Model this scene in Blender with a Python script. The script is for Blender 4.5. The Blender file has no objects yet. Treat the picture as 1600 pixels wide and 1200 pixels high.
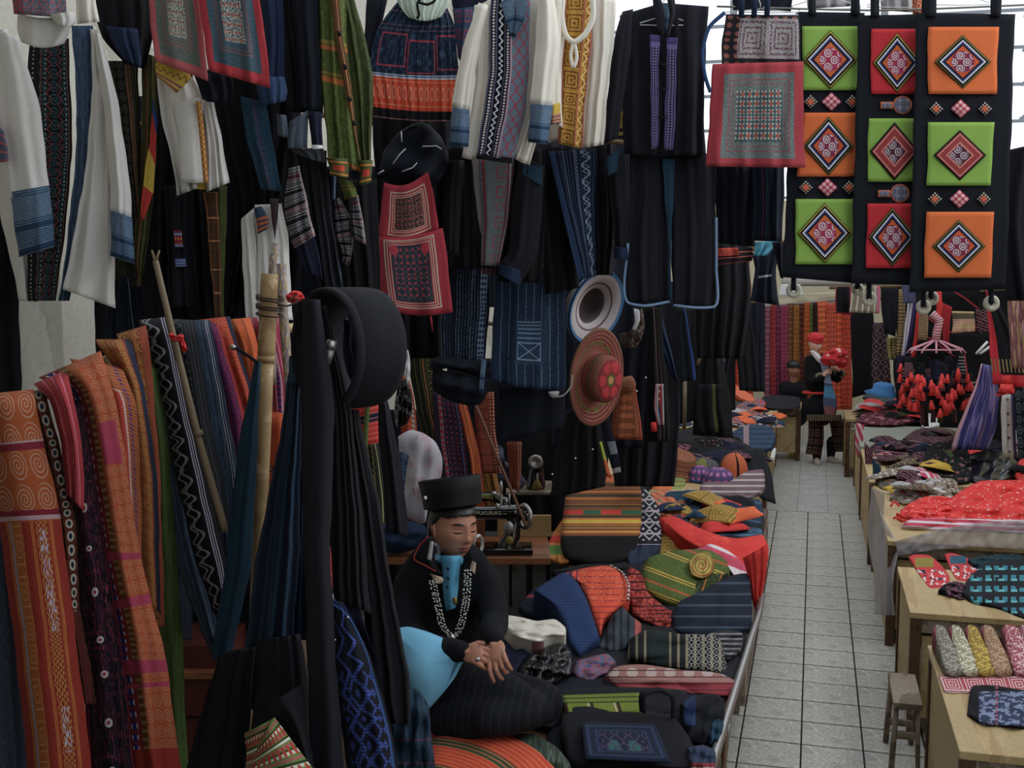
import bpy, bmesh, math, random
import numpy as np
from mathutils import Vector, Matrix, Euler
random.seed(7)
PI = math.pi
SC = bpy.context.scene
COL = SC.collection
# ---------------------------------------------------------------- camera, world, light, exposure
FPX = 1750.0
CZ = 2.25
PITCH = math.atan(174 / FPX)
YAW = math.atan(474 * math.cos(PITCH) / FPX)
cam_d = bpy.data.cameras.new('camera')
cam_d.sensor_width = 36.0
cam_d.lens = FPX * 36.0 / 1600.0
cam_d.clip_start = 0.05
cam = bpy.data.objects.new('camera', cam_d)
COL.objects.link(cam)
cam.location = (0, 0, CZ)
cam.rotation_euler = (PI / 2 - PITCH, 0, YAW)
SC.camera = cam
world = bpy.data.worlds.new('overcast_sky')
world.use_nodes = True
world.node_tree.nodes['Background'].inputs[0].default_value = (0.86, 0.92, 1.0, 1)
world.node_tree.nodes['Background'].inputs[1].default_value = 1.0
SC.world = world
SC.view_settings.view_transform = 'Standard'
SC.view_settings.look = 'None'
SC.view_settings.exposure = 0.42
SC.view_settings.gamma = 1.0
SC.view_settings.use_curve_mapping = False
LSUN = bpy.data.lights.new('window_daylight', 'AREA')
LSUN.shape = 'RECTANGLE'; LSUN.size = 5; LSUN.size_y = 2.2; LSUN.energy = 160; LSUN.color = (0.95, 0.97, 1.0)
lo = bpy.data.objects.new('window_daylight', LSUN); COL.objects.link(lo)
lo.location = (3.6, 6.0, 4.6)
lo.rotation_euler = Vector((-3.2, -0.6, -3.0)).to_track_quat('-Z', 'Y').to_euler()

# ---------------------------------------------------------------- projection helpers (photo measurements -> metres)
_R = Euler((PI / 2 - PITCH, 0, YAW)).to_matrix()
RM = np.array(_R)
CAMP = np.array([0, 0, CZ])
FW = np.array([-math.sin(YAW), math.cos(YAW), 0.0])
RT = np.array([math.cos(YAW), math.sin(YAW), 0.0])
def ray(px, py):
    px = np.asarray(px, float); py = np.asarray(py, float)
    d = np.stack([(px - 800) / FPX, -(py - 600) / FPX, -np.ones_like(px + py)], -1)
    return d @ RM.T
def P(px, py, D):
    r = ray(px, py); t = np.asarray(D, float) / (r @ FW)
    return CAMP + r * t[..., None]
def PZ(px, py, z):
    r = ray(px, py); t = (z - CZ) / r[..., 2]
    return CAMP + r * t[..., None]
def DZ(px, py, z):
    r = ray(px, py)
    return (z - CZ) / r[..., 2] * (r @ FW)
def V(px, py, D): return Vector(P(px, py, D))
def VZ(px, py, z): return Vector(PZ(px, py, z))

# ---------------------------------------------------------------- objects
def tag(o, label=None, cat=None, group=None, kind=None):
    if label: o['label'] = label
    if cat: o['category'] = cat
    if group: o['group'] = group
    if kind: o['kind'] = kind
    return o
def thing(name, label, cat, loc=(0, 0, 0), group=None, rz=0):
    o = bpy.data.objects.new(name, None); COL.objects.link(o)
    o.empty_display_size = 0.1
    o.location = Vector(loc); o.rotation_euler = (0, 0, rz)
    return tag(o, label, cat, group)
def wloc(o):
    v = Vector((0, 0, 0))
    while o is not None:
        v = v + o.location; o = o.parent
    return v
def link(name, verts, faces, mat, parent=None, uv=None, smooth=True, mats=None, fm=None):
    """one mesh object from world-space verts; parents carry no rotation"""
    verts = np.asarray(verts, float).reshape(-1, 3)
    c = (verts.min(0) + verts.max(0)) / 2
    me = bpy.data.meshes.new(name)
    me.from_pydata((verts - c).tolist(), [], faces)
    if uv is not None:
        uv = np.asarray(uv, float)
        lay = me.uv_layers.new(name='UVMap')
        idx = np.zeros(len(me.loops), dtype=np.int32); me.loops.foreach_get('vertex_index', idx)
        lay.data.foreach_set('uv', uv[idx].ravel())
    if mats:
        for m in mats: me.materials.append(m)
        if fm is not None: me.polygons.foreach_set('material_index', fm)
    elif mat: me.materials.append(mat)
    if smooth: me.polygons.foreach_set('use_smooth', [True] * len(me.polygons))
    me.update()
    o = bpy.data.objects.new(name, me); COL.objects.link(o)
    if parent is not None:
        o.parent = parent; o.location = Vector(c) - wloc(parent)
    else: o.location = Vector(c)
    return o
def resample(pts, n):
    pts = np.asarray(pts, float)
    if len(pts) == 1: return np.repeat(pts, n, 0)
    t = np.linspace(0, 1, len(pts)); q = np.linspace(0, 1, n)
    if len(pts) == 2:
        return np.stack([np.interp(q, t, pts[:, k]) for k in range(pts.shape[1])], -1)
    d = np.r_[0, np.cumsum(np.linalg.norm(np.diff(pts[:, :2], axis=0), axis=1) + 1e-6)]; t = d / d[-1]
    # catmull-rom
    out = np.zeros((n, pts.shape[1]))
    m = np.gradient(pts, t, axis=0)
    for i, x in enumerate(q):
        k = min(max(np.searchsorted(t, x) - 1, 0), len(t) - 2)
        h = t[k + 1] - t[k]; s = (x - t[k]) / h
        out[i] = (2*s**3-3*s**2+1)*pts[k] + (s**3-2*s**2+s)*h*m[k]*.6 + (-2*s**3+3*s**2)*pts[k+1] + (s**3-s**2)*h*m[k+1]*.6
    return out
def grid_faces(nu, nv, off=0, flip=False):
    f = []
    for j in range(nv - 1):
        for i in range(nu - 1):
            a = off + j * nu + i; q = (a, a + 1, a + nu + 1, a + nu)
            f.append(q[::-1] if flip else q)
    return f
def slab(front, back, uv, name, mat, parent):
    nv, nu = front.shape[:2]; n = nu * nv
    verts = np.concatenate([front.reshape(-1, 3), back.reshape(-1, 3)])
    F = grid_faces(nu, nv, 0, True) + grid_faces(nu, nv, n, False)
    for i in range(nu - 1):
        F.append((i, i + 1, n + i + 1, n + i)); b = (nv - 1) * nu
        F.append((b + i + 1, b + i, n + b + i, n + b + i + 1))
    for j in range(nv - 1):
        a = j * nu; F.append((a + nu, a, n + a, n + a + nu)); b = a + nu - 1
        F.append((b, b + nu, n + b + nu, n + b))
    return link(name, verts, F, mat, parent, np.concatenate([uv, uv]))
_rs = np.random.RandomState(11)
def foldfn(U, Vv, n, amp, grow=.6, lean=0.0):
    if amp == 0: return np.zeros_like(U)
    p = _rs.rand(6) * 6.28
    w = U + lean * Vv + .03 * np.sin(5 * Vv + p[0])
    s = np.sin(6.283 * n * w + p[1]) * .6 + np.sin(6.283 * n * 1.73 * w + p[2] + 1.3 * Vv) * .28 + np.sin(6.283 * n * .47 * w + p[3]) * .35
    s = s + .18 * np.sin(9 * Vv + 7 * U + p[4])
    return amp * s * ((1 - grow) + grow * Vv)
def cloth(name, L, R, D, mat, parent=None, folds=(3, .012), vol=.012, th=.004, res=None, grow=.6, z=None, curve=0.0, lean=0.0, zamp=None, sag=0, wob=1.0, over=0):
    """lofted cloth between a left and a right edge. D depth (scalar or list down the length, or (list,list) left/right); z: lies at this height instead"""
    L = np.asarray(L, float); R = np.asarray(R, float)
    wpx = max(np.linalg.norm(L - R[:1] if len(L) == 1 else L[0] - R[0]), np.linalg.norm(L[-1] - R[-1]), 8)
    hpx = np.linalg.norm(L[0] - L[-1])
    if res is None:
        nu = int(min(max(8, folds[0] * 7 + 5, wpx / 7), 64)); nv = int(min(max(8, hpx / 9), 56))
    else: nu, nv = res
    Lr = resample(L, nv); Rr = resample(R, nv)
    u = np.linspace(0, 1, nu); v = np.linspace(0, 1, nv)
    if wob and wpx > 14:
        q_ = _rs.rand(4) * 6.28; tt = v * hpx
        Lr = Lr + np.stack([np.sin(tt / 23 + q_[0]) + .6 * np.sin(tt / 9 + q_[1]), 0 * tt], -1) * wob * .8; Rr = Rr + np.stack([np.sin(tt / 27 + q_[2]) + .6 * np.sin(tt / 11 + q_[3]), 0 * tt], -1) * wob * .8
    U, Vv = np.meshgrid(u, v)
    px = Lr[:, None, 0] * (1 - U) + Rr[:, None, 0] * U
    py = Lr[:, None, 1] * (1 - U) + Rr[:, None, 1] * U
    py = py + sag * np.sin(PI * U)
    dis = foldfn(U, Vv, folds[0], folds[1], grow, lean)
    prof = np.sin(PI * U)
    if z is None:
        if isinstance(D, tuple):
            Dl = np.interp(v, np.linspace(0, 1, len(D[0])), D[0]); Dr = np.interp(v, np.linspace(0, 1, len(D[1])), D[1])
            Dg = Dl[:, None] * (1 - U) + Dr[:, None] * U
        elif isinstance(D, (list,)):
            Dg = np.interp(v, np.linspace(0, 1, len(D)), D)[:, None] + 0 * U
        else: Dg = D + 0 * U
        Dg = Dg - curve * prof
        if over: Dg = Dg + over * np.clip(1 - Vv * hpx / 26, 0, 1) ** 2
        fr = P(px, py, Dg + dis - vol * prof - th / 2)
        bk = P(px, py, Dg + dis * .8 + vol * prof + th / 2)
    else:
        base = PZ(px, py, z)
        top = base.copy(); top[..., 2] = z + th + np.abs(dis) + vol * prof * np.sin(PI * Vv)
        # keep the traced outline where the cloth is raised
        fr = PZ(px, py, top[..., 2]); bk = base.copy(); bk[..., 2] = z; bk[..., :2] = fr[..., :2]
    return slab(fr, bk, np.stack([U.ravel(), 1 - Vv.ravel()], -1), name, mat, parent)
def inflate(name, poly, D, thick, mat, parent=None, n=48, nr=9, back=None, pw=2.0, noise=0.0, nfreq=6, flat=.5, slope=0.0, raw=False):
    """rounded solid with the given outline, D depth of the outline"""
    poly = np.asarray(poly, float)
    pts = resample(np.vstack([poly, poly[:1]]), n + 1)[:-1] if not raw else poly
    n = len(pts)
    c = (pts.min(0) + pts.max(0)) / 2 * .5 + pts.mean(0) * .5
    mn, mx = pts.min(0), pts.max(0)
    fr, uvs = [], []
    bkp = []
    ph = _rs.rand(4) * 6.28
    bt = thick * .6 if back is None else back
    for k in range(1, nr + 1):
        r = math.sin(k / nr * PI / 2)
        q = c + (pts - c) * r
        h = (1 - r ** pw) ** flat
        un = (q - mn) / (mx - mn)
        nz = noise * (np.sin(nfreq * 3 * un[:, 0] + 4 * un[:, 1] + ph[0]) + np.sin(nfreq * 2.3 * un[:, 1] - 5 * un[:, 0] + ph[1]) * .8 + .5 * np.sin(nfreq * 5 * un[:, 0] * un[:, 1] + ph[2])) * min(1, 2.5 * h)
        Dc = D - slope * (q[:, 1] - c[1])
        fr.append(P(q[:, 0], q[:, 1], Dc - thick * h + nz)); bkp.append(P(q[:, 0], q[:, 1], Dc + bt * h + nz * .5))
        uvs.append(np.stack([un[:, 0], 1 - un[:, 1]], -1))
    cn = (c - mn) / (mx - mn)
    nzc = noise * (math.sin(nfreq * 3 * cn[0] + 4 * cn[1] + ph[0]) + math.sin(nfreq * 2.3 * cn[1] - 5 * cn[0] + ph[1]) * .8 + .5 * math.sin(nfreq * 5 * cn[0] * cn[1] + ph[2]))
    verts = [P(c[0], c[1], D - thick + nzc)]; uvl = [[cn[0], 1 - cn[1]]]
    for a in fr: verts += list(a)
    for a in uvs: uvl += a.tolist()
    nb = len(verts)
    verts.append(P(c[0], c[1], D + bt)); uvl.append([cn[0], 1 - cn[1]])
    for a in bkp[:-1]: verts += list(a)
    for a in uvs[:-1]: uvl += a.tolist()
    F = []
    for i in range(n):
        j = (i + 1) % n
        F.append((0, 1 + j, 1 + i)); F.append((nb, nb + 1 + i, nb + 1 + j))
        for k in range(nr - 1):
            a = 1 + k * n; b = a + n
            F.append((a + i, a + j, b + j, b + i))
        for k in range(nr - 2):
            a = nb + 1 + k * n; b = a + n
            F.append((a + j, a + i, b + i, b + j))
        a = nb + 1 + (nr - 2) * n; b = 1 + (nr - 1) * n
        F.append((a + j, a + i, b + i, b + j))
    return link(name, verts, F, mat, parent, uvl)
def heap(name, poly, z, mat, parent=None, lie=.55, bulge=.04, n=64, nr=13, noise=.011, nfreq=6, layers=0, lamp=.008, raw=False, zb=None, pw=4.5):
    """soft solid lying on height z: front outline touches z, volume goes straight down to it"""
    poly = np.asarray(poly, float)
    pts = resample(np.vstack([poly, poly[:1]]), n + 1)[:-1] if not raw else poly
    n = len(pts)
    c = pts.mean(0); mn, mx = pts.min(0), pts.max(0)
    yb = mx[1]; cxp = c[0]; ca = _rs.rand(3) * PI; cf = 2.2 + _rs.rand(3) * 2.5
    D0 = float(DZ(cxp, yb, z))
    ph = _rs.rand(4) * 6.28
    def surf(q, r):
        un = (q - mn) / (mx - mn)
        Dt = DZ(q[..., 0], q[..., 1], z)
        Dd = D0 + lie * (Dt - D0)
        h = np.maximum(0, 1 - r ** pw) ** .5
        nz = noise * (np.sin(nfreq * 3 * un[..., 0] + 4 * un[..., 1] + ph[0]) + np.sin(nfreq * 2.6 * un[..., 1] - 5 * un[..., 0] + ph[1]) * .8 + .5 * np.sin(nfreq * 4 * un[..., 0] * un[..., 1] + ph[2])) * np.minimum(1, 2.5 * h)
        for a_, f_ in zip(ca, cf):
            w_ = un[..., 0] * math.cos(a_) + un[..., 1] * math.sin(a_)
            nz = nz + noise * .9 * (np.abs(np.sin(PI * f_ * (w_ + .09 * np.sin(7 * un[..., 0] + a_ * 9 + 5 * un[..., 1])))) ** .6 - .6) * -np.minimum(1, 3 * h)
        if layers: nz = nz + lamp * np.abs(np.sin(PI * layers * un[..., 1])) * -np.minimum(1, 3 * h)
        return P(q[..., 0], q[..., 1], Dd - bulge * h + nz), np.stack([un[..., 0], 1 - un[..., 1]], -1)
    verts = []; uvl = []
    p0, u0 = surf(c[None], np.zeros(1)); verts += list(p0); uvl += u0.tolist()
    for k in range(1, nr + 1):
        r = (k / nr) ** .75
        p, uu = surf(c + (pts - c) * r, np.full(n, r)); verts += list(p); uvl += uu.tolist()
    top = np.array(verts); nb = len(verts)
    ring = top[-n:].copy(); zz = (z if zb is None else zb)
    ring[:, 2] = zz; verts += list(ring); uvl += uvl[-n:]
    cc = ring.mean(0); verts.append(cc); uvl.append([.5, .5])
    F = []
    for i in range(n):
        j = (i + 1) % n
        F.append((0, 1 + j, 1 + i))
        for k in range(nr - 1):
            a = 1 + k * n; b = a + n; F.append((a + i, a + j, b + j, b + i))
        a = 1 + (nr - 1) * n
        F.append((a + i, a + j, nb + j, nb + i)); F.append((nb + i, nb + j, nb + n))
    return link(name, verts, F, mat, parent, uvl)
def tube(name, pts, r, mat, parent=None, seg=8, closed=False, r2=None, n=None, cap=True, flat=1.0):
    pts = [Vector(p) for p in pts]
    if n:
        a = resample_w(pts, n); pts = [Vector(p) for p in a]
    m = len(pts); verts = []; uv = []
    up = Vector((0.13, 0.21, 1)).normalized()
    prev = None
    for i, p in enumerate(pts):
        if closed: t = pts[(i + 1) % m] - pts[i - 1]
        else: t = pts[min(i + 1, m - 1)] - pts[max(i - 1, 0)]
        t.normalize()
        if prev is None:
            a = t.cross(up)
            if a.length < .1: a = t.cross(Vector((1, 0, 0)))
        else: a = prev - t * prev.dot(t)
        a.normalize(); prev = a; b = t.cross(a)
        rr = r if r2 is None else r + (r2 - r) * i / (m - 1)
        if callable(r): rr = r(i / (m - 1))
        for k in range(seg):
            an = 2 * PI * k / seg
            verts.append(p + a * math.cos(an) * rr + b * math.sin(an) * rr * flat); uv.append([k / seg, i / max(1, m - 1)])
    F = []
    for i in range(m if closed else m - 1):
        for k in range(seg):
            a = i * seg + k; b = i * seg + (k + 1) % seg; j = (i + 1) % m
            F.append((a, b, j * seg + (k + 1) % seg, j * seg + k))
    if not closed and cap:
        F.append(tuple(range(seg))[::-1]); F.append(tuple(range((m - 1) * seg, m * seg)))
    return link(name, [tuple(v) for v in verts], F, mat, parent, uv)
def resample_w(pts, n):
    a = np.array([list(p) for p in pts]); d = np.r_[0, np.cumsum(np.linalg.norm(np.diff(a, axis=0), axis=1) + 1e-9)]; t = d / d[-1]
    m = np.gradient(a, t, axis=0) if len(a) > 2 else np.repeat((a[1:] - a[:1]), 2, 0)
    out = []
    for x in np.linspace(0, 1, n):
        k = min(max(np.searchsorted(t, x) - 1, 0), len(t) - 2); h = t[k+1]-t[k]; s = (x - t[k]) / h
        out.append((2*s**3-3*s**2+1)*a[k] + (s**3-2*s**2+s)*h*m[k]*.7 + (-2*s**3+3*s**2)*a[k+1] + (s**3-s**2)*h*m[k+1]*.7)
    return np.array(out)
def solid(name, bm, mat, parent=None, bevel=0.0, smooth=False, M=None):
    """bmesh in world space (M places it) -> object, uv by generated box"""
    if M is not None: bm.transform(M)
    if bevel > 0:
        bmesh.ops.bevel(bm, geom=list(bm.edges), offset=bevel, segments=2, affect='EDGES', profile=.6)
    bm.verts.ensure_lookup_table()
    co = [tuple(v.co) for v in bm.verts]; F = [tuple(v.index for v in f.verts) for f in bm.faces]
    bm.free()
    return link(name, co, F, mat, parent, smooth=smooth)
def box(name, lo, hi, mat, parent=None, bevel=.003, M=None):
    bm = bmesh.new(); bmesh.ops.create_cube(bm, size=1)
    lo = Vector(lo); hi = Vector(hi); s = hi - lo; c = (hi + lo) / 2
    for v in bm.verts: v.co = Vector((v.co.x * s.x + c.x, v.co.y * s.y + c.y, v.co.z * s.z + c.z))
    return solid(name, bm, mat, parent, bevel, False, M)
def lathe(name, prof, mat, parent=None, seg=32, M=None, sx=1, sy=1, smooth=True, uvs=True):
    """prof list of (r,z)"""
    M = M or Matrix.Identity(4); verts = []; uv = []; m = len(prof)
    for i, (r, zz) in enumerate(prof):
        for k in range(seg):
            a = 2 * PI * k / seg
            verts.append(tuple(M @ Vector((r * math.cos(a) * sx, r * math.sin(a) * sy, zz)))); uv.append([k / seg, i / (m - 1)])
    F = []
    for i in range(m - 1):
        for k in range(seg):
            a = i * seg + k; b = i * seg + (k + 1) % seg
            F.append((a, b, b + seg, a + seg))
    if prof[0][0] < .013: F.append(tuple(range(seg))[::-1])
    if prof[-1][0] < .013: F.append(tuple(range((m - 1) * seg, m * seg)))
    return link(name, verts, F, mat, parent, uv, smooth)
def trs(loc, rx=0, ry=0, rz=0): return Matrix.Translation(Vector(loc)) @ Euler((rx, ry, rz)).to_matrix().to_4x4()
# ---------------------------------------------------------------- procedural materials: python expressions become math nodes
def lin(h):
    if isinstance(h, (tuple, list)): return tuple(h[:3]) + (1,)
    h = h.lstrip('#'); c = [int(h[i:i + 2], 16) / 255 for i in (0, 2, 4)]
    c = [(x / 12.92 if x <= .04045 else ((x + .055) / 1.055) ** 2.4) for x in c]
    g = .3 * c[0] + .6 * c[1] + .1 * c[2]; k = .72 if g < .025 else (.88 if g < .06 else 1)
    return tuple((x * .87 + g * .13) * k for x in c) + (1,)
class X:
    def __init__(s, t, v): s.t = t; s.v = v
    def op(s, o, b=None, c=None):
        n = s.t.nodes.new('ShaderNodeMath'); n.operation = o
        for i, q in enumerate((s, b, c)):
            if q is None: continue
            if isinstance(q, X):
                if isinstance(q.v, (int, float)): n.inputs[i].default_value = q.v
                else: s.t.links.new(q.v, n.inputs[i])
            else: n.inputs[i].default_value = q
        return X(s.t, n.outputs[0])
    def k(s, b): return X(s.t, float(b))
    def __add__(s, b): return s.op('ADD', b)
    __radd__ = __add__
    def __sub__(s, b): return s.op('SUBTRACT', b)
    def __rsub__(s, b): return s.k(b).op('SUBTRACT', s)
    def __mul__(s, b): return s.op('MULTIPLY', b)
    __rmul__ = __mul__
    def __truediv__(s, b): return s.op('DIVIDE', b)
    def __lt__(s, b): return s.op('LESS_THAN', b)
    def __gt__(s, b): return s.op('GREATER_THAN', b)
    def abs(s): return s.op('ABSOLUTE')
    def fr(s): return s.op('FRACT')
    def sin(s): return s.op('SINE')
    def sqrt(s): return s.op('SQRT')
    def min(s, b): return s.op('MINIMUM', b)
    def max(s, b): return s.op('MAXIMUM', b)
    def atan2(s, b): return s.op('ARCTAN2', b)
class Ctx:
    def __init__(s, t, obj=False):
        s.t = t
        tc = t.nodes.new('ShaderNodeTexCoord'); s.tc = tc
        sep = t.nodes.new('ShaderNodeSeparateXYZ'); t.links.new(tc.outputs['Object' if obj else 'UV'], sep.inputs[0])
        s.u = X(t, sep.outputs[0]); s.v = X(t, sep.outputs[1]); s.z = X(t, sep.outputs[2])
    def noise(s, scale, det=2, st=(1, 1), obj=False):
        n = s.t.nodes.new('ShaderNodeTexNoise'); n.inputs['Scale'].default_value = scale; n.inputs['Detail'].default_value = det
        m = s.t.nodes.new('ShaderNodeMapping'); m.inputs['Scale'].default_value = (st[0], st[1], 1)
        s.t.links.new(s.tc.outputs['Object' if obj else 'UV'], m.inputs[0]); s.t.links.new(m.outputs[0], n.inputs['Vector'])
        return X(s.t, n.outputs[0])
    # masks
    def band(s, x, a, b): return (x - (a + b) / 2).abs() < (b - a) / 2
    def rect(s, a, b, c, d): return s.band(s.u, a, b) * s.band(s.v, c, d)
    def frame(s, a, b, c, d, w, asp=1.0):
        return s.rect(a, b, c, d) * (1 - s.rect(a + w, b - w, c + w * asp, d - w * asp))
    def lines(s, x, n, w=.5, o=0.0): return (x * n + o).fr() < w
    def tri(s, x): return ((x.fr() - .5).abs()) * 4 - 1
    def zig(s, x, y, pos, n, amp, w): return ((y - pos) - s.tri(x * n) * amp).abs() < w
    def wave(s, x, y, pos, n, amp, w): return ((y - pos) - (x * (n * 6.283)).sin() * amp).abs() < w
    def cell(s, x, n, o=0.0): return (x * n + o).fr() - .5
    def dia(s, nu, nv, k=3, w=.4, o=0.0, U=None, W=None):
        d = s.cell(U or s.u, nu).abs() + s.cell(W or s.v, nv, o).abs(); return (d * k).fr() < w
    def sq(s, nu, nv, k=3, w=.4, U=None, W=None):
        d = s.cell(U or s.u, nu).abs().max(s.cell(W or s.v, nv).abs()); return (d * (2 * k)).fr() < w
    def spiral(s, nu, nv, k=3, w=.4, arms=1, U=None, W=None):
        a = s.cell(U or s.u, nu); b = s.cell(W or s.v, nv); r = (a * a + b * b).sqrt()
        return ((r * (2 * k) + a.atan2(b) * (arms / 6.283)).fr() < w) * (r < .47)
    def dots(s, nu, nv, r=.3, o=0.0, U=None, W=None):
        a = s.cell(U or s.u, nu, o); b = s.cell(W or s.v, nv); return (a * a + b * b).sqrt() < r
    def cross(s, nu, nv, w=.15, U=None, W=None):
        a = s.cell(U or s.u, nu).abs(); b = s.cell(W or s.v, nv).abs(); return ((a < w).max(b < w)) * (a.max(b) < .4)
MATS = {}
TONE = 1.0
def mat(name, base, layers=(), rough=.9, metal=0.0, vary=.2, weave=50, bump=.25, obj=False, spec=.25, sheen=.0, trans=0, alpha=1, coat=0, vst=(1, 1), fuzz=True, emit=None, nz=4.0):
    if name in MATS: return MATS[name]
    m = bpy.data.materials.new(name); m.use_nodes = True; t = m.node_tree
    b = t.nodes['Principled BSDF']; c = Ctx(t, obj)
    b.inputs['Roughness'].default_value = rough; b.inputs['Metallic'].default_value = metal
    b.inputs['Specular IOR Level'].default_value = spec
    if sheen: b.inputs['Sheen Weight'].default_value = sheen
    if trans: b.inputs['Transmission Weight'].default_value = trans
    if alpha < 1: b.inputs['Alpha'].default_value = alpha
    if coat: b.inputs['Coat Weight'].default_value = coat
    if emit: b.inputs['Emission Color'].default_value = lin(emit); b.inputs['Emission Strength'].default_value = 1
    cur = lin(base)
    for fn, colr in layers:
        mk = fn(c); n = t.nodes.new('ShaderNodeMix'); n.data_type = 'RGBA'
        t.links.new(mk.v, n.inputs[0])
        if isinstance(cur, tuple): n.inputs[6].default_value = cur
        else: t.links.new(cur, n.inputs[6])
        n.inputs[7].default_value = lin(colr); cur = n.outputs[2]
    if vary:
        nzn = c.noise(nz, 3, vst, obj=True)
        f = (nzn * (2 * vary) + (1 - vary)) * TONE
        if weave:
            f = f * (c.noise(weave * 3, 1, (1, 1), obj=True) * (vary * 2.4) + (1 - vary * 1.2))
        n = t.nodes.new('ShaderNodeMix'); n.data_type = 'RGBA'; n.blend_type = 'MULTIPLY'; n.inputs[0].default_value = 1
        if isinstance(cur, tuple): n.inputs[6].default_value = cur
        else: t.links.new(cur, n.inputs[6])
        t.links.new(f.v, n.inputs[7]); cur = n.outputs[2]
    if isinstance(cur, tuple): b.inputs['Base Color'].default_value = cur
    else: t.links.new(cur, b.inputs['Base Color'])
    if bump:
        bn = t.nodes.new('ShaderNodeBump'); bn.inputs['Strength'].default_value = bump; bn.inputs['Distance'].default_value = .004
        h = c.noise(weave * 2 if weave else 30, 2, (1, 1), obj=True)
        t.links.new(h.v, bn.inputs['Height']); t.links.new(bn.outputs[0], b.inputs['Normal'])
    MATS[name] = m
    return m
# ---------------------------------------------------------------- setting
M_PLASTER = mat('aged_plaster', '#b9b5a6', [(lambda c: (c.noise(1.4, 5, obj=True) > .58) * .5, '#8f8b7c'), (lambda c: (c.noise(5, 4, obj=True) > .66) * .6, '#d8d4c6')], obj=True, weave=14, vary=.12, bump=.4)
M_BEIGE = mat('beige_paint', '#c9bf9f', obj=True, weave=10, vary=.08)
M_TILE = mat('cement_tile', '#b0aca2', [(lambda c: (c.noise(90, 3, obj=True) > .52) * .5, '#85827a'), (lambda c: (c.noise(60, 4, obj=True) > .6) * .6, '#d2cfc6'), (lambda c: (c.noise(7, 4, obj=True) > .6) * .35, '#6f6c66')], obj=True, weave=60, vary=.2, rough=.62, bump=.3, spec=.4)
M_GROUT = mat('dark_grout', '#2e2b28', obj=True)
M_WOOD = mat('blond_wood', '#b59a66', [(lambda c: (c.noise(6, 4, (1, .12), obj=True) > .55) * .5, '#9d7a42'), (lambda c: (c.noise(20, 4, (1, .08), obj=True) > .62) * .4, '#cdb077')], obj=True, weave=20, vary=.15, rough=.55)
M_WOODD = mat('dark_wood', '#5a3f28', [(lambda c: (c.noise(9, 4, (1, .15), obj=True) > .55) * .6, '#3c2918')], obj=True, weave=20, rough=.6)
M_WOODG = mat('weathered_wood', '#8a7b68', [(lambda c: (c.noise(12, 4, (1, .2), obj=True) > .52) * .7, '#5d4f40')], obj=True, weave=20, rough=.8)
M_TABLE = mat('varnished_table', '#7d4a2a', [(lambda c: (c.noise(8, 4, (.15, 1), obj=True) > .56) * .6, '#5b321b')], obj=True, weave=20, rough=.35)
M_STEEL = mat('brushed_steel', '#a8a6a2', rough=.35, metal=.85, vary=.1, weave=30, bump=.1)
M_FRAME = mat('window_frame_paint', '#8d9298', obj=True)
def struct(o): o['kind'] = 'structure'; return o
floor = struct(box('floor', (-4.2, -1.5, -.12), (3.4, 17.2, -.006), M_GROUT, bevel=0))
TS = .285
for j in range(26):
    for i in range(-2, 3):
        y0 = 3.36 + j * TS; x0 = -.008 + i * TS
        g = .004
        t = box('tile', (x0 + g, y0 + g * 1.5, -.012), (x0 + TS - g, y0 + TS - g * 1.5, random.uniform(0, .0016)), M_TILE, floor, bevel=.002)
t = struct(box('trim_1', (-4.2, 10.775, -.012), (3.4, 17.1, .0005), mat('cement_tile_far', '#a5a39c', [(lambda c: c.lines(c.u, 3.5, .03).max(c.lines(c.v, 3.5, .03)) * .6, '#5d5a55'), (lambda c: (c.noise(28, 4, obj=True) > .60) * .6, '#cfcdc6')], obj=True, rough=.65), bevel=0))
struct(box('wall_left', (-3.75, -1.5, 0), (-3.55, 17.2, 5.6), M_PLASTER, bevel=0))
wp = struct(box('trim_2', (-3.55, 3.95, 0), (-3.38, 4.5, 5.6), M_PLASTER, bevel=.01))
struct(box('wall_back', (-3.6, 17.0, 0), (3.0, 17.2, 3.3), M_BEIGE, bevel=0))
struct(box('wall_right', (2.6, 2.0, 0), (2.8, 17.1, 3.4), M_BEIGE, bevel=0))
struct(box('wall_front_dimmer', (-3.75, -1.7, 0), (2.8, -1.5, 4.6), M_PLASTER, bevel=0))  # unseen wall added behind the camera to dim the front textiles
struct(box('ceiling_dimmer', (-3.75, -1.7, 4.6), (-.2, 2.4, 4.7), M_PLASTER, bevel=0))  # unseen partial roof, added over the left to shade the foreground
# tall windows above the walls
M_GLASS = mat('window_glass', '#e8eef0', rough=.05, trans=1.0, vary=0, bump=0, alpha=.25)
for k in range(7):
    y0 = 3.0 + k * 2.0
    w = thing('window_%d' % (k + 1), None, None, (2.7, y0, 3.4)); w['kind'] = 'structure'
    box('window_frame', (2.64, y0, 3.4), (2.72, y0 + .09, 6.2), M_FRAME, w)
    for q in range(6): box('glazing_bar', (2.655, y0 + .09, 3.42 + q * .46), (2.7, y0 + 2.0, 3.45 + q * .46), M_FRAME, w, bevel=0)
    for q in range(2): box('glazing_bar', (2.655, y0 + .7 + q * .62, 3.45), (2.7, y0 + .73 + q * .62, 6.18), M_FRAME, w, bevel=0)
for k in range(3):
    x0 = -3.4 + k * 2.1
    w = thing('window_%d' % (k + 8), None, None, (x0, 17.1, 3.3)); w['kind'] = 'structure'
    box('window_frame', (x0, 17.04, 3.3), (x0 + .1, 17.12, 6.2), M_FRAME, w)
    for q in range(6): box('glazing_bar', (x0 + .1, 17.05, 3.32 + q * .5), (x0 + 2.1, 17.1, 3.36 + q * .5), M_FRAME, w, bevel=0)
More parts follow.
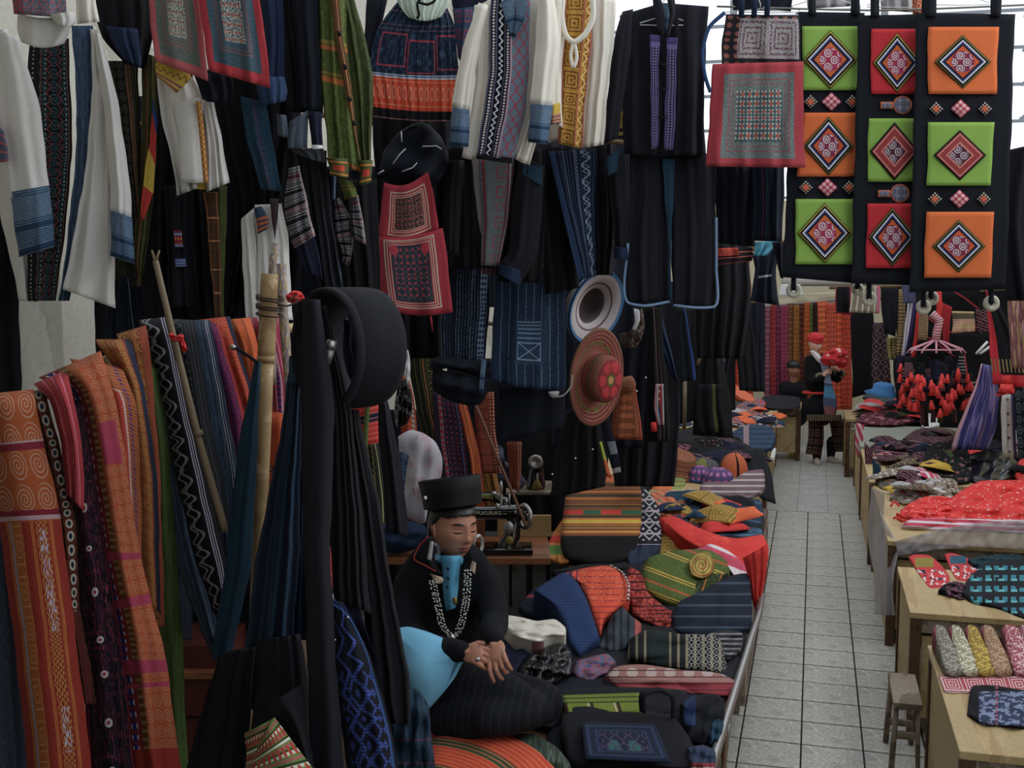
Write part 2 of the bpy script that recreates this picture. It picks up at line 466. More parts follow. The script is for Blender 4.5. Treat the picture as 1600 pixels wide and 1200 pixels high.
# ---------------------------------------------------------------- tables
def wx(px, py, z): return float(PZ(px, py, z)[0])
def counter(label, x0, x1, y0, y1, h, name='display_counter', group=None, open_front=True, topm=None):
    """wooden counter: top board, side panels, corner posts, rail"""
    t = thing(name, label, 'counter', ((x0 + x1) / 2, (y0 + y1) / 2, 0), group)
    tm = topm or M_WOOD
    box('top_board', (x0, y0, h - .03), (x1, y1, h), tm, t, .004)
    s = 1 if x0 > 0 else -1
    xa = x0 if x0 > 0 else x1
    # panel along the aisle
    a, b = sorted((xa + s * .015, xa + s * .035))
    box('side_panel', (a, y0 + .05, .03), (b, y1 - .05, h - .031), M_WOOD, t, .002)
    box('front_panel', (x0 + .06, y0 + .03, .1), (x1 - .02, y0 + .05, h - .12), M_WOOD, t, .002)
    for yy in (y0 + .005, y1 - .055):
        for xx in (x0 + .005, x1 - .055):
            box('leg', (xx, yy, 0), (xx + .05, yy + .05, h - .031), M_WOODD, t, .003)
    box('rail', (x0 + .056, y0 + .01, h - .1), (x1 - .056, y0 + .04, h - .032), M_WOODG, t, .002)
    return t
# ---------------------------------------------------------------- cloth materials
K = {}
def plain(name, col, **k): return mat(name, col, **k)
BLACK = plain('black_hemp', '#1b1b20', vary=.25)
BLACK2 = plain('black_cotton', '#22222a', vary=.22)
INK = plain('ink_indigo', '#191d2b', vary=.25)
INDIGO = plain('indigo', '#1d2d4a', vary=.3)
BLUE = plain('faded_indigo', '#2c4468', vary=.3)
TEAL = plain('teal_indigo', '#1f4258', vary=.3)
NAVY = plain('navy', '#20233c', vary=.2)
DENIM = plain('washed_denim', '#55606e', vary=.25)
CREAM = plain('cream_hemp', '#dcd8d2', vary=.09, weave=120, bump=.4)
CREAM2 = plain('warm_cream_hemp', '#e6dfd0', vary=.08, weave=120, bump=.4)
RED = plain('scarlet_cloth', '#d22a25', vary=.15)
ROSE = plain('faded_red', '#b04a48', vary=.2)
CRIM = plain('crimson_border', '#a82c38', vary=.2)
YEL = plain('mustard_cloth', '#c8a21c', vary=.15)
ORG = plain('orange_cloth', '#e0622a', vary=.2)
GREEN = plain('moss_cloth', '#4d5a2a', vary=.3)
GREYW = plain('grey_white_cloth', '#aaa7a8', vary=.15)
WHITE = plain('white_cloth', '#e2e2e0', vary=.06)
PINKP = plain('dusty_pink_cloth', '#b57a80', vary=.2)
M_WIRE = mat('white_wire', '#d8dadb', rough=.4, vary=0, bump=0)
M_BWIRE = mat('blue_wire', '#3a5f9a', rough=.4, vary=0, bump=0)
M_ROPE = mat('grey_rope', '#8d8a80', rough=.9)
BATIK = mat('batik_blue', '#2f4a68', [
    (lambda c: c.lines(c.v, 26, .35) * (c.noise(40, 2) > .42), '#7088a0'),
    (lambda c: c.dia(9, 12, 4, .35) * c.band(c.v, .55, .9), '#7890a6'),
    (lambda c: c.band(c.v, .38, .46) + c.band(c.v, .02, .1), '#26405f')], vary=.25)
BLUEPLEAT = mat('blue_pleats', '#3d5674', [(lambda c: c.lines(c.u, 9, .3) * .6, '#28405e'), (lambda c: (c.noise(60, 2, (1, .3)) > .56) * .5, '#7890a8')], vary=.25)
SEAM = lambda c: c.lines(c.u, 5, .06)
def jacket_sleeve(parent, L, R, D, m, cuffm=None, cuff=.16, vol=.03, folds=(2, .008), name='sleeve'):
    L = np.array(L, float); R = np.array(R, float)
    if cuffm is None: return cloth(name, L, R, D, m, parent, folds, vol)
    Lr = resample(L, 41); Rr = resample(R, 41); ki = int((1 - cuff) * 40)
    La, Ra, Lb, Rb = Lr[:ki + 1:2], Rr[:ki + 1:2], Lr[ki - 1:], Rr[ki - 1:]
    cloth(name, La, Ra, D, m, parent, folds, vol)
    cloth('cuff', Lb, Rb, D - .008 if not isinstance(D, list) else D[-1] - .008, cuffm, parent, folds, vol * 1.15)
def hanger(px, py, w, D, m=None, parent=None, label=None, down=12, group='wire coat hangers along the top rail'):
    """wire hanger: hook + shoulders; px,py = neck of the hook"""
    m = m or M_WIRE; s = w / 2
    pts = [V(px + 5, py - 16, D), V(px + 7, py - 21, D), V(px + 2, py - 26, D), V(px - 4, py - 22, D), V(px - 3, py - 15, D), V(px, py - 8, D), V(px, py, D), V(px - s, py + down, D), V(px - s, py + down + 3, D), V(px, py + down + 4, D), V(px + s, py + down + 3, D), V(px + s, py + down, D), V(px + 1, py, D)]
    o = tube('coat_hanger', pts, .0022, m, parent, seg=5)
    if parent is None: tag(o, label or 'wire coat hanger with nothing visible on it', 'hanger', group)
    return o
def C(name, label, cat, L, R, D, m, group=None, **k):
    o = cloth(name, L, R, D, m, None, **k); return tag(o, label, cat, group)
def T(name, label, cat, px, py, D, group=None): return thing(name, label, cat, P(px, py, D), group)
# ================================================================= rails and ropes overhead
for i, (a, b, lab) in enumerate([((-60, -30, 4.1), (600, -34, 4.9), 'grey rope stretched above the left garments'), ((560, -8, 4.9), (1270, -22, 4.6), 'grey rope above the pleated skirt and white blouse'), ((1120, 10, 4.6), (1640, 6, 4.5), 'grey rope above the three bright banners')]):
    tag(tube('rope', [V(*a), (V(*a) + V(*b)) / 2 - Vector((0, 0, .02)), V(*b)], .004, M_ROPE, seg=6, n=10), lab, 'rope')
# ================================================================= far left white jacket
EMB_DARK = mat('dark_green_embroidery', '#1d1c1f', [
    (lambda c: c.spiral(4, 24, 2, .4) * c.band(c.u, .25, .95), '#31545a'),
    (lambda c: c.zig(c.v, c.u, .5, 26, .06, .018) + c.zig(c.v, c.u, .75, 30, .05, .015), '#7d3038'),
    (lambda c: c.lines(c.v, 60, .4) * (c.band(c.u, .1, .14) + c.band(c.u, .4, .43) + c.band(c.u, .86, .89)), '#8a9a98'),
    (lambda c: c.band(c.u, .93, .95) + c.band(c.u, .3, .32), '#7a4038')])
t = T('hemp_jacket', 'long white hemp jacket with blue batik cuffs hanging furthest left', 'jacket', 100, 300, 3.95)
cloth('front_panel', [(45, 60), (40, 250), (44, 470)], [(108, 60), (112, 250), (88, 470)], 4.02, EMB_DARK, t, (2, .008), .01)
cloth('front_panel', [(112, 40), (120, 200), (110, 330), (92, 470)], [(146, 40), (145, 180), (140, 320), (108, 470)], 4.0, BLUEPLEAT, t, (3, .012), .012)
cloth('body', [(142, 45), (143, 160), (128, 300), (98, 452)], [(152, 48), (172, 150), (176, 330), (181, 482)], [3.97, 3.95], CREAM, t, (2, .022), .02)
jacket_sleeve(t, [(146, 44), (158, 140), (170, 250), (173, 400)], [(158, 55), (182, 150), (200, 260), (210, 412)], 3.9, CREAM, BATIK, .17)
cloth('body', [(-30, 46), (-20, 200), (0, 330), (30, 470)], [(10, 46), (40, 200), (56, 360), (60, 472)], 4.05, CREAM, t, (2, .015), .02)
jacket_sleeve(t, [(-14, 40), (-6, 130), (6, 230), (30, 402)], [(26, 58), (58, 150), (72, 245), (86, 385)], 3.88, CREAM, BATIK, .24, vol=.035)
t = T('hemp_blouse', 'white hemp blouse with embroidered hem folded over the top rail at far left', 'blouse', 90, 30, 3.8)
cloth('body', [(28, 20), (28, 50), (34, 66)], [(110, 20), (110, 50), (100, 68)], 3.8, CREAM, t, (2, .014), .03, sag=8)
cloth('hem', [(16, -30), (22, 22)], [(100, -30), (104, 28)], 3.76, mat('blouse_hem', '#5a6270', [(lambda c: c.dia(2, 1.2, 4, .4), '#a85058'), (lambda c: c.lines(c.u, 14, .4) * (c.u < .2), '#9c3038'), (lambda c: c.sq(6, 5, 3, .3) * (c.u > .2), '#8a98a8')]), t, (2, .01), .02)
cloth('sleeve', [(76, 22), (84, 34), (92, 40)], [(118, 18), (118, 36), (112, 42)], 3.74, CREAM, t, (2, .01), .03)
cloth('sleeve', [(116, -30), (118, 10), (120, 38)], [(146, -30), (150, 8), (157, 34)], 3.78, CREAM2, t, (2, .01), .03)
C('black_jacket', 'black jacket hanging behind the white blouse, bunched at the top left', 'jacket', [(140, -30), (160, 60), (195, 100)], [(240, -30), (238, 60), (225, 108)], 4.0, BLACK, folds=(4, .02), vol=.04)
C('indigo_sleeve_jacket', 'navy jacket with a pale blue patch above the striped green robe', 'jacket', [(165, 40), (180, 75), (192, 92)], [(215, 45), (222, 80), (221, 107)], 3.93, INDIGO, folds=(3, .015), vol=.03)
# striped robes
ROBE1 = mat('dark_striped_robe', '#1e1c18', [
    (lambda c: c.spiral(4, 22, 2, .35) * c.band(c.u, .05, .5), '#5d5a4c'),
    (lambda c: c.band(c.u, .55, .6) + c.band(c.u, .66, .69), '#8a5a3c'),
    (lambda c: c.band(c.u, .61, .63) + c.band(c.u, .72, .74), '#b08a6a'),
    (lambda c: c.band(c.u, .78, .84), '#3c4228'), (lambda c: c.band(c.u, .9, .93), '#60603a')])
ROBE2 = mat('green_striped_robe', '#3b4224', [
    (lambda c: c.lines(c.u, 6, .16), '#7a4c24'), (lambda c: c.band(c.u, .3, .36), '#a8502c'),
    (lambda c: (c.noise(50, 2, (1, .4)) > .55) * .6, '#59602c')])
C('striped_robe', 'dark brown embroidered robe hanging just right of the long white jacket', 'robe', [(168, 95), (185, 200), (205, 330), (205, 450)], [(216, 95), (220, 240), (222, 330), (225, 446)], 4.1, ROBE1, folds=(3, .012), vol=.012)
t = T('green_robe', 'green striped robe with a red and yellow edge band', 'robe', 225, 300, 4.05)
cloth('body', [(220, 80), (222, 200), (216, 330), (208, 400), (212, 430)], [(246, 90), (247, 170), (238, 330), (230, 380), (222, 432)], 4.05, ROBE2, t, (3, .01), .012)
cloth('edge_band', [(238, 150), (234, 220), (222, 300), (218, 340)], [(246, 190), (243, 230), (240, 300), (224, 345)], 4.0, mat('red_yellow_band', '#c23226', [(lambda c: c.band(c.v, .28, .56), '#c8a828'), (lambda c: c.v > .86, '#2c4488')]), t, (1, .004), .004)
C('embroidered_hem_garment', 'dark garment with a speckled green hem under the robes', 'garment', [(175, 405), (178, 436)], [(222, 405), (223, 432)], 4.12, mat('speckle_hem', '#1d1e1a', [(lambda c: (c.noise(60, 2) > .58), '#5f6238')]), folds=(2, .01))
C('indigo_trousers', 'ink blue trousers with a pale seam hanging above the orange textiles', 'trousers', [(165, 430), (165, 560)], [(222, 430), (226, 560)], 4.3, mat('ink_seam', '#1a2232', [(lambda c: c.zig(c.v, c.u, .7, .5, .1, .012), '#6d7a88')]), folds=(4, .02), vol=.02)
# aprons with red borders, top
def apron_mat(name, bord, ground, spots, ux=.12, vx=.12, w2='#8a8f80'):
    return mat(name, bord, [
        (lambda c: c.rect(ux, 1 - ux, vx, 1 - vx * .4), ground),
        (lambda c: c.rect(ux, 1 - ux, vx, 1 - vx * .4) * ((c.noise(70, 2) > .5)) * .5, w2),
        (lambda c: c.frame(.24, .76, .24, .9, .012, .7) + c.frame(.28, .72, .27, .86, .01, .7), '#9a5a58'),
        (lambda c: c.rect(.34, .68, .34, .98) * (c.noise(55, 1) > .52), '#c4c4b4'),
        (lambda c: c.rect(.34, .68, .34, .98) * c.dots(18, 12, .22), spots)], vary=.2)
t = C('red_bordered_apron', 'grey green embroidered apron with a faded rose border, left of a pair', 'apron', [(228, -40), (236, 40), (242, 95)], [(308, -40), (318, 60), (325, 127)], 3.82, apron_mat('apron_rose', '#b8565a', '#4e5a58', '#a05040'), folds=(2, .012))
t = C('red_bordered_apron', 'blue embroidered apron with a bright crimson border, right of a pair', 'apron', [(302, -40), (320, 60), (325, 110)], [(400, -40), (414, 60), (423, 138)], 3.78, apron_mat('apron_crimson', '#b8303a', '#36505e', '#c8503c', w2='#5f7682'), folds=(3, .014))
# small white jacket under the aprons
t = T('small_hemp_jacket', 'small white hemp jacket with a mustard collar hanging below the aprons', 'jacket', 300, 200, 3.92)
cloth('body', [(243, 112), (250, 170), (266, 240), (277, 306)], [(300, 120), (318, 150), (322, 220), (324, 288)], 3.95, CREAM, t, (3, .03), .03)
cloth('body', [(270, 160), (278, 210), (284, 285)], [(318, 150), (316, 210), (322, 286)], 3.9, CREAM, t, (1, .006), .02)
cloth('collar', [(244, 92), (243, 106), (246, 120)], [(290, 104), (298, 120), (276, 146)], 3.86, mat('mustard_collar', '#c0a024', [(lambda c: c.wave(c.u, c.v, .5, 5, .08, .03), '#6a3a20'), (lambda c: c.band(c.v, .2, .26) + c.band(c.v, .06, .12), '#8a3c60')]), t, (1, .01), .02)
cloth('placket', [(306, 158), (312, 220), (318, 286)], [(314, 158), (321, 220), (326, 286)], 3.86, mat('placket_orange', '#a8642c', [(lambda c: c.zig(c.v, c.u, .5, 14, .3, .1), '#d8b040')]), t, (1, .003), .004)
cloth('sleeve', [(314, 158), (322, 220), (322, 300)], [(333, 160), (346, 210), (358, 285)], 3.93, CREAM, t, (3, .022), .03)
cloth('lining', [(294, 284), (297, 294)], [(324, 284), (322, 297)], 3.94, YEL, t, (1, .004), .01)
# dark garments behind, left centre
STR_TEAL = mat('teal_stripes', '#1b4258', [(lambda c: c.lines(c.u, 10, .3) * .5, '#12293c'), (lambda c: c.band(c.u, .45, .5) + c.band(c.u, .58, .6), '#5a3050'), (lambda c: (c.noise(60, 2, (1, .3)) > .56) * .4, '#3f6a80')])
C('black_robe', 'long black robe hanging behind the small white jacket', 'robe', [(236, 110), (232, 300), (225, 500)], [(300, 110), (330, 300), (345, 500)], 4.25, BLACK, folds=(5, .03), vol=.04)
t = T('black_trousers', 'black trousers with a narrow embroidered patch near the white jacket', 'trousers', 290, 390, 4.15)
cloth('leg', [(255, 290), (262, 400), (260, 480)], [(300, 290), (305, 400), (310, 480)], 4.15, BLACK2, t, (3, .02), .03)
cloth('patch', [(271, 360), (273, 386)], [(284, 360), (286, 386)], 4.09, mat('bright_patch', '#7a2a38', [(lambda c: c.band(c.v, .7, .85) + c.band(c.v, 0, .15), '#8a94c0'), (lambda c: c.dots(3, 3, .3) * c.band(c.v, .2, .65), '#e08038')]), t, (1, .001), .002)
cloth('patch', [(272, 404), (273, 417)], [(290, 403), (291, 416)], 4.09, mat('pale_patch', '#3a4a80', [(lambda c: c.lines(c.v, 3, .5), '#8a9ac0')]), t, (1, .001), .002)
BROWNBAND = mat('brown_ornament_band', '#5a3a24', [(lambda c: c.frame(.1, .9, 0.0, 1.0, .05, .1), '#a8683c'), (lambda c: c.spiral(1.2, 9, 3, .35) * c.band(c.u, .15, .85), '#1e1814'), (lambda c: c.lines(c.v, 5, .05), '#b87844')])
C('embroidered_scarf', 'long brown sash with black scroll blocks below the small white jacket', 'sash', [(316, 300), (324, 360), (330, 430), (336, 500)], [(342, 300), (343, 360), (346, 430), (347, 500)], 4.0, BROWNBAND, folds=(1, .008), vol=.006)
C('green_scarf', 'dark green narrow sash hanging beside the brown scroll sash', 'sash', [(340, 290), (344, 380), (345, 500)], [(356, 290), (352, 380), (350, 500)], 4.03, GREEN, folds=(1, .006), vol=.004)
C('black_jacket', 'large black jacket below the crimson bordered apron', 'jacket', [(322, 108), (345, 230), (372, 330), (352, 500)], [(452, 130), (448, 230), (440, 300), (410, 430)], 4.15, BLACK, folds=(5, .03), vol=.05)
C('dark_sleeve_jacket', 'dark jacket sleeve ends peeping out under the aprons', 'jacket', [(300, 112), (312, 140), (318, 156)], [(362, 118), (365, 135), (362, 160)], 3.88, INK, folds=(3, .014), vol=.02)
t = T('indigo_jacket', 'indigo jacket with teal striped lower panel left of the dark coats', 'jacket', 410, 180, 3.95)
cloth('body', [(398, -40), (412, 60), (405, 165)], [(440, -40), (444, 60), (446, 154)], 3.98, INDIGO, t, (3, .012), .03)
cloth('panel', [(376, 150), (388, 230), (408, 296)], [(414, 160), (428, 230), (441, 300)], 3.97, STR_TEAL, t, (2, .012), .012)
cloth('sleeve', [(398, 120), (404, 150), (410, 165)], [(444, 120), (448, 145), (446, 158)], 3.9, BLUE, t, (3, .01), .03)
t = T('dark_coat', 'charcoal coat with a pale seam, hanging second left of the green robe', 'coat', 470, 100, 4.0)
cloth('body', [(430, -40), (436, 80), (450, 175)], [(500, -40), (502, 80), (505, 178)], 4.05, BLACK2, t, (4, .02), .04)
cloth('sleeve', [(452, -40), (462, 60), (470, 170)], [(496, -40), (498, 70), (500, 172)], 3.98, INK, t, (2, .012), .03)
for k, (L, R) in enumerate([([(432, 178), (434, 212)], [(448, 180), (453, 216)]), ([(452, 190), (450, 232)], [(480, 172), (481, 232)]), ([(482, 172), (486, 228)], [(504, 176), (504, 232)])]):
    C('folded_trousers', ['pair of trousers folded grey side out, leftmost of three under the dark coat', 'pair of washed grey trousers folded over, middle of three under the dark coat', 'pair of navy trousers with a white turn-up next to the green robe'][k], 'trousers', L, R, 3.95 - .01 * k, [DENIM, DENIM, NAVY][k], 'folded trousers under the coats', folds=(2, .008), vol=.02)
C('trouser_turnup', 'white trouser turn-up peeking out beside the green robe', 'trousers', [(486, 226), (488, 233)], [(504, 227), (505, 232)], 3.9, WHITE, 'folded trousers under the coats', folds=(1, .002), vol=.01)
C('grey_shirt_tail', 'grey shirt tail hanging below the folded grey trousers', 'shirt', [(452, 234), (462, 240), (478, 246)], [(504, 230), (506, 240), (507, 256)], 3.98, mat('dim_grey', '#444850'), folds=(3, .012), vol=.012)
MONO = mat('black_white_weave', '#1c1c20', [
    (lambda c: c.lines(c.v, 11, .12) + c.lines(c.v, 11, .1, .3), '#8c8c90'),
    (lambda c: c.dia(8, 11, 3, .4) * c.lines(c.v, 5.5, .45), '#7c7c80'),
    (lambda c: c.dots(12, 44, .3) * c.lines(c.v, 2.5, .2), '#8a4048'),
    (lambda c: (c.u > .88) * c.dots(1, 30, .4, U=(c.u - .88) * 8), '#b8a0a0')])
C('monochrome_sash', 'black and white woven panel hanging left of the green robe, tilted', 'textile', [(452, 262), (444, 330), (452, 370), (460, 388)], [(468, 258), (478, 300), (486, 345), (492, 368)], 3.93, MONO, folds=(2, .012))
C('charcoal_trousers', 'long charcoal trousers hanging between the two black and white panels', 'trousers', [(462, 235), (478, 330), (490, 440)], [(510, 235), (520, 350), (540, 470)], 4.06, mat('charcoal', '#25272c'), folds=(4, .022), vol=.03)
C('navy_skirt', 'navy skirt corner under the tilted black and white panel', 'skirt', [(458, 372), (470, 410), (478, 424)], [(492, 366), (500, 400), (504, 438)], 4.02, NAVY, folds=(2, .01), vol=.01)
C('cream_robe', 'white robe with open front hanging behind the bamboo pole', 'robe', [(376, 342), (380, 420), (383, 500)], [(402, 320), (410, 400), (432, 500)], 3.99, CREAM, folds=(3, .012), vol=.015)
t = T('white_gown', 'white gown with an embroidered neck edge behind the bamboo pole top', 'robe', 425, 400, 4.04)
cloth('body', [(398, 320), (402, 400), (405, 500)], [(440, 318), (448, 360), (458, 500)], 3.97, CREAM, t, (3, .014), .02)
cloth('collar', [(398, 325), (400, 345), (402, 366)], [(408, 322), (420, 348), (418, 358)], 3.92, mat('collar_trim', '#a0522c', [(lambda c: c.lines(c.v, 5, .4), '#2c3c50'), (lambda c: c.v > .6, '#2a4258')]), t, (1, .004), .008)
C('dark_ribbon', 'narrow dark ribbon hanging in the opening of the white gown', 'ribbon', [(420, 310), (424, 340), (429, 372)], [(436, 310), (434, 345), (431, 375)], 3.92, mat('ribbon', '#33261f', [(lambda c: c.lines(c.u, 4, .2), '#6a4a60')]), folds=(1, .004), vol=.003)
# green robe
GR = mat('lime_green_ikat', '#5c6a2c', [
    (lambda c: (c.noise(45, 3, (1, .5)) > .5) * .7, '#3a4a22'), (lambda c: (c.noise(80, 2, (.3, 1)) > .62) * .5, '#8a9a44'),
    (lambda c: c.band(c.v, .62, .645) + c.band(c.v, .42, .45) + c.band(c.v, .0, .03), '#b8682c'),
    (lambda c: c.band(c.v, .65, .67) + c.band(c.v, .46, .475), '#8a7a2c')])
GRC = mat('green_cuff', '#4a5226', [(lambda c: c.band(c.v, .3, .62) * c.band(c.u, .2, .8), '#c23a24'), (lambda c: c.band(c.v, .12, .2) + c.band(c.v, .75, .82), '#c07a24')])
t = T('green_batik_robe', 'olive green patterned robe with orange bands, closed by dark knots', 'robe', 540, 150, 4.0)
cloth('body', [(498, -40), (500, 100), (508, 190), (512, 250)], [(540, -40), (545, 100), (556, 200), (566, 270)], 4.0, GR, t, (3, .018), .03)
cloth('body', [(522, -40), (535, 100), (552, 200), (562, 268)], [(545, -40), (575, 80), (583, 130), (578, 262)], 4.05, mat('dark_green_ikat', '#38431f', [(lambda c: (c.noise(40, 3, (1, .4)) > .52) * .6, '#556030'), (lambda c: c.band(c.u, .1, .2), '#6a4a2c')]), t, (3, .018), .03)
cloth('placket', [(512, -40), (524, 60), (542, 160), (560, 235)], [(528, -40), (536, 60), (552, 160), (564, 255)], 3.95, mat('brown_placket', '#6a4a2c', [(lambda c: c.band(c.u, .6, .75), '#b06a3c'), (lambda c: c.band(c.u, .8, .9), '#242018')]), t, (1, .004), .006)
cloth('cuff', [(508, 246), (514, 262), (515, 274)], [(542, 248), (544, 262), (543, 279)], 3.93, GRC, t, (1, .008), .03)
cloth('cuff', [(560, 250), (562, 268), (560, 290)], [(581, 250), (581, 268), (579, 285)], 4.0, GRC, t, (1, .008), .03)
cloth('sleeve', [(528, 278), (534, 296), (538, 312)], [(548, 282), (556, 296), (559, 306)], 4.02, GR, t, (1, .008), .02)
for k, (x, y) in enumerate([(529, 50), (538, 102), (545, 152), (552, 190)]):
    tube('knot_button', [V(x, y, 3.93), V(x + 2, y + 5, 3.92)], .006, BLACK, t, seg=6)
C('monochrome_sash', 'black and white woven panel hanging directly below the green robe sleeve', 'textile', [(522, 312), (524, 370), (536, 400), (534, 410)], [(530, 308), (552, 350), (549, 400), (545, 415)], 4.1, MONO, folds=(2, .01))
C('monochrome_sash', 'dark woven sleeve with diagonal stripes beside the red apron', 'textile', [(548, 312), (548, 345), (550, 370)], [(560, 304), (568, 340), (572, 383)], 4.08, MONO, folds=(2, .01))
C('black_robe', 'black robe filling the gap between green robe and red bordered apron', 'robe', [(505, 280), (515, 380), (530, 520)], [(590, 280), (592, 380), (600, 560)], 4.3, BLACK, folds=(4, .03), vol=.04)
C('navy_trousers', 'navy trousers with a bright selvedge left of the red apron', 'trousers', [(508, 265), (515, 400), (530, 500)], [(524, 265), (530, 400), (545, 500)], 4.12, mat('navy_selvedge', '#1d2240', [(lambda c: c.band(c.u, .8, .9), '#6f7f9a')]), folds=(2, .015), vol=.02)

C('black_coat', 'black coat at the left picture edge under the white sleeve', 'coat', [(-60, 250), (-60, 420), (-60, 640)], [(16, 250), (24, 330), (34, 610)], 4.2, BLACK, folds=(3, .02), vol=.04)
C('pink_blue_skirt', 'small piece of blue and rose cloth at the far left picture edge', 'skirt', [(-30, 170), (-30, 258)], [(6, 205), (14, 252)], 3.84, mat('blue_rose', '#4c5468', [(lambda c: c.lines(c.v, 4, .3), '#a05058')]), folds=(1, .01))
for k, (a, b) in enumerate([((120, 200, 4.34), (600, 175, 4.95)), ((560, 190, 4.95), (1000, 225, 4.98)), ((640, 400, 5.02), (900, 420, 5.06)), ((600, 480, 6.4), (860, 520, 6.4))]):
    tag(tube('hanging_rail', [V(*a), V(*b)], .012, mat('rail_bamboo', '#6c5838'), seg=8, n=6), 'bamboo rail hidden behind the garments, ' + ['upper left row', 'upper row behind the white jackets', 'middle row above the batik skirts', 'lowest one above the embroidered strips'][k], 'rail')
def quad(name, pts, D, m, parent, vol=.004, th=.004, n=14):
    """patch with four photo corners (top, right, bottom, left)"""
    a, b, c, d = [np.array(p, float) for p in pts]
    s = np.linspace(0, 1, n); S, Tt = np.meshgrid(s, s)
    q = a * ((1 - S) * (1 - Tt))[..., None] + b * (S * (1 - Tt))[..., None] + c * (S * Tt)[..., None] + d * ((1 - S) * Tt)[..., None]
    pr = np.sin(PI * S) * np.sin(PI * Tt) * vol
    return slab(P(q[..., 0], q[..., 1], D - pr - th / 2), P(q[..., 0], q[..., 1], D + th / 2 + 0 * pr), np.stack([S.ravel(), 1 - Tt.ravel()], -1), name, m, parent)
# ================================================================= pleated skirt
SK = mat('pleated_indigo_skirt', '#1d2c44', [
    (lambda c: (c.noise(60, 2, (1, .3)) > .55) * .6, '#3e5a78'),
    (lambda c: c.frame(.08, .4, .42, .66, .012, 1.2) + c.frame(.42, .74, .36, .62, .012, 1.2) + c.frame(.76, 1.1, .4, .66, .012, 1.2), '#a83848'),
    (lambda c: c.lines(c.u, 40, .5) * (c.band(c.v, .86, .868) + c.band(c.v, .74, .748) + c.band(c.v, .69, .697)), '#a06070'),
    (lambda c: c.band(c.v, .31, .325) + c.band(c.v, .335, .345), '#b8c4d0'), (lambda c: c.band(c.v, .325, .335), '#283c7c'),
    (lambda c: c.band(c.v, .09, .31), '#d8481e'),
    (lambda c: c.band(c.v, .285, .29) + c.band(c.v, .12, .125) + c.lines(c.u, 8, .03) * c.band(c.v, .12, .285), '#e8a070'),
    (lambda c: (1 - c.dots(16, 1, .22, W=(c.v - .135) * 7)) * c.dots(16, 1, .34, W=(c.v - .135) * 7) * c.band(c.v, .135, .275), '#e09078'),
    (lambda c: c.v < .09, '#1a1a22'), (lambda c: c.v < .012, '#c08880')], vary=.15)
WAIST = mat('gathered_waistband', '#c3d2c0', [(lambda c: c.lines(c.u, 30, .3) * .5, '#93a594')])
t = T('pleated_skirt', 'pleated indigo skirt with a bright orange band hanging at the top', 'skirt', 645, 100, 4.5)
cloth('skirt_body', [(628, -6), (592, 40), (576, 110), (581, 182)], [(690, -6), (710, 40), (716, 110), (708, 189)], 4.55, SK, t, (11, .012), .05, res=(110, 50), sag=3)
cloth('waistband', [(610, -20), (624, 10), (640, 28)], [(706, -20), (702, 8), (690, 26)], 4.5, WAIST, t, (9, .006), .03, res=(70, 12), sag=6)
tube('drawstring', [V(662, -8, 4.42), V(652, 6, 4.42), V(654, 26, 4.42), V(651, 29, 4.42)], .005, BLACK, t, seg=6, n=12)
tube('drawstring', [V(655, 4, 4.42), V(668, 7, 4.42), V(680, 0, 4.42), V(676, -8, 4.42)], .005, BLACK, t, seg=6, n=12)
C('dark_blouse', 'dark jacket with blue piping poking out left of the pleated skirt', 'jacket', [(572, 0), (570, 40), (568, 76)], [(606, -10), (596, 40), (584, 100)], 4.62, INK, folds=(2, .01), vol=.03)
C('patterned_jacket', 'blue jacket with red frames squeezed between skirt and white jacket', 'jacket', [(706, 14), (712, 60), (716, 90)], [(742, 10), (732, 60), (722, 100)], 4.65, mat('blue_red_frames', '#2e4260', [(lambda c: c.sq(2, 3, 2, .3), '#8a3040')]), folds=(2, .01), vol=.02)
C('navy_jacket', 'navy jacket lying along the rail behind skirt and white jacket', 'jacket', [(704, -20), (706, 10), (712, 22)], [(764, -20), (762, 0), (750, 8)], 4.7, NAVY, folds=(2, .01), vol=.02)
# white jackets
PLK = mat('braid_placket', '#5e5f78', [
    (lambda c: c.band(c.u, .04, .16) + c.band(c.u, .4, .52), '#17171f'),
    (lambda c: c.dots(1, 60, .35, U=(c.u - .06) * 11) * c.band(c.u, .06, .15) + c.dots(1, 60, .35, U=(c.u - .42) * 11) * c.band(c.u, .42, .51), '#d8c8d0'),
    (lambda c: c.band(c.u, .2, .38), '#13131c'), (lambda c: c.wave(c.v, c.u, .29, 24, .035, .022), '#d8d8e4'),
    (lambda c: c.band(c.u, .53, .57) + c.band(c.u, .98, 1), '#c89aac'),
    (lambda c: c.band(c.u, .57, 1), '#6f8494'), (lambda c: c.zig(c.v, c.u, .69, 12, .09, .02) + c.zig(c.v, c.u, .8, 12, -.09, .02) + c.zig(c.v, c.u, .92, 12, .05, .015), '#b04058')], vary=.1)
t = T('hemp_jacket', 'white hemp jacket with dark braided front on a wire hanger', 'jacket', 790, 120, 4.45)
cloth('body', [(740, 8), (742, 130), (730, 200), (722, 246)], [(772, -6), (770, 120), (764, 200), (752, 246)], 4.46, CREAM2, t, (2, .018), .03, sag=3)
cloth('body', [(822, -6), (822, 130), (812, 200), (796, 240)], [(868, -10), (862, 120), (840, 220), (827, 258)], 4.44, CREAM2, t, (3, .016), .03, sag=3)
cloth('placket', [(766, -12), (764, 100), (752, 200), (744, 243)], [(830, -12), (826, 100), (818, 190), (802, 250)], 4.4, PLK, t, (2, .01), .012)
cloth('hem', [(744, 241), (744, 248)], [(802, 247), (801, 256)], 4.39, BLACK, t, (2, .005), .006)
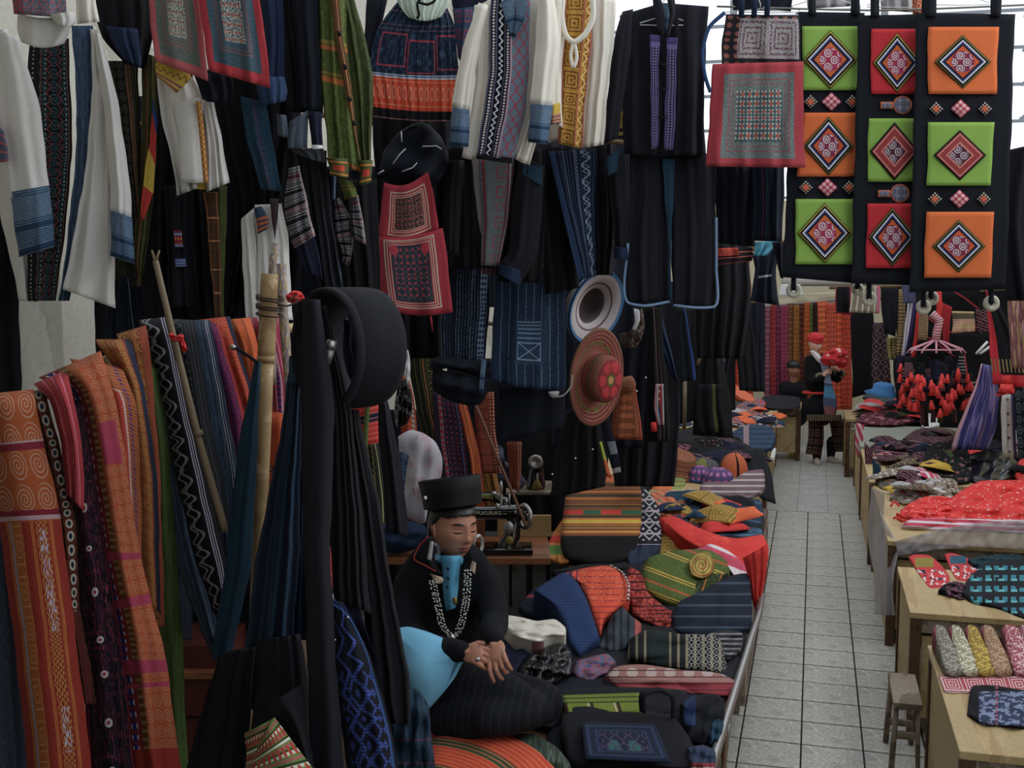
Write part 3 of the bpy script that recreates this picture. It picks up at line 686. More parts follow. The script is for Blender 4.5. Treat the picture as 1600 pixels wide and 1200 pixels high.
jacket_sleeve(t, [(748, 4), (722, 80), (709, 140), (702, 228)], [(764, 8), (742, 110), (735, 170), (731, 230)], 4.36, CREAM2, BATIK, .22, vol=.04)
jacket_sleeve(t, [(840, -8), (838, 60), (830, 130), (826, 222)], [(866, -8), (874, 60), (868, 130), (855, 226)], 4.34, CREAM2, BATIK, .22, vol=.04)
cloth('collar', [(782, 4), (790, 30), (798, 56)], [(800, -6), (806, 20), (803, 56)], 4.38, BATIK, t, (1, .004), .008)
cloth('collar', [(808, -6), (806, 24), (801, 56)], [(824, -4), (820, 24), (806, 60)], 4.37, BATIK, t, (1, .004), .008)
YP = mat('yellow_placket', '#b8841c', [(lambda c: c.sq(1, 8, 3, .4, U=c.u * 1.4), '#6a3418'), (lambda c: c.band(c.u, .72, .95) * c.zig(c.v, c.u, .84, 14, .08, .03), '#e8c070'),
    (lambda c: c.band(c.u, .66, .7) + c.band(c.u, .96, 1) + c.band(c.u, 0, .05), '#b0405c'), (lambda c: (c.noise(70, 1) > .6) * .6, '#e0b040')], vary=.1)
t = T('hemp_jacket', 'cream jacket with a mustard embroidered front and white corded neckline', 'jacket', 905, 110, 4.5)
cloth('body', [(868, -10), (868, 80), (862, 150), (856, 224)], [(896, -10), (890, 100), (888, 160), (890, 212)], 4.55, CREAM2, t, (2, .016), .03)
cloth('body', [(918, -10), (916, 100), (912, 180), (908, 232)], [(962, 0), (958, 80), (948, 160), (944, 226)], 4.52, CREAM2, t, (3, .018), .03)
cloth('placket', [(882, -8), (880, 80), (876, 160), (872, 224)], [(930, -8), (922, 80), (915, 160), (909, 233)], 4.46, YP, t, (2, .008), .012)
cloth('sleeve', [(868, -4), (852, 50), (850, 110), (846, 182)], [(884, -4), (882, 60), (876, 130), (880, 200)], 4.42, CREAM2, t, (2, .01), .035)
cloth('cuff', [(856, 166), (855, 196)], [(876, 160), (878, 192)], 4.38, mat('mustard_cuff', '#c8a420', [(lambda c: c.v < .5, '#b08060'), (lambda c: c.lines(c.v, 6, .3) * (c.v < .5), '#6a2c30')]), t, (1, .006), .03)
tube('neck_cord', [V(880, -6, 4.4), V(878, 26, 4.4), V(886, 58, 4.4), V(896, 66, 4.4), V(912, 56, 4.4), V(926, 30, 4.4), V(926, -4, 4.4)], .011, CREAM2, t, seg=8, n=28)
tube('neck_loop', [V(896, 66, 4.4), V(892, 86, 4.4), V(896, 106, 4.4), V(901, 92, 4.4), V(898, 68, 4.4)], .007, CREAM2, t, seg=7, n=20)
hanger(800, -2, 76, 4.43, label='white wire hanger inside the white jacket with braided front')
hanger(904, 24, 70, 4.5, label='white wire hanger inside the mustard fronted jacket', down=10)
# black jacket with purple bands
PB = mat('purple_band', '#3c3358', [(lambda c: c.lines(c.v, 46, .5) * (c.band(c.u, .3, .42) + c.band(c.u, .6, .72)), '#9a90c0'), (lambda c: c.band(c.u, .08, .16) + c.band(c.u, .86, .94) + c.band(c.v, .88, .92), '#6c5f98'), (lambda c: c.v > .93, '#4c3c70')], vary=.1)
JK = mat('blue_black_cotton', '#24242e', vary=.2)
t = T('black_jacket', 'black jacket with two purple embroidered bands down the front', 'jacket', 1038, 120, 4.6)
cloth('body', [(968, 24), (974, 100), (972, 180), (976, 240)], [(1034, 4), (1036, 100), (1034, 180), (1032, 246)], 4.62, JK, t, (2, .02), .03)
cloth('body', [(1030, 4), (1033, 100), (1034, 180), (1030, 243)], [(1108, 10), (1104, 60), (1100, 140), (1103, 243)], 4.61, JK, t, (3, .018), .035)
cloth('sleeve', [(972, 18), (956, 80), (948, 160), (942, 226)], [(990, 14), (984, 90), (975, 150), (966, 216)], 4.55, JK, t, (2, .014), .04)
cloth('collar', [(1020, -6), (1022, 20), (1030, 52)], [(1034, -2), (1038, 20), (1040, 56)], 4.53, JK, t, (1, .004), .012)
cloth('collar', [(1042, -2), (1046, 22), (1040, 56)], [(1054, -4), (1056, 20), (1044, 60)], 4.53, JK, t, (1, .004), .012)
cloth('lining', [(1036, 6), (1040, 50)], [(1048, 6), (1042, 52)], 4.57, BATIK, t, (1, .002), .004)
cloth('embroidered_band', [(1014, 54), (1017, 140), (1016, 234)], [(1031, 55), (1030, 140), (1028, 230)], 4.53, PB, t, (1, .004), .004)
cloth('embroidered_band', [(1041, 58), (1040, 140), (1037, 234)], [(1059, 59), (1057, 140), (1052, 235)], 4.53, PB, t, (1, .004), .004)
for y in (100, 138, 182): tube('frog_button', [V(1029, y, 4.52), V(1035, y + 2, 4.51), V(1042, y, 4.52)], .004, BLACK, t, seg=6)
t = T('yellow_cuffed_sleeve', 'black jacket with a yellow striped cuff peeking beside the purple banded jacket', 'jacket', 970, 200, 4.7)
cloth('sleeve', [(956, 120), (954, 190), (958, 216)], [(982, 120), (978, 190), (975, 217)], 4.72, BLACK, t, (1, .006), .03)
cloth('cuff', [(964, 178), (960, 218)], [(975, 172), (976, 216)], 4.66, mat('striped_cuff', '#c8b020', [(lambda c: c.lines(c.v, 4, .5) * (c.v < .5), '#403038')]), t, (1, .002), .01)
hanger(1040, 24, 80, 4.58, label='wire hanger inside the black jacket with purple bands')
t = T('wide_trousers', 'wide black trousers with pale blue hems under the purple banded jacket', 'trousers', 1048, 360, 4.65)
HEMB = mat('pale_blue_piping', '#7d9cc0', vary=.1)
cloth('leg', [(984, 240), (984, 330), (981, 420), (983, 474)], [(1046, 240), (1046, 330), (1046, 420), (1047, 470)], 4.66, JK, t, (3, .014), .03)
cloth('leg', [(1044, 240), (1048, 330), (1050, 420), (1052, 477)], [(1118, 240), (1119, 330), (1119, 420), (1118, 480)], 4.65, JK, t, (3, .014), .03)
cloth('inset', [(1034, 248), (1042, 340), (1046, 470)], [(1055, 248), (1050, 340), (1049, 470)], 4.62, TEAL, t, (1, .004), .004)
tube('piping', [V(981, 380, 4.64), V(983, 474, 4.64), V(1006, 478, 4.62), V(1047, 471, 4.63)], .006, HEMB, t, seg=6, n=20)
tube('piping', [V(1052, 477, 4.63), V(1090, 481, 4.61), V(1117, 479, 4.62), V(1119, 420, 4.63), V(1119, 340, 4.63)], .006, HEMB, t, seg=6, n=20)
# big apron
APT = mat('apron_top', '#2c2a30', [(lambda c: c.rect(.2, .98, .18, .92), '#8c8488'), (lambda c: c.sq(2, 1, 4, .4, U=(c.u - .18) * 1.25, W=(c.v - .18) * 1.35) * c.rect(.2, .98, .18, .92), '#5c2c48'),
    (lambda c: c.dots(8, 7, .3) * (1 - c.rect(.2, .98, .18, .92)), '#8c5048'), (lambda c: (c.noise(60, 1) > .56) * c.rect(.2, .98, .18, .92) * .7, '#d8d0c8')], vary=.15)
APM = mat('apron_main', '#b23a44', [(lambda c: c.rect(.14, .9, .1, .88), '#6b7674'), (lambda c: c.frame(.2, .85, .16, .83, .012, .9) + c.frame(.24, .81, .2, .79, .008, .9), '#9c4a50'),
    (lambda c: c.rect(.28, .77, .24, .74), '#46555a'), (lambda c: c.rect(.28, .77, .24, .74) * c.dots(26, 24, .28), '#a8b4ac'), (lambda c: c.rect(.28, .77, .24, .74) * c.dots(13, 12, .25), '#b04a40'),
    (lambda c: c.rect(.14, .9, .1, .88) * (c.noise(70, 1) > .62) * .6, '#a8aca4')], vary=.15)
t = T('embroidered_apron', 'large red bordered apron with a square patterned upper panel', 'apron', 1180, 150, 4.4)
cloth('upper_panel', [(1134, 22), (1128, 60), (1128, 104)], [(1248, 24), (1250, 60), (1252, 106)], 4.42, APT, t, (3, .014), .01)
cloth('lower_panel', [(1114, 100), (1108, 180), (1103, 260)], [(1254, 96), (1256, 180), (1258, 262)], 4.4, APM, t, (4, .018), .012)
tube('strap', [V(1132, 20, 4.38), V(1110, 40, 4.38), V(1098, 80, 4.38), V(1102, 120, 4.38), V(1110, 144, 4.39)], .012, mat('blue_cord', '#2c4878'), t, seg=7, n=20, flat=.6)
for x in (1158, 1178, 1198): tube('strap', [V(x, 26, 4.4), V(x + 2, -12, 4.4)], .011, INDIGO, t, seg=7)
hanger(1188, 14, 118, 4.44, label='wide wire hanger holding the large red bordered apron', down=6)
C('cream_lining', 'ink blue cloth on the rail above the large apron', 'textile', [(1142, -20), (1146, 16)], [(1240, -20), (1236, 18)], 4.6, INK, folds=(3, .01), vol=.02)
# banners
def dia_mat(name, bord, inner, sw, ground2='#e0dce4'):
    return mat(name, '#16161c', [
        (lambda c: c.frame(.015, .985, .015, .985, .03), bord), (lambda c: c.frame(.09, .91, .09, .91, .035), ground2),
        (lambda c: c.frame(.13, .87, .13, .87, .03), '#3c4a8c'), (lambda c: c.rect(.2, .8, .2, .8), inner),
        (lambda c: ((c.u - .5) * (c.u - .5) + (c.v - .5) * (c.v - .5)).sqrt() < .285, sw),
        (lambda c: c.spiral(4.2, 4.2, 2.2, .45, U=c.u + .02, W=c.v + .02) * (((c.u - .5) * (c.u - .5) + (c.v - .5) * (c.v - .5)).sqrt() < .27), ground2),
        (lambda c: c.lines(c.u + c.v, 18, .3) * c.frame(.015, .985, .015, .985, .05), '#1a1a20')], vary=.08)
DM1 = dia_mat('diamond_yellow', '#c8b428', '#d8641e', '#b02850'); DM2 = dia_mat('diamond_plain', '#8c8438', '#d8541e', '#8c2848')
DM3 = mat('diamond_red', '#1c221c', [(lambda c: c.rect(.05, .95, .05, .95), '#b8443c'), (lambda c: c.frame(.08, .92, .08, .92, .02) + c.frame(.24, .76, .24, .76, .02), '#e0a8a0'), (lambda c: c.lines(c.u + c.v, 22, .4) * c.frame(.1, .9, .1, .9, .12), '#7c2430'),
    (lambda c: c.rect(.28, .72, .28, .72), '#5c2c40'), (lambda c: c.spiral(4.2, 4.2, 2.2, .45, U=c.u + .02, W=c.v + .02) * c.rect(.28, .72, .28, .72), '#d8c8d0')], vary=.08)
SD1 = mat('small_diamond_pink', '#b8384c', [(lambda c: c.cross(3, 3, .2), '#e8b0b8')], vary=.05); SD2 = mat('small_diamond_orange', '#d8643c', [(lambda c: 1 - c.rect(.25, .75, .25, .75), '#1c1c22'), (lambda c: c.dots(4, 4, .3) * (1 - c.rect(.25, .75, .25, .75)), '#c8c0b0')], vary=.05)
ROS = mat('rosette', '#8c8ca0', [(lambda c: c.spiral(2.6, 2.6, 2, .45), '#34344c'), (lambda c: (((c.u - .5) * (c.u - .5) + (c.v - .5) * (c.v - .5)).sqrt() > .42), '#d87040')], vary=.05)
LIME = plain('lime_felt', '#8fbb42', vary=.08, weave=60); ORF = plain('orange_felt', '#ee6f22', vary=.08, weave=60); REF = plain('red_felt', '#d2202e', vary=.08, weave=60)
BORD = plain('banner_black', '#1f222c', vary=.12, weave=60)
def banner(label, L0, L1, R0, R1, D, cols, sq, dms, smalls, mode):
    t = T('cloth_banner', label, 'banner', (L0[0] + R0[0]) / 2, 200, D, 'bright panelled banners hanging by the aisle')
    cloth('backing', [L0, L1], [R0, R1], D, BORD, t, (1.5, .008), .008, res=(24, 40))
    for (x0, x1, y0, y1, x0b, x1b), cc, dm in zip(sq, cols, dms):
        cloth('square_panel', [(x0, y0), (x0b, y1)], [(x1, y0), (x1b, y1)], D - .014, cc, t, (1.5, .003), .005, res=(16, 16))
        cx = (x0 + x1 + x0b + x1b) / 4; cy = (y0 + y1) / 2 + 2; w = (x1 - x0) * (.40 if mode == 3 else .47); h = (y1 - y0) * (.40 if mode == 3 else .46)
        quad('diamond_patch', [(cx, cy - h), (cx + w, cy), (cx, cy + h), (cx - w, cy)], D - .024, dm, t)
    for y, x0, x1 in smalls:
        w = x1 - x0; cx = (x0 + x1) / 2
        if mode == 2:
            quad('small_patch', [(x0 + w * .16, y - 5), (x0 + w * .36, y - 5), (x0 + w * .36, y + 6), (x0 + w * .16, y + 6)], D - .018, ROS, t, n=5)
            pts = [(cx + 1 + 15 * math.cos(a), y + 15 * math.sin(a)) for a in np.linspace(0, 2 * PI, 16, endpoint=False)]
            inflate('rosette_patch', pts, D - .012, .006, ROS, t, n=20, nr=4)
        else:
            quad('small_patch', [(cx, y - 15), (cx + 16, y), (cx, y + 15), (cx - 16, y)], D - .018, SD1, t, n=5)
            for s in (-1, 1): quad('small_patch', [(cx + s * w * .36, y - 12), (cx + s * w * .36 + 12, y), (cx + s * w * .36, y + 12), (cx + s * w * .36 - 12, y)], D - .018, SD2, t, n=5)
    return t
t = banner('leftmost of three bright banners, lime, orange and lime squares', (1243, 18), (1222, 433), (1352, 20), (1342, 443), 4.46, [LIME, ORF, LIME], [(1253, 1344, 41, 141, 1253, 1340), (1255, 1340, 176, 276, 1246, 1338), (1244, 1336, 311, 413, 1242, 1334)], [DM1, DM2, DM1], [(159, 1254, 1344), (293, 1246, 1340)], 1)
for x in (1262, 1330): cloth('hanging_loop', [(x, -30), (x, 22)], [(x + 14, -30), (x + 14, 24)], 4.45, BORD, t, (1, .002), .006)
t = banner('middle of three bright banners, red, lime and red squares', (1341, 24), (1330, 443), (1458, 22), (1440, 446), 4.4, [REF, LIME, REF], [(1362, 1444, 45, 147, 1360, 1442), (1357, 1440, 185, 284, 1356, 1438), (1355, 1436, 318, 419, 1353, 1434)], [DM1, DM3, DM2], [(164, 1360, 1458), (302, 1356, 1454)], 2)
for x in (1360, 1440): cloth('hanging_loop', [(x, -30), (x, 26)], [(x + 14, -30), (x + 14, 26)], 4.39, BORD, t, (1, .002), .006)
t = banner('rightmost of three bright banners, orange, lime and orange squares', (1432, 20), (1421, 457), (1586, 22), (1572, 452), 4.32, [ORF, LIME, ORF], [(1450, 1561, 42, 147, 1450, 1557), (1450, 1553, 191, 290, 1448, 1549), (1448, 1552, 331, 434, 1443, 1550)], [DM2, DM3, DM2], [(170, 1448, 1554), (311, 1446, 1552)], 3)
for x in (1447, 1548): cloth('hanging_loop', [(x, -30), (x, 26)], [(x + 16, -30), (x + 16, 26)], 4.31, BORD, t, (1, .002), .006)
# hangers with pale blouses above banners
for k, (x, y, w) in enumerate([(1205, 0, 90), (1290, -6, 110), (1405, -8, 100), (1495, -12, 100)]):
    hanger(x, y, w, 4.7, label=['white wire hanger above the large apron', 'white wire hanger above the leftmost bright banner', 'white wire hanger above the middle bright banner', 'white wire hanger above the rightmost bright banner'][k], down=16)
C('pale_blouse', 'pale blouse on a wire hanger above the leftmost bright banner', 'blouse', [(1258, -40), (1262, 14)], [(1336, -40), (1330, 10)], 4.75, GREYW, folds=(3, .02), vol=.03)
C('pale_blouse', 'pale blouse on a wire hanger above the middle bright banner', 'blouse', [(1372, -40), (1378, 16)], [(1434, -40), (1430, 20)], 4.75, GREYW, folds=(3, .02), vol=.03)
C('red_scarf', 'red patterned sash end hanging between the middle and right banner tops', 'sash', [(1424, -30), (1426, 24)], [(1444, -30), (1446, 20)], 4.66, mat('red_patterned', '#b83040', [(lambda c: c.dia(2, 4, 2, .4), '#c8a050')]), folds=(1, .004))
RINGM = mat('bone_ring', '#c9c3b0', rough=.5, vary=.1, weave=0)
def ring(px, py, D, r, par=None, label=None):
    c = P(px, py, D); rr = r / FPX * D
    pts = [(c[0] + RT[0] * rr * .62 * math.cos(a), c[1] + RT[1] * rr * .62 * math.cos(a), c[2] + rr * .62 * math.sin(a)) for a in np.linspace(0, 2 * PI, 24, endpoint=False)]
    return tube('ring', pts, rr * .38, RINGM, par, closed=True, seg=8)
for k, (x, y, r, D, lab) in enumerate([(1240, 454, 12, 4.5, 'pale ring weight hanging under the leftmost bright banner'), (1340, 452, 10, 4.6, 'pale ring weight hidden between left and middle banner bottoms'), (1358, 467, 12, 4.45, 'pale ring weight under the middle bright banner'), (1443, 480, 12, 4.38, 'pale ring weight at the left end of the right banner'), (1455, 466, 12, 4.5, 'pale ring weight just behind the right banner bottom'), (1549, 474, 13, 4.36, 'pale ring weight at the right end of the right banner')]):
    t = T('ring_weight', lab, 'ring', x, y, D, 'pale ring weights under the bright banners')
    ring(x, y, D, r, t)
    cloth('tie', [(x - 4, y - 32), (x - 4, y)], [(x + 4, y - 32), (x + 4, y)], D - .015, BORD, t, (1, 0), .003, res=(5, 6))
C('black_coat', 'black coat at the right picture edge beside the banners', 'coat', [(1572, 235), (1556, 330), (1574, 470)], [(1640, 220), (1640, 330), (1640, 470)], 4.6, JK, folds=(3, .02), vol=.04)
# behind the big apron
TR = mat('pinstriped_navy', '#1c2436', [(lambda c: c.band(c.u, .3, .33), '#7c3048'), (lambda c: c.lines(c.u, 5, .4) * .5, '#2c3a56')])
C('navy_trousers', 'navy trousers hanging below the large red bordered apron, left leg pair', 'trousers', [(1116, 255), (1120, 380)], [(1180, 255), (1180, 386)], 4.75, INK, folds=(4, .016), vol=.03)
C('pinstriped_trousers', 'pinstriped navy trousers below the large red bordered apron, against the lime banner', 'trousers', [(1176, 255), (1178, 376)], [(1226, 255), (1222, 378)], 4.7, TR, folds=(3, .012), vol=.03)
# ================================================================= second row
t = T('hooded_bundle', 'bunched navy blouse on tangled wire hangers above the red apron', 'blouse', 640, 240, 4.6)
inflate('bunched_cloth', [(592, 275), (600, 235), (625, 205), (660, 190), (690, 215), (700, 250), (690, 280), (660, 300), (625, 295)], 4.62, .09, INK, t, noise=.02, nfreq=5)
for a in ([(627, 205), (628, 222)], [(590, 272), (600, 266)], [(614, 256), (624, 242), (634, 232)], [(628, 268), (645, 262), (652, 254)], [(660, 229), (682, 228), (690, 233)]):
    tube('hanger_wire', [V(x, y, 4.49) for x, y in a], .0022, M_WIRE, t, seg=5)
C('dark_trousers', 'black trousers hanging behind the bunched navy blouse', 'trousers', [(582, 180), (586, 300), (590, 420)], [(706, 185), (704, 300), (700, 380)], 4.85, BLACK2, folds=(5, .03), vol=.04)
RA = mat('red_apron_upper', '#a32a38', [(lambda c: c.frame(.16, .88, .12, .86, .022, 1) + c.frame(.21, .83, .17, .81, .014, 1) + c.frame(.25, .8, .2, .78, .012, 1), '#b8a890'),
    (lambda c: c.rect(.27, .78, .22, .76), '#5e4a3c'), (lambda c: c.spiral(5, 5, 2, .4) * c.rect(.27, .78, .22, .76), '#2c2420'), (lambda c: c.dots(14, 12, .25) * c.rect(.27, .78, .22, .76), '#a04050')], vary=.15)
RB = mat('red_apron_lower', '#a32a38', [(lambda c: c.frame(.14, .86, .1, .95, .02, .8) + c.frame(.18, .82, .13, .92, .014, .8) + c.frame(.22, .79, .16, .89, .012, .8), '#b8a890'),
    (lambda c: c.rect(.24, .76, .18, .87), '#333a44'), (lambda c: c.dia(6, 7, 2, .35) * c.rect(.26, .74, .2, .85), '#50484c'), (lambda c: c.dots(12, 14, .25) * c.rect(.28, .72, .24, .85), '#a03c4c'),
    (lambda c: c.dots(1, 1, .06, U=c.u + .22, W=c.v - .32) + c.dots(1, 1, .06, U=c.u - .22, W=c.v - .32), '#b83040')], vary=.15)
t = T('red_apron', 'dark red apron with striped square frames hanging in the middle', 'apron', 645, 380, 4.5)
cloth('upper_panel', [(600, 285), (594, 330), (590, 372)], [(668, 268), (680, 310), (686, 360)], 4.5, RA, t, (2, .014), .015, sag=12)
cloth('lower_panel', [(582, 368), (588, 430), (597, 482)], [(692, 356), (700, 420), (708, 488)], 4.48, RB, t, (2, .014), .015, sag=8)
tube('tie_string', [V(672, 490, 4.47), V(676, 518, 4.47)], .006, CRIM, t, r2=.002, seg=6)
# jackets with panels
PAN = mat('grey_red_greek_panel', '#70787a', [(lambda c: c.sq(1.2, 6.5, 2, .22, U=c.u + .5), '#a83c4c'), (lambda c: c.band(c.u, .1, .16) + c.band(c.u, .84, .88), '#a02c38'), (lambda c: c.band(c.u, .9, .94), '#d8ccc8'), (lambda c: (c.noise(60, 1) > .56) * .5, '#4e585c')], vary=.15)
t = T('black_jacket', 'black jacket with a grey and red key pattern panel', 'jacket', 750, 330, 4.7)
cloth('body', [(700, 232), (702, 300), (700, 420)], [(752, 232), (756, 330), (768, 420)], 4.76, BLACK, t, (3, .02), .04)
cloth('lining', [(735, 240), (742, 300), (754, 380)], [(754, 240), (758, 300), (758, 360)], 4.7, GREYW, t, (1, .004), .006)
cloth('embroidered_panel', [(748, 248), (752, 320), (752, 415)], [(804, 244), (798, 320), (780, 416)], 4.66, PAN, t, (2, .01), .014)
cloth('body', [(800, 235), (792, 340), (776, 440)], [(850, 232), (852, 340), (845, 442)], 4.72, BLACK, t, (3, .02), .04)
cloth('sleeve', [(812, 240), (800, 320), (790, 400), (780, 412)], [(850, 260), (848, 320), (838, 400), (812, 446)], 4.62, BLACK2, t, (2, .014), .05)
cloth('cuff', [(780, 412), (778, 428)], [(816, 424), (812, 448)], 4.6, INDIGO, t, (1, .004), .05)
cloth('shoulder_patch', [(818, 256), (814, 272)], [(846, 262), (847, 292)], 4.58, TEAL, t, (1, .002), .01)
cloth('hem', [(752, 417), (752, 428)], [(780, 418), (778, 432)], 4.68, mat('hem_strip', '#2c2c3a', [(lambda c: c.lines(c.u, 4, .3), '#7a3c44')]), t, (1, .002), .006)
cloth('sleeve', [(700, 250), (692, 330), (695, 390)], [(725, 250), (720, 330), (718, 400)], 4.65, BLACK, t, (2, .014), .05)
SER = mat('indigo_scroll_panel', '#1c2740', [(lambda c: c.wave(c.v, c.u, .72, 9, .1, .035) + c.wave(c.v, c.u, .72, 18, .07, .02), '#8a9cb4'), (lambda c: c.zig(c.v, c.u, .46, 40, .03, .02) + c.dots(1, 60, .3, U=(c.u - .12) * 10) * c.band(c.u, .12, .22), '#6c7c98'), (lambda c: c.lines(c.u, 12, .18), '#4c5c7c')], vary=.12)
t = T('black_jacket', 'black jacket with a slanting indigo scroll panel and bright blue stripe', 'jacket', 900, 330, 4.75)
cloth('body', [(845, 230), (845, 340), (852, 460)], [(905, 230), (900, 340), (905, 450)], 4.82, BLACK, t, (3, .02), .04)
cloth('body', [(925, 225), (928, 340), (930, 430)], [(962, 225), (965, 340), (958, 430)], 4.8, BLACK2, t, (3, .02), .04)
cloth('blue_stripe', [(857, 236), (878, 330), (904, 438)], [(866, 236), (888, 330), (914, 436)], 4.68, BLUE, t, (1, .004), .006)
cloth('embroidered_panel', [(866, 236), (888, 330), (914, 436)], [(932, 232), (930, 330), (930, 432)], 4.69, SER, t, (2, .008), .012)
cloth('sleeve', [(948, 260), (955, 330), (960, 384)], [(976, 236), (982, 330), (980, 390)], 4.66, BLACK2, t, (2, .012), .04)
cloth('cuff', [(957, 384), (958, 403)], [(981, 388), (981, 406)], 4.64, INDIGO, t, (1, .004), .04)
cloth('shoulder_patch', [(948, 246), (950, 276)], [(968, 232), (964, 268)], 4.6, TEAL, t, (1, .002), .006)
# batik skirts
BAT2 = mat('batik_skirt_dark', '#1c2a40', [(lambda c: c.lines(c.u, 16, .18) * (c.noise(50, 2, (.4, 1)) > .42) * .8, '#7d92a8'), (lambda c: c.band(c.u, .8, .95) * c.lines(c.v, 22, .5) * .6, '#6d84a0'), (lambda c: c.band(c.u, .12, .3) * .8, '#1c2638')], vary=.2)
BAT3 = mat('batik_skirt_framed', '#22344e', [(lambda c: c.lines(c.u, 9, .08) * (c.noise(50, 2) > .4) * .8, '#7890ac'), (lambda c: c.rect(.32, .68, .22, .58), '#2f4764'),
    (lambda c: c.rect(.34, .66, .4, .6) * c.lines(c.v, 24, .3), '#7890a8'), (lambda c: c.frame(.34, .66, .25, .39, .012, 1), '#7c94b0'), (lambda c: (((c.u - .5) * .42).abs() - (c.v - .32).abs()).abs() * 1 < .004 * c.rect(.34, .66, .25, .39), '#8ea4bc'),
    (lambda c: (c.noise(80, 2) > .62) * .35, '#6880a0')], vary=.2)
C('batik_skirt', 'dark indigo skirt with pale batik stripes, hem rolled up', 'skirt', [(690, 395), (690, 480), (690, 562)], [(768, 395), (764, 480), (758, 562)], 4.95, BAT2, folds=(4, .016), vol=.03)
C('batik_skirt', 'wide indigo batik skirt with a framed cross motif in the centre', 'skirt', [(772, 430), (770, 500), (768, 596)], [(886, 425), (884, 500), (884, 608)], 4.9, BAT3, folds=(3, .016), vol=.035, sag=4)
t = T('folded_dark_skirt', 'black skirt bundle tied under the pale striped batik skirt', 'skirt', 720, 600, 4.9)
inflate('upper_roll', [(672, 562), (690, 556), (730, 562), (768, 568), (766, 592), (730, 584), (690, 575), (672, 578)], 4.9, .07, INK, t, noise=.012)
inflate('lower_roll', [(676, 576), (700, 580), (745, 590), (766, 592), (750, 632), (735, 634), (700, 625), (676, 608)], 4.88, .08, INK, t, noise=.014)
cloth('batik_edge', [(752, 560), (748, 612)], [(760, 562), (755, 614)], 4.8, BATIK, t, (1, .002), .004)
C('black_skirt', 'plain black cloth hanging below the framed batik skirt', 'skirt', [(780, 606), (784, 650), (780, 692)], [(882, 604), (884, 640), (878, 668)], 4.98, INK, folds=(2, .014), vol=.03)
# hanging rugs in the shade, lower middle
def rug(label, L, R, D, m, **k): return C('embroidered_textile', label, 'textile', L, R, D + 1.15, m, 'embroidered strips hanging behind the sewing machines', folds=k.pop('folds', (1.5, .012)), vol=k.pop('vol', .012), **k)
DGR = mat('dark_olive_weave', '#26281c', [(lambda c: c.lines(c.u, 6, .15), '#5c5a2c'), (lambda c: c.dia(4, 40, 2, .3) * c.band(c.u, .55, .9), '#8a8450'), (lambda c: c.band(c.u, .4, .45), '#8a5a30')], vary=.25)
PUR = mat('purple_beaded', '#3a2a40', [(lambda c: c.dots(1, 42, .42, U=(c.u - .2) * 7) * c.band(c.u, .2, .34), '#c8c8c8'), (lambda c: c.dots(6, 24, .18) * (c.u > .4), '#a83850'), (lambda c: c.band(c.u, .86, .9), '#5c6c9c'), (lambda c: c.dots(1, 21, .42, U=(c.u - .2) * 7) * c.band(c.u, .2, .34), '#a02c48')], vary=.2)
ORD = mat('orange_dotted_strip', '#c84a1c', [(lambda c: c.dots(5, 60, .25), '#e0b060'), (lambda c: c.band(c.u, .0, .12) + c.band(c.u, .88, 1), '#7a2c20')], vary=.2)
REDD = mat('dark_red_brocade', '#6e2a20', [(lambda c: (c.noise(60, 2) > .52) * .8, '#9c5030'), (lambda c: c.lines(c.v, 9, .06), '#3c1c18'), (lambda c: c.dots(2, 26, .2, U=(c.u - .7) * 3) * (c.u > .7), '#e8b8a0')], vary=.2)
rug('dark olive woven strip hanging from beneath the red apron', [(600, 470), (628, 520), (650, 640), (690, 780)], [(675, 478), (690, 560), (702, 650), (715, 790)], 5.3, DGR)
rug('purple textile with a pale beaded stripe above the seated woman', [(676, 610), (680, 700), (700, 800)], [(716, 620), (728, 700), (740, 800)], 5.2, PUR)
rug('bright orange dotted strip next to the purple beaded textile', [(714, 625), (728, 690), (745, 800)], [(728, 630), (748, 700), (760, 800)], 5.16, ORD)
rug('dark red brocade strip behind the leaning stick', [(742, 615), (744, 700), (748, 740)], [(772, 612), (776, 690), (784, 740)], 5.2, REDD)
rug('dark orange striped strip left of the second sewing machine', [(742, 716), (750, 760), (758, 810)], [(770, 716), (780, 760), (800, 810)], 5.28, mat('amber_strip', '#7a5020', [(lambda c: c.lines(c.v, 30, .4), '#c89040'), (lambda c: c.lines(c.u, 3, .2), '#3c2418')], vary=.2))
rug('small red striped strip beside the second sewing machine', [(792, 690), (796, 760)], [(815, 690), (812, 770)], 5.6, REDD)
rug('orange strip with a pale edge hanging under the black hat band', [(612, 560), (622, 600), (626, 680)], [(632, 570), (646, 620), (652, 690)], 4.9, mat('orange_edge_strip', '#b8421c', [(lambda c: c.band(c.u, .7, .9), '#a8a090'), (lambda c: c.lines(c.v, 18, .2), '#7c2c18')], vary=.2))
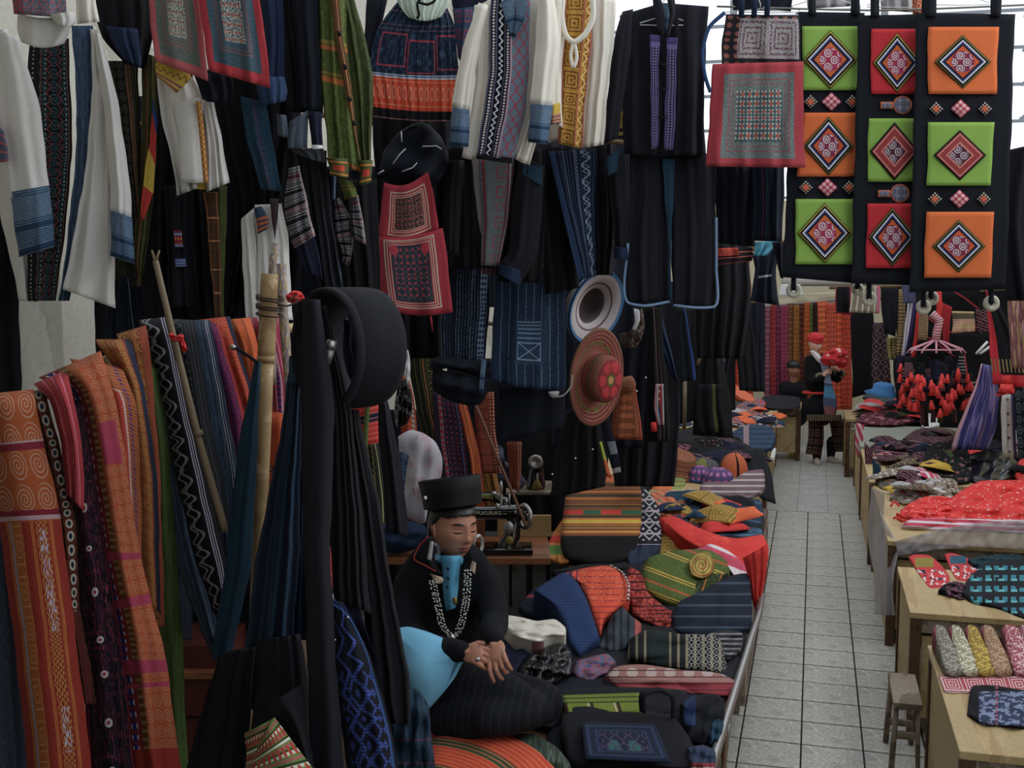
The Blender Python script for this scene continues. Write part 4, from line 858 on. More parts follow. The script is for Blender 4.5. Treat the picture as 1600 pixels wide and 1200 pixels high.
# dark backing coats that fill the shade between rows
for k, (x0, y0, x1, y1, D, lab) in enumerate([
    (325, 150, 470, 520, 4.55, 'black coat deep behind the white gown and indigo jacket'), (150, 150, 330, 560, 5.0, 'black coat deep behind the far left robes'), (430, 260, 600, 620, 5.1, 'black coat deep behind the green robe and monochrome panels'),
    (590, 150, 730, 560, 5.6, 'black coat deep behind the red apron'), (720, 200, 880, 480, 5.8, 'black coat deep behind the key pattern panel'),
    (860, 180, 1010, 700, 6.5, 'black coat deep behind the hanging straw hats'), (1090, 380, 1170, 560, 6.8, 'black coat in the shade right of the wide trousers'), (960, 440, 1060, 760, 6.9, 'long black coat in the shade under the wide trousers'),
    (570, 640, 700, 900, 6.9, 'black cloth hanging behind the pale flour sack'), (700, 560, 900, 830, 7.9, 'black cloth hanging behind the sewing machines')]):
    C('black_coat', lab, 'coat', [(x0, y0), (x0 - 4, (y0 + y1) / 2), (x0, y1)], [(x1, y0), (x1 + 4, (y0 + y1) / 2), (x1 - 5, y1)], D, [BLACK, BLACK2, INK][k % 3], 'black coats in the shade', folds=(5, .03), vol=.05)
# ================================================================= foreground textiles over a pole (left)
BAMB = mat('bamboo', '#a88a5c', [(lambda c: (c.noise(14, 3, (1, .1), obj=True) > .52) * .6, '#8a6a40'), (lambda c: (c.noise(30, 3, (1, .15), obj=True) > .6) * .6, '#c4ab80')], obj=True, rough=.45, weave=0, bump=.1)
STICK = mat('worn_stick', '#7a6a50', obj=True, rough=.6, weave=0)
tag(tube('bamboo_pole', [V(-120, 660, 2.33), V(60, 622, 2.42), V(150, 572, 2.56), V(250, 528, 2.78), V(470, 512, 3.2)], .014, BAMB, seg=10, n=12), 'horizontal bamboo pole carrying the orange and blue textiles, mostly covered', 'pole')
def pat(n, base, *ls, **k): return mat(n, base, ls, **k)
TONE = .7  # foreground shade put into the colours: textiles below are scaled darker
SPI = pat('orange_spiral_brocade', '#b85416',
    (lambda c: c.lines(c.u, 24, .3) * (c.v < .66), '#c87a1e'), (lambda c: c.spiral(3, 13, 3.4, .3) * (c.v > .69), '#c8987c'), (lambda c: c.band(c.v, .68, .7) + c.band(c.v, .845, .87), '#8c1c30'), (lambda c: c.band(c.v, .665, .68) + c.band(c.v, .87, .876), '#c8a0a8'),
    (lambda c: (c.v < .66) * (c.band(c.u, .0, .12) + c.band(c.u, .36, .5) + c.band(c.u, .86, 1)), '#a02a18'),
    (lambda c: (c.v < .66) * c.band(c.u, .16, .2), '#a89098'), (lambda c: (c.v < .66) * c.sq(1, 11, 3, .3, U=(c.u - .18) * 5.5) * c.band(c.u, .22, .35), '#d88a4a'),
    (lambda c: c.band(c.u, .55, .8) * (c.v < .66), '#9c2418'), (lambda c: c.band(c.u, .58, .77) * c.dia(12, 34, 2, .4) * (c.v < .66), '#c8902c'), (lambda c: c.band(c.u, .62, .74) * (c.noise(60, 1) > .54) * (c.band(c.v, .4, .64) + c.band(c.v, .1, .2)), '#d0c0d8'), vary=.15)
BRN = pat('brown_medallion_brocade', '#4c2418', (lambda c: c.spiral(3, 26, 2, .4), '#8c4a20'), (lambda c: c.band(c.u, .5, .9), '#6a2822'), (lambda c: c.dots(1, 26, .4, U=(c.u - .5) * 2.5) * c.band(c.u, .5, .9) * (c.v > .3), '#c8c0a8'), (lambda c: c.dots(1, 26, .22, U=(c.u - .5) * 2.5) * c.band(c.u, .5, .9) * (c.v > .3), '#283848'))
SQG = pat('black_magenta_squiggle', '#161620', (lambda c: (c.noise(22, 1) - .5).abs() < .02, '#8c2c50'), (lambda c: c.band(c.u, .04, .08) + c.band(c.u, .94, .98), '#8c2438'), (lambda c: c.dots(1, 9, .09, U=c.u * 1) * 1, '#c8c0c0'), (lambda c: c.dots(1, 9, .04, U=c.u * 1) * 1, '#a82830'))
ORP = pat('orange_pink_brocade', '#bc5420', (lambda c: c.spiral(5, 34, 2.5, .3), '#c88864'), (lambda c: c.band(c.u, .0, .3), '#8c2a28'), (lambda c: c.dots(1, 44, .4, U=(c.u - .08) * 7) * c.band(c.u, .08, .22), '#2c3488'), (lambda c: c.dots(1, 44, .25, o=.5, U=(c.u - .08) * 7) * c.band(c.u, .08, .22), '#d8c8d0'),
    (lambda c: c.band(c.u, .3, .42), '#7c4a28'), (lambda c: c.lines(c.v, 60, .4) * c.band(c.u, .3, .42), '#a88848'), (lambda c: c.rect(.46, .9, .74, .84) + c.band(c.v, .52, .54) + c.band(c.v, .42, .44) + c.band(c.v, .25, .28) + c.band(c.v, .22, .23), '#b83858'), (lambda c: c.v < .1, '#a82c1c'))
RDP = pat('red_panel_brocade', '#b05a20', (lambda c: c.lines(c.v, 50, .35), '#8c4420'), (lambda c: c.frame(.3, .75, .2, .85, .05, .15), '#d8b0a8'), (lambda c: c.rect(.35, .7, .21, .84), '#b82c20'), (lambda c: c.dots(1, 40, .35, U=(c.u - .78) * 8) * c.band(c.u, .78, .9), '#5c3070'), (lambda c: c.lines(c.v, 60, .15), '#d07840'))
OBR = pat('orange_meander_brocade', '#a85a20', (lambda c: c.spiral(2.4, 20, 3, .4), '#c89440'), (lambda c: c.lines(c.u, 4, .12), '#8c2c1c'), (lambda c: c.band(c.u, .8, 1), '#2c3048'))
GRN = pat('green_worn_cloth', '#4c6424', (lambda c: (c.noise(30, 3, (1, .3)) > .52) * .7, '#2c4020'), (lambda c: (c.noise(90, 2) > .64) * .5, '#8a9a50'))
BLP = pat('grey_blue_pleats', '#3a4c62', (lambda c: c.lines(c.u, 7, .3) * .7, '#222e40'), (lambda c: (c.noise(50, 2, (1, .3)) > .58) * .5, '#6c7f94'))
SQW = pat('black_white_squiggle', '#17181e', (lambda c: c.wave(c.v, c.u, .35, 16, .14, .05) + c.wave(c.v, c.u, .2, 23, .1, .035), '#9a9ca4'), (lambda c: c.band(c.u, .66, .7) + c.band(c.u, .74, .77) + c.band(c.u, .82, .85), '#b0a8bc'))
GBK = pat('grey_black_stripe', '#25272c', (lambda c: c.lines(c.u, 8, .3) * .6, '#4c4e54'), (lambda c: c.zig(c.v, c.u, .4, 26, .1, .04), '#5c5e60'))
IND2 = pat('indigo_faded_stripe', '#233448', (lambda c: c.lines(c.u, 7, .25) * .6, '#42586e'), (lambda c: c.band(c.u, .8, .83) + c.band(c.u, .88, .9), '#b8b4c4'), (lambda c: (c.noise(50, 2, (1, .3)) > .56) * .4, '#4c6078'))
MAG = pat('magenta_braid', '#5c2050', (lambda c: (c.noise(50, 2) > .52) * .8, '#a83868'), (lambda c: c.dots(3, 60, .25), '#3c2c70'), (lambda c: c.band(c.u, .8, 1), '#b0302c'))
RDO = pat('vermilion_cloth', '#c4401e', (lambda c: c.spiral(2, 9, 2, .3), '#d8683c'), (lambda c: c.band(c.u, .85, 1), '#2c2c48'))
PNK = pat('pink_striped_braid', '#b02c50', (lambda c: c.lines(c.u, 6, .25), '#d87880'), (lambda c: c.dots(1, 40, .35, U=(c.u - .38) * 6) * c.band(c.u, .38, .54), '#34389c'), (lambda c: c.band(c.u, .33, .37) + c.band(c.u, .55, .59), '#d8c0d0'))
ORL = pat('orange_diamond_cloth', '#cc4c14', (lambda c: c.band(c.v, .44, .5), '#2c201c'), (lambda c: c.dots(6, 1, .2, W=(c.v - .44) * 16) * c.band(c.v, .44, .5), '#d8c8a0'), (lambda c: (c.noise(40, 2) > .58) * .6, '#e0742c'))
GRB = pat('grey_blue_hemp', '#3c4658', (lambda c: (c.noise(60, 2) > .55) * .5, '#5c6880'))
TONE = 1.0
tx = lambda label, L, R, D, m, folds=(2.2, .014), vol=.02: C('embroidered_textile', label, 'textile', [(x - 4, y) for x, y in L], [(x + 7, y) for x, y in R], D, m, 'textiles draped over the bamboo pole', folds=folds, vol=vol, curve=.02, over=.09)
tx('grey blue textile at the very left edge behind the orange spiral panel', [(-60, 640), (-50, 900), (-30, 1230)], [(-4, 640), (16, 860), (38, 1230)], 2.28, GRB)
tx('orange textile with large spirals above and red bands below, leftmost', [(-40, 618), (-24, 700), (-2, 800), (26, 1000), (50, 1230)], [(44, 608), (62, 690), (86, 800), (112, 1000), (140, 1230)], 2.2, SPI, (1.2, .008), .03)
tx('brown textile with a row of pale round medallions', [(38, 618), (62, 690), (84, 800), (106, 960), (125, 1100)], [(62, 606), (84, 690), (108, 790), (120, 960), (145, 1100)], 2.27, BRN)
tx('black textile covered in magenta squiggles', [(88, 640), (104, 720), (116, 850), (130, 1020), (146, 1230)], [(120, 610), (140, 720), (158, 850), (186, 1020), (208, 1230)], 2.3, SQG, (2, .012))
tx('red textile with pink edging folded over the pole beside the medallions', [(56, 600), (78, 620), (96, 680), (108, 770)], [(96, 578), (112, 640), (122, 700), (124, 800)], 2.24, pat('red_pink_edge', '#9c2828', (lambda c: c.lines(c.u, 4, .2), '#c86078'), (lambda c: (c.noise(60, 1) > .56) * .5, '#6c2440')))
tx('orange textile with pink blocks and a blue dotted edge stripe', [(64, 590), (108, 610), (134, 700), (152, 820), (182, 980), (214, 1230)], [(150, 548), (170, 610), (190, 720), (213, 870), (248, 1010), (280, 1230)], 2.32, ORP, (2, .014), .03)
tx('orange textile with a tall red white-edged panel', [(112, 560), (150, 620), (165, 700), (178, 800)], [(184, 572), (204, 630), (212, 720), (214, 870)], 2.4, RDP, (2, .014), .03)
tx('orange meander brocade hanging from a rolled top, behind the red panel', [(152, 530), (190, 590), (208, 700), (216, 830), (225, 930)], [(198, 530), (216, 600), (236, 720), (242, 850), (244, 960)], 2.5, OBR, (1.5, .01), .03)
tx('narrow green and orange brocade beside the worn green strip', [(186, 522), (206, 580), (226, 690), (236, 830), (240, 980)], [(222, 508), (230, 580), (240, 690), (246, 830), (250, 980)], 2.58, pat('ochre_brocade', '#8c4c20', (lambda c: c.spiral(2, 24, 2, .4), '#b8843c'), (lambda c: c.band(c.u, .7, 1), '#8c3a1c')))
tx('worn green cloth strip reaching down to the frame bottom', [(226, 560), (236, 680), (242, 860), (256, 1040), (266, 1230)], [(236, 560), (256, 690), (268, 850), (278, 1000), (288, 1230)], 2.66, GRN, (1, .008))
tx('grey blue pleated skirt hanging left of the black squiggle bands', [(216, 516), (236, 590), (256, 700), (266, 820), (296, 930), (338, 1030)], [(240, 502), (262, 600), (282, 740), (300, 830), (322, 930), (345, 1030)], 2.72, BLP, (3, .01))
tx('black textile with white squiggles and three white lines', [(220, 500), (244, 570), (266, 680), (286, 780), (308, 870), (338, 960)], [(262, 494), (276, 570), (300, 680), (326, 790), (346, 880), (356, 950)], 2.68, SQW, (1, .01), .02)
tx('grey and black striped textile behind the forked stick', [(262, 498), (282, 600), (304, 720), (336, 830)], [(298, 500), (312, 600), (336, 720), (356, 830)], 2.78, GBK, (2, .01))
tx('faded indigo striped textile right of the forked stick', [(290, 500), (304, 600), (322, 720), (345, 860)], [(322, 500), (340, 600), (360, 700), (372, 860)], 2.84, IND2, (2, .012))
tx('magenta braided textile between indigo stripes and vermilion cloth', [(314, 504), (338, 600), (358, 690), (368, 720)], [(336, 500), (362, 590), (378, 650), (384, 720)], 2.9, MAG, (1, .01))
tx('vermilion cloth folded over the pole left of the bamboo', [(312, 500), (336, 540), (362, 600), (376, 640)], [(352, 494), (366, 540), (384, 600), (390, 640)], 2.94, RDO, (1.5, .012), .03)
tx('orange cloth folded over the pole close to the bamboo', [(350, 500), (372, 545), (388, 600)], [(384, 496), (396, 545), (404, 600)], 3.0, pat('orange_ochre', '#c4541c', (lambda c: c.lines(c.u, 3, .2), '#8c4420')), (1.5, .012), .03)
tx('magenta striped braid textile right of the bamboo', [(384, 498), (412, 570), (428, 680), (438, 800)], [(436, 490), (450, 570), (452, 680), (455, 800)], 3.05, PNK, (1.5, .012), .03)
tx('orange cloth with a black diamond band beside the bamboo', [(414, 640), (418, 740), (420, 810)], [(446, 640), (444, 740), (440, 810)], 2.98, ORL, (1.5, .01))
# chest behind
t = T('wooden_chest', 'dark red wooden chest half hidden behind the blue pleats', 'chest', 310, 1110, 3.3)
a = V(262, 1000, 3.3); b = V(352, 1122, 3.3)
CH = mat('chest_wood', '#4c2018', rough=.45, weave=20, vary=.25)
def vbox(name, x0, y0, x1, y1, D, depth, m, par, bev=.004):
    A = P(x0, y0, D); Bp = P(x1, y1, D); w = np.linalg.norm((Bp - A)[:2])
    zt, zb = A[2], Bp[2]
    bm = bmesh.new(); bmesh.ops.create_cube(bm, size=1)
    for v in bm.verts: v.co = Vector((v.co.x * w, v.co.y * depth, v.co.z * abs(zt - zb)))
    c = (A + Bp) / 2 + FW * depth / 2
    return solid(name, bm, m, par, bev, False, trs((c[0], c[1], (zt + zb) / 2), 0, 0, YAW))
vbox('lid', 268, 1008, 360, 1050, 3.3, .5, CH, t); vbox('ledge', 262, 1050, 366, 1062, 3.27, .53, M_TABLE, t); vbox('body', 268, 1062, 360, 1120, 3.3, .5, CH, t)
vbox('lower_body', 268, 1122, 360, 1500, 3.32, .48, CH, t)
# ================================================================= bamboo upright, sticks
t = T('bamboo_post', 'thick pale bamboo post with wire bindings standing left of the black hoop', 'post', 415, 900, 2.75)
def gp(x, y): return V(x, y, 2.75)
tube('culm', [gp(421, 428), gp(416, 560)], lambda q: .0205 + .0015 * math.sin(q * 3), BAMB, t, seg=14, n=8)
tube('node', [gp(416, 556), gp(416, 560), gp(415.5, 565)], lambda q: .0225, BAMB, t, seg=14)
tube('culm', [gp(415.5, 564), gp(409, 740), gp(402, 930), gp(392, 1240)], lambda q: .0185 + .001 * math.cos(q * 5), BAMB, t, seg=14, n=14)
for k in range(5):
    y = 464 + k * 7 - (k % 2) * 3
    tube('wire_binding', [V(421 + 21 * math.cos(a), y + 3 * math.sin(a) + 2 * math.cos(a), 2.75 - .032 * math.sin(a)) for a in np.linspace(0, 2 * PI, 16, endpoint=False)], .0022, mat('rusty_wire', '#3c3028', rough=.5), t, seg=5, closed=True)
PT = pat('flowered_plastic', '#8c7c80', (lambda c: (c.noise(16, 1) > .55), '#b89a3c'), (lambda c: (c.noise(24, 1) > .6), '#c8c0c0'), rough=.4)
tag(tube('flowered_pole', [V(440, 412, 2.82), V(442, 480, 2.82), V(452, 600, 2.82), V(458, 760, 2.82)], .0125, PT, seg=10, n=10), 'pole wrapped in flowered plastic right behind the bamboo post', 'pole')
tag(tube('flowered_pole', [V(432, 380, 2.86), V(427, 405, 2.86), V(424, 470, 2.86), V(426, 600, 2.86)], .010, PT, seg=10, n=10), 'shorter pole wrapped in flowered plastic rising above the bamboo top', 'pole')
tag(inflate('red_rag', [(446, 462), (458, 454), (470, 456), (476, 466), (462, 474), (450, 472)], 2.72, .02, RED, noise=.004), 'small red rag tied behind the bamboo post', 'rag')
tag(tube('rag_tie', [V(425, 470, 2.71), V(450, 478, 2.7), V(466, 468, 2.7), V(462, 462, 2.7), V(452, 470, 2.7)], .0025, mat('brown_cord', '#6a5040'), seg=5, n=16), 'thin brown cord looped from the bamboo to the black hoop', 'cord')
t = T('forked_stick', 'long forked stick with a red tie leaning over the left textiles', 'stick', 345, 870, 2.55)
tube('shaft', [V(243, 408, 2.62), V(272, 530, 2.58), V(312, 690, 2.54), V(352, 830, 2.52)], .0075, STICK, t, seg=8, n=20, r2=.009)
for s in (-1, 1): tube('fork_prong', [V(243, 410, 2.62), V(243 + s * 3, 400, 2.62), V(243 + s * 6, 391, 2.62)], .004, STICK, t, r2=.0025, seg=6)
tube('joint', [V(309, 673, 2.54), V(311, 681, 2.54)], .0105, STICK, t, seg=8)
inflate('red_knot', [(262, 524), (268, 519), (276, 526), (280, 522), (288, 524), (284, 532), (274, 534), (266, 530)], 2.555, .012, RED, t, noise=.003)
inflate('red_knot', [(284, 526), (290, 536), (292, 548), (287, 552), (282, 540), (280, 530)], 2.555, .01, RED, t, noise=.003)
t = T('thin_stick', 'short thin stick with a silver tip leaning by the orange cloths', 'stick', 375, 548, 2.6)
tube('shaft', [V(369, 544, 2.6), V(388, 556, 2.58), V(402, 566, 2.56)], .004, BLACK, t, seg=6)
lathe('silver_tip', [(.001, 0), (.006, 0), (.0065, .008), (.004, .012), (.001, .012)], M_STEEL, t, 12, trs(V(367, 545, 2.6), 0, -.9, 0))
# ================================================================= black hoop and dark hangings in front
HOOP = mat('black_felt_hoop', '#24242a', vary=.15)
t = T('black_hoop', 'large black cloth-covered hoop hanging in front centre-left', 'hoop', 540, 540, 2.35)
ax = Vector(RT * math.sin(.85) + FW * math.cos(.85)); cc = V(508, 546, 2.32); rr = .126
side = Vector((0, 0, 1)); bx_ = ax.cross(side).normalized(); up_ = bx_.cross(ax).normalized()
if up_.z < 0: up_ = -up_
prof = [(rr - .008, 0), (rr - .004, -.004), (rr, 0), (rr + .001, .014), (rr + .003, .017), (rr + .004, .06), (rr + .003, .10), (rr, .117), (rr - .005, .12), (rr - .012, .117), (rr - .012, .06), (rr - .012, .004)]
vs = []; uvh = []
for i, (r, zz) in enumerate(prof):
    for k in range(64):
        a = 2 * PI * k / 64; w = 1 + .02 * math.sin(2 * a + .5)
        p = cc + ax * zz + (bx_ * math.cos(a) + up_ * math.sin(a)) * r * w
        vs.append(tuple(p)); uvh.append([k / 64, i / 11])
F = [(i * 64 + k, i * 64 + (k + 1) % 64, ((i + 1) % 12) * 64 + (k + 1) % 64, ((i + 1) % 12) * 64 + k) for i in range(12) for k in range(64)]
link('hoop_band', vs, F, HOOP, t, uvh)
vs = []
for r, zz in [(rr - .0075, -.003), (rr - .001, -.0075), (rr + .0035, -.002), (rr + .0045, .012), (rr + .001, .013)]:
    for k in range(64):
        a = 2 * PI * k / 64; w = 1 + .02 * math.sin(2 * a + .5); vs.append(tuple(cc + ax * zz + (bx_ * math.cos(a) + up_ * math.sin(a)) * r * w))
link('rim_binding', vs, [(i * 64 + k, i * 64 + (k + 1) % 64, (i + 1) * 64 + (k + 1) % 64, (i + 1) * 64 + k) for i in range(4) for k in range(64)], BLACK2, t)
cloth('inner_flap', [(536, 500), (540, 540), (548, 560)], [(552, 500), (554, 545), (555, 558)], 2.36, NAVY, t, (1, .004), .006)
dk = lambda name, label, L, R, D, m, folds=(3, .014), vol=.025, cat='textile', g=None: C(name, label, cat, L, R, D, m, g, folds=folds, vol=vol)
dk('black_turban_cloth', 'long flat black strip hanging through the hoop down to the frame bottom', [(472, 466), (470, 640), (474, 850), (480, 1030), (486, 1230)], [(500, 468), (522, 640), (516, 850), (525, 1030), (540, 1230)], 2.22, BLACK2, (1, .008), .02)
dk('black_turban_cloth', 'wide gathered black cloth hanging right of the flat strip', [(496, 480), (512, 640), (512, 780), (514, 930)], [(512, 476), (548, 640), (566, 800), (580, 960)], 2.3, BLACK, (5, .012), .03)
dk('black_turban_cloth', 'black cloth falling from beneath the hoop toward the seated woman', [(540, 640), (555, 800), (570, 950), (575, 1100), (590, 1132)], [(560, 640), (595, 800), (618, 950), (640, 1060), (640, 1130)], 2.36, BLACK, (3, .014), .03)
dk('black_turban_cloth', 'slender black strip hanging behind the hoop to the striped bag', [(590, 628), (594, 700), (604, 830)], [(606, 624), (622, 700), (640, 840)], 2.9, BLACK2, (2, .01), .02)
dk('indigo_trousers', 'dark teal trouser leg hanging left of the bamboo post base', [(398, 562), (372, 700), (352, 880), (330, 1030)], [(408, 566), (402, 700), (392, 880), (360, 1036)], 2.6, TEAL, (2, .01), .02, 'trousers')
t = T('teal_trousers', 'teal and indigo trousers hanging left of the black strips', 'trousers', 440, 900, 2.5)
cloth('leg', [(454, 562), (434, 700), (402, 860), (378, 1040), (360, 1120)], [(476, 560), (470, 700), (468, 860), (458, 1000), (450, 1090)], 2.52, mat('teal_stripe_leg', '#1c2c42', [(lambda c: c.lines(c.u, 4, .3) * .5, '#2c4c62')], vary=.25), t, (3, .014), .03)
cloth('waist', [(452, 556), (452, 600)], [(478, 554), (478, 600)], 2.5, TEAL, t, (1, .004), .03)
dk('black_jacket', 'black jacket hanging low in the bottom left corner of the dark cluster', [(345, 1020), (318, 1100), (285, 1230)], [(400, 1010), (392, 1110), (380, 1230)], 2.45, BLACK, (3, .012), .03, 'jacket')
dk('black_jacket', 'fuzzy black jacket hanging under the teal trousers', [(404, 1000), (398, 1090), (382, 1230)], [(470, 990), (486, 1100), (490, 1230)], 2.4, BLACK2, (4, .014), .04, 'jacket')
dk('indigo_jacket', 'dark indigo cloth between the teal trousers and gathered black cloth', [(466, 560), (462, 760), (455, 1000)], [(486, 560), (500, 760), (500, 1000)], 2.6, INDIGO, (3, .012), .02, 'jacket')
t = T('red_strap', 'red patterned strap with a white ring hanging among black cloths', 'strap', 512, 870, 2.26)
cloth('strap_band', [(505, 806), (509, 860), (513, 920)], [(507, 806), (517, 860), (520, 922)], 2.24, pat('red_strap_pattern', '#9c2820', (lambda c: c.lines(c.v, 12, .3), '#6c1c1c'), (lambda c: (c.noise(40, 1) > .58), '#c8483c')), t, (1, .002), .006)
inflate('white_bead', [(512, 926), (517, 922), (521, 930), (520, 940), (514, 938)], 2.23, .008, WHITE, t, n=16, nr=4)
BAG = pat('blue_crossstitch', '#171a28', (lambda c: c.zig(c.v, c.u, .3, 5, .12, .035), '#3c4c98'), (lambda c: c.zig(c.v, c.u, .62, 7, -.14, .05), '#3f54a4'), (lambda c: c.dia(3, 7, 2, .35) * c.band(c.u, .1, .9) * c.band(c.v, .1, .6), '#34468c'), (lambda c: 1 - c.dots(26, 60, .5), '#171a28'), (lambda c: c.band(c.u, .9, .95), '#2c4c80'), vary=.1)
t = T('embroidered_bag', 'navy bag with blue cross-stitch zigzags in the front centre', 'bag', 570, 1080, 2.3)
cloth('bag_front', [(512, 936), (516, 1030), (530, 1120), (548, 1230)], [(536, 940), (580, 1030), (606, 1120), (628, 1230)], 2.27, BAG, t, (2, .01), .03)
cloth('upper_cloth', [(522, 930), (534, 915), (548, 905)], [(548, 1000), (566, 1000), (590, 1040)], 2.33, mat('navy_felt', '#22243a'), t, (1, .006), .03)
tube('piping', [V(514, 938, 2.24), V(545, 965, 2.24), V(568, 1010, 2.24), V(584, 1060, 2.24)], .0022, mat('blue_piping', '#34548c'), t, seg=5, n=16)
for x, y in ((543, 965), (523, 1000)): inflate('silver_bead', [(x - 3, y), (x, y - 3), (x + 3, y), (x, y + 3)], 2.235, .004, mat('silver_bead', '#d8d4cc', rough=.25, metal=.9, vary=0, bump=0), t, n=12, nr=4)
t = T('gathered_indigo_skirt', 'crumpled indigo skirt with faint red lines at the bottom centre', 'skirt', 650, 1140, 2.5)
inflate('skirt_body', [(612, 1110), (630, 1080), (650, 1075), (668, 1100), (674, 1150), (680, 1200), (680, 1240), (612, 1240), (604, 1160)], 2.5, .06, pat('teal_pleats', '#1d3346', (lambda c: c.lines(c.u + c.v * .3, 9, .25) * .5, '#2c4a60'), (lambda c: c.band(c.v, .3, .32) + c.band(c.v, .52, .535), '#5c3448')), t, noise=.012, nfreq=9)
t = T('striped_bag', 'small green, pink and white striped bag at the bottom edge', 'bag', 430, 1170, 2.15)
SB = pat('green_pink_stripes', '#6a8a3c', (lambda c: c.lines(c.v, 5, .25), '#d8d8c8'), (lambda c: c.lines(c.v, 5, .2, .4), '#b85a60'), (lambda c: c.lines(c.v, 5, .14, .7), '#24321c'), (lambda c: c.dots(9, 3.2, .3), '#b83c28'), (lambda c: c.lines(c.u, 50, .4) * .4, '#2c4018'), vary=.1)
cloth('flap', [(402, 1166), (395, 1190), (384, 1230)], [(428, 1120), (450, 1148), (498, 1212)], 2.15, SB, t, (1, .006), .03)
cloth('flap', [(382, 1146), (386, 1180), (380, 1230)], [(428, 1122), (420, 1160), (410, 1230)], 2.18, SB, t, (1, .006), .03)
dk('black_sleeve', 'black quilted sleeve hanging above the striped green bag', [(404, 1110), (440, 1130), (470, 1190), (490, 1230)], [(470, 1070), (476, 1120), (488, 1180), (500, 1230)], 2.2, BLACK, (2, .008), .03, 'sleeve')
t = T('metal_tube', 'small silver metal tube with engraved bands stuck in the black hoop', 'tube', 515, 550, 2.25)
tube('barrel', [V(519, 532, 2.23), V(516, 546, 2.23)], .0098, M_STEEL, t, seg=14, cap=True); tube('engraved_band', [V(516, 546, 2.23), V(512, 568, 2.23)], .0095, pat('engraved', '#4c4844', (lambda c: (c.noise(20, 1) > .52), '#b8b4ac'), rough=.4, metal=.6), t, seg=14, r2=.006)

for k, (x0, x1, y0, D) in enumerate([(150, 300, 560, 3.3), (280, 470, 530, 3.55)]):  # dark backing sheets, added so gaps between the textiles read as shade
    C('dark_cloth', 'dark backing cloth added as shade behind the pole textiles, ' + ['left', 'right'][k] + ' piece', 'cloth', [(x0, y0), (x0 - 10, 800), (x0 - 10, 1000)], [(x1, y0), (x1, 800), (x1, 1000)], D, INK, 'dark cloths behind the pole textiles', folds=(6, .03), vol=.03)
# ================================================================= organic builders
def g_tube(pts, rad, seg=10, n=None, flat=1.0):
    pts = [Vector(p) for p in pts]
    rad = list(rad) if hasattr(rad, '__len__') else [rad] * len(pts)
    if n:
        a = resample_w(pts, n); t = np.linspace(0, 1, n); rad = list(np.interp(t, np.linspace(0, 1, len(rad)), rad)); pts = [Vector(p) for p in a]
    # round ends
    d0 = (pts[0] - pts[1]).normalized(); d1 = (pts[-1] - pts[-2]).normalized()
    pts = [pts[0] + d0 * rad[0] * .95, pts[0] + d0 * rad[0] * .7] + pts + [pts[-1] + d1 * rad[-1] * .7, pts[-1] + d1 * rad[-1] * .95]
    rad = [rad[0] * .25, rad[0] * .7] + rad + [rad[-1] * .7, rad[-1] * .25]
    V_, F_ = [], []; prev = None; m = len(pts)
    for i, p in enumerate(pts):
        t = (pts[min(i + 1, m - 1)] - pts[max(i - 1, 0)]).normalized()
        if prev is None:
            a = t.cross(Vector((.13, .21, 1)))
            if a.length < .1: a = t.cross(Vector((1, 0, 0)))
        else: a = prev - t * prev.dot(t)
        a.normalize(); prev = a; b = t.cross(a)
        for k in range(seg):
            an = 2 * PI * k / seg; V_.append(tuple(p + a * math.cos(an) * rad[i] + b * math.sin(an) * rad[i] * flat))
    for i in range(m - 1):
        for k in range(seg): F_.append((i * seg + k, i * seg + (k + 1) % seg, (i + 1) * seg + (k + 1) % seg, (i + 1) * seg + k))
    F_.append(tuple(range(seg))[::-1]); F_.append(tuple(range((m - 1) * seg, m * seg)))
    return V_, F_
def g_ell(c, r, rz=0, seg=20, ring=12, M=None):
    V_, F_ = [], []
    R = Matrix.Rotation(rz, 3, 'Z')
    for i in range(ring + 1):
        th = PI * (i + .02) / (ring + .04)
        for k in range(seg):
            a = 2 * PI * k / seg
            p = Vector((r[0] * math.sin(th) * math.cos(a), r[1] * math.sin(th) * math.sin(a), r[2] * math.cos(th)))
            p = (M @ p) if M is not None else (R @ p + Vector(c)); V_.append(tuple(p))
    for i in range(ring):
        for k in range(seg): F_.append((i * seg + k, (i + 1) * seg + k, (i + 1) * seg + (k + 1) % seg, i * seg + (k + 1) % seg))
    F_.append(tuple(range(seg))); F_.append(tuple(range(ring * seg, (ring + 1) * seg))[::-1])
    return V_, F_
def fuse(name, parts, m, parent, voxel, smooth=6):
    V_, F_ = [], []
    for v, f in parts:
        o = len(V_); V_ += list(v); F_ += [tuple(i + o for i in q) for q in f]
    o = link(name, V_, F_, m, parent)
    r = o.modifiers.new('remesh', 'REMESH'); r.mode = 'VOXEL'; r.voxel_size = voxel; r.use_smooth_shade = True
    s = o.modifiers.new('smooth', 'SMOOTH'); s.factor = .5; s.iterations = smooth
    return o
SKIN = mat('skin', '#b4785c', obj=True, rough=.5, weave=0, vary=.08, bump=.05, spec=.4)
SKINF = mat('pale_skin', '#d4a58c', obj=True, rough=.5, weave=0, vary=.06, bump=.0, spec=.4)
LIP = mat('lips', '#9c4a44', rough=.4, weave=0, vary=.05, bump=0); LIPF = LIP
HAIR = mat('black_hair', '#121214', rough=.42, weave=0, vary=.3, bump=.3, nz=40, vst=(1, 1), spec=.5)
EYEW = mat('eye_white', '#cfc4bb', rough=.3, weave=0, vary=0, bump=0); EYED = mat('eye_dark', '#17110f', rough=.25, weave=0, vary=0, bump=0)
SILV = mat('silver', '#c6c4c0', rough=.25, metal=.9, vary=.1, weave=0, bump=0)
HA, HB, HC = .073, .090, .114
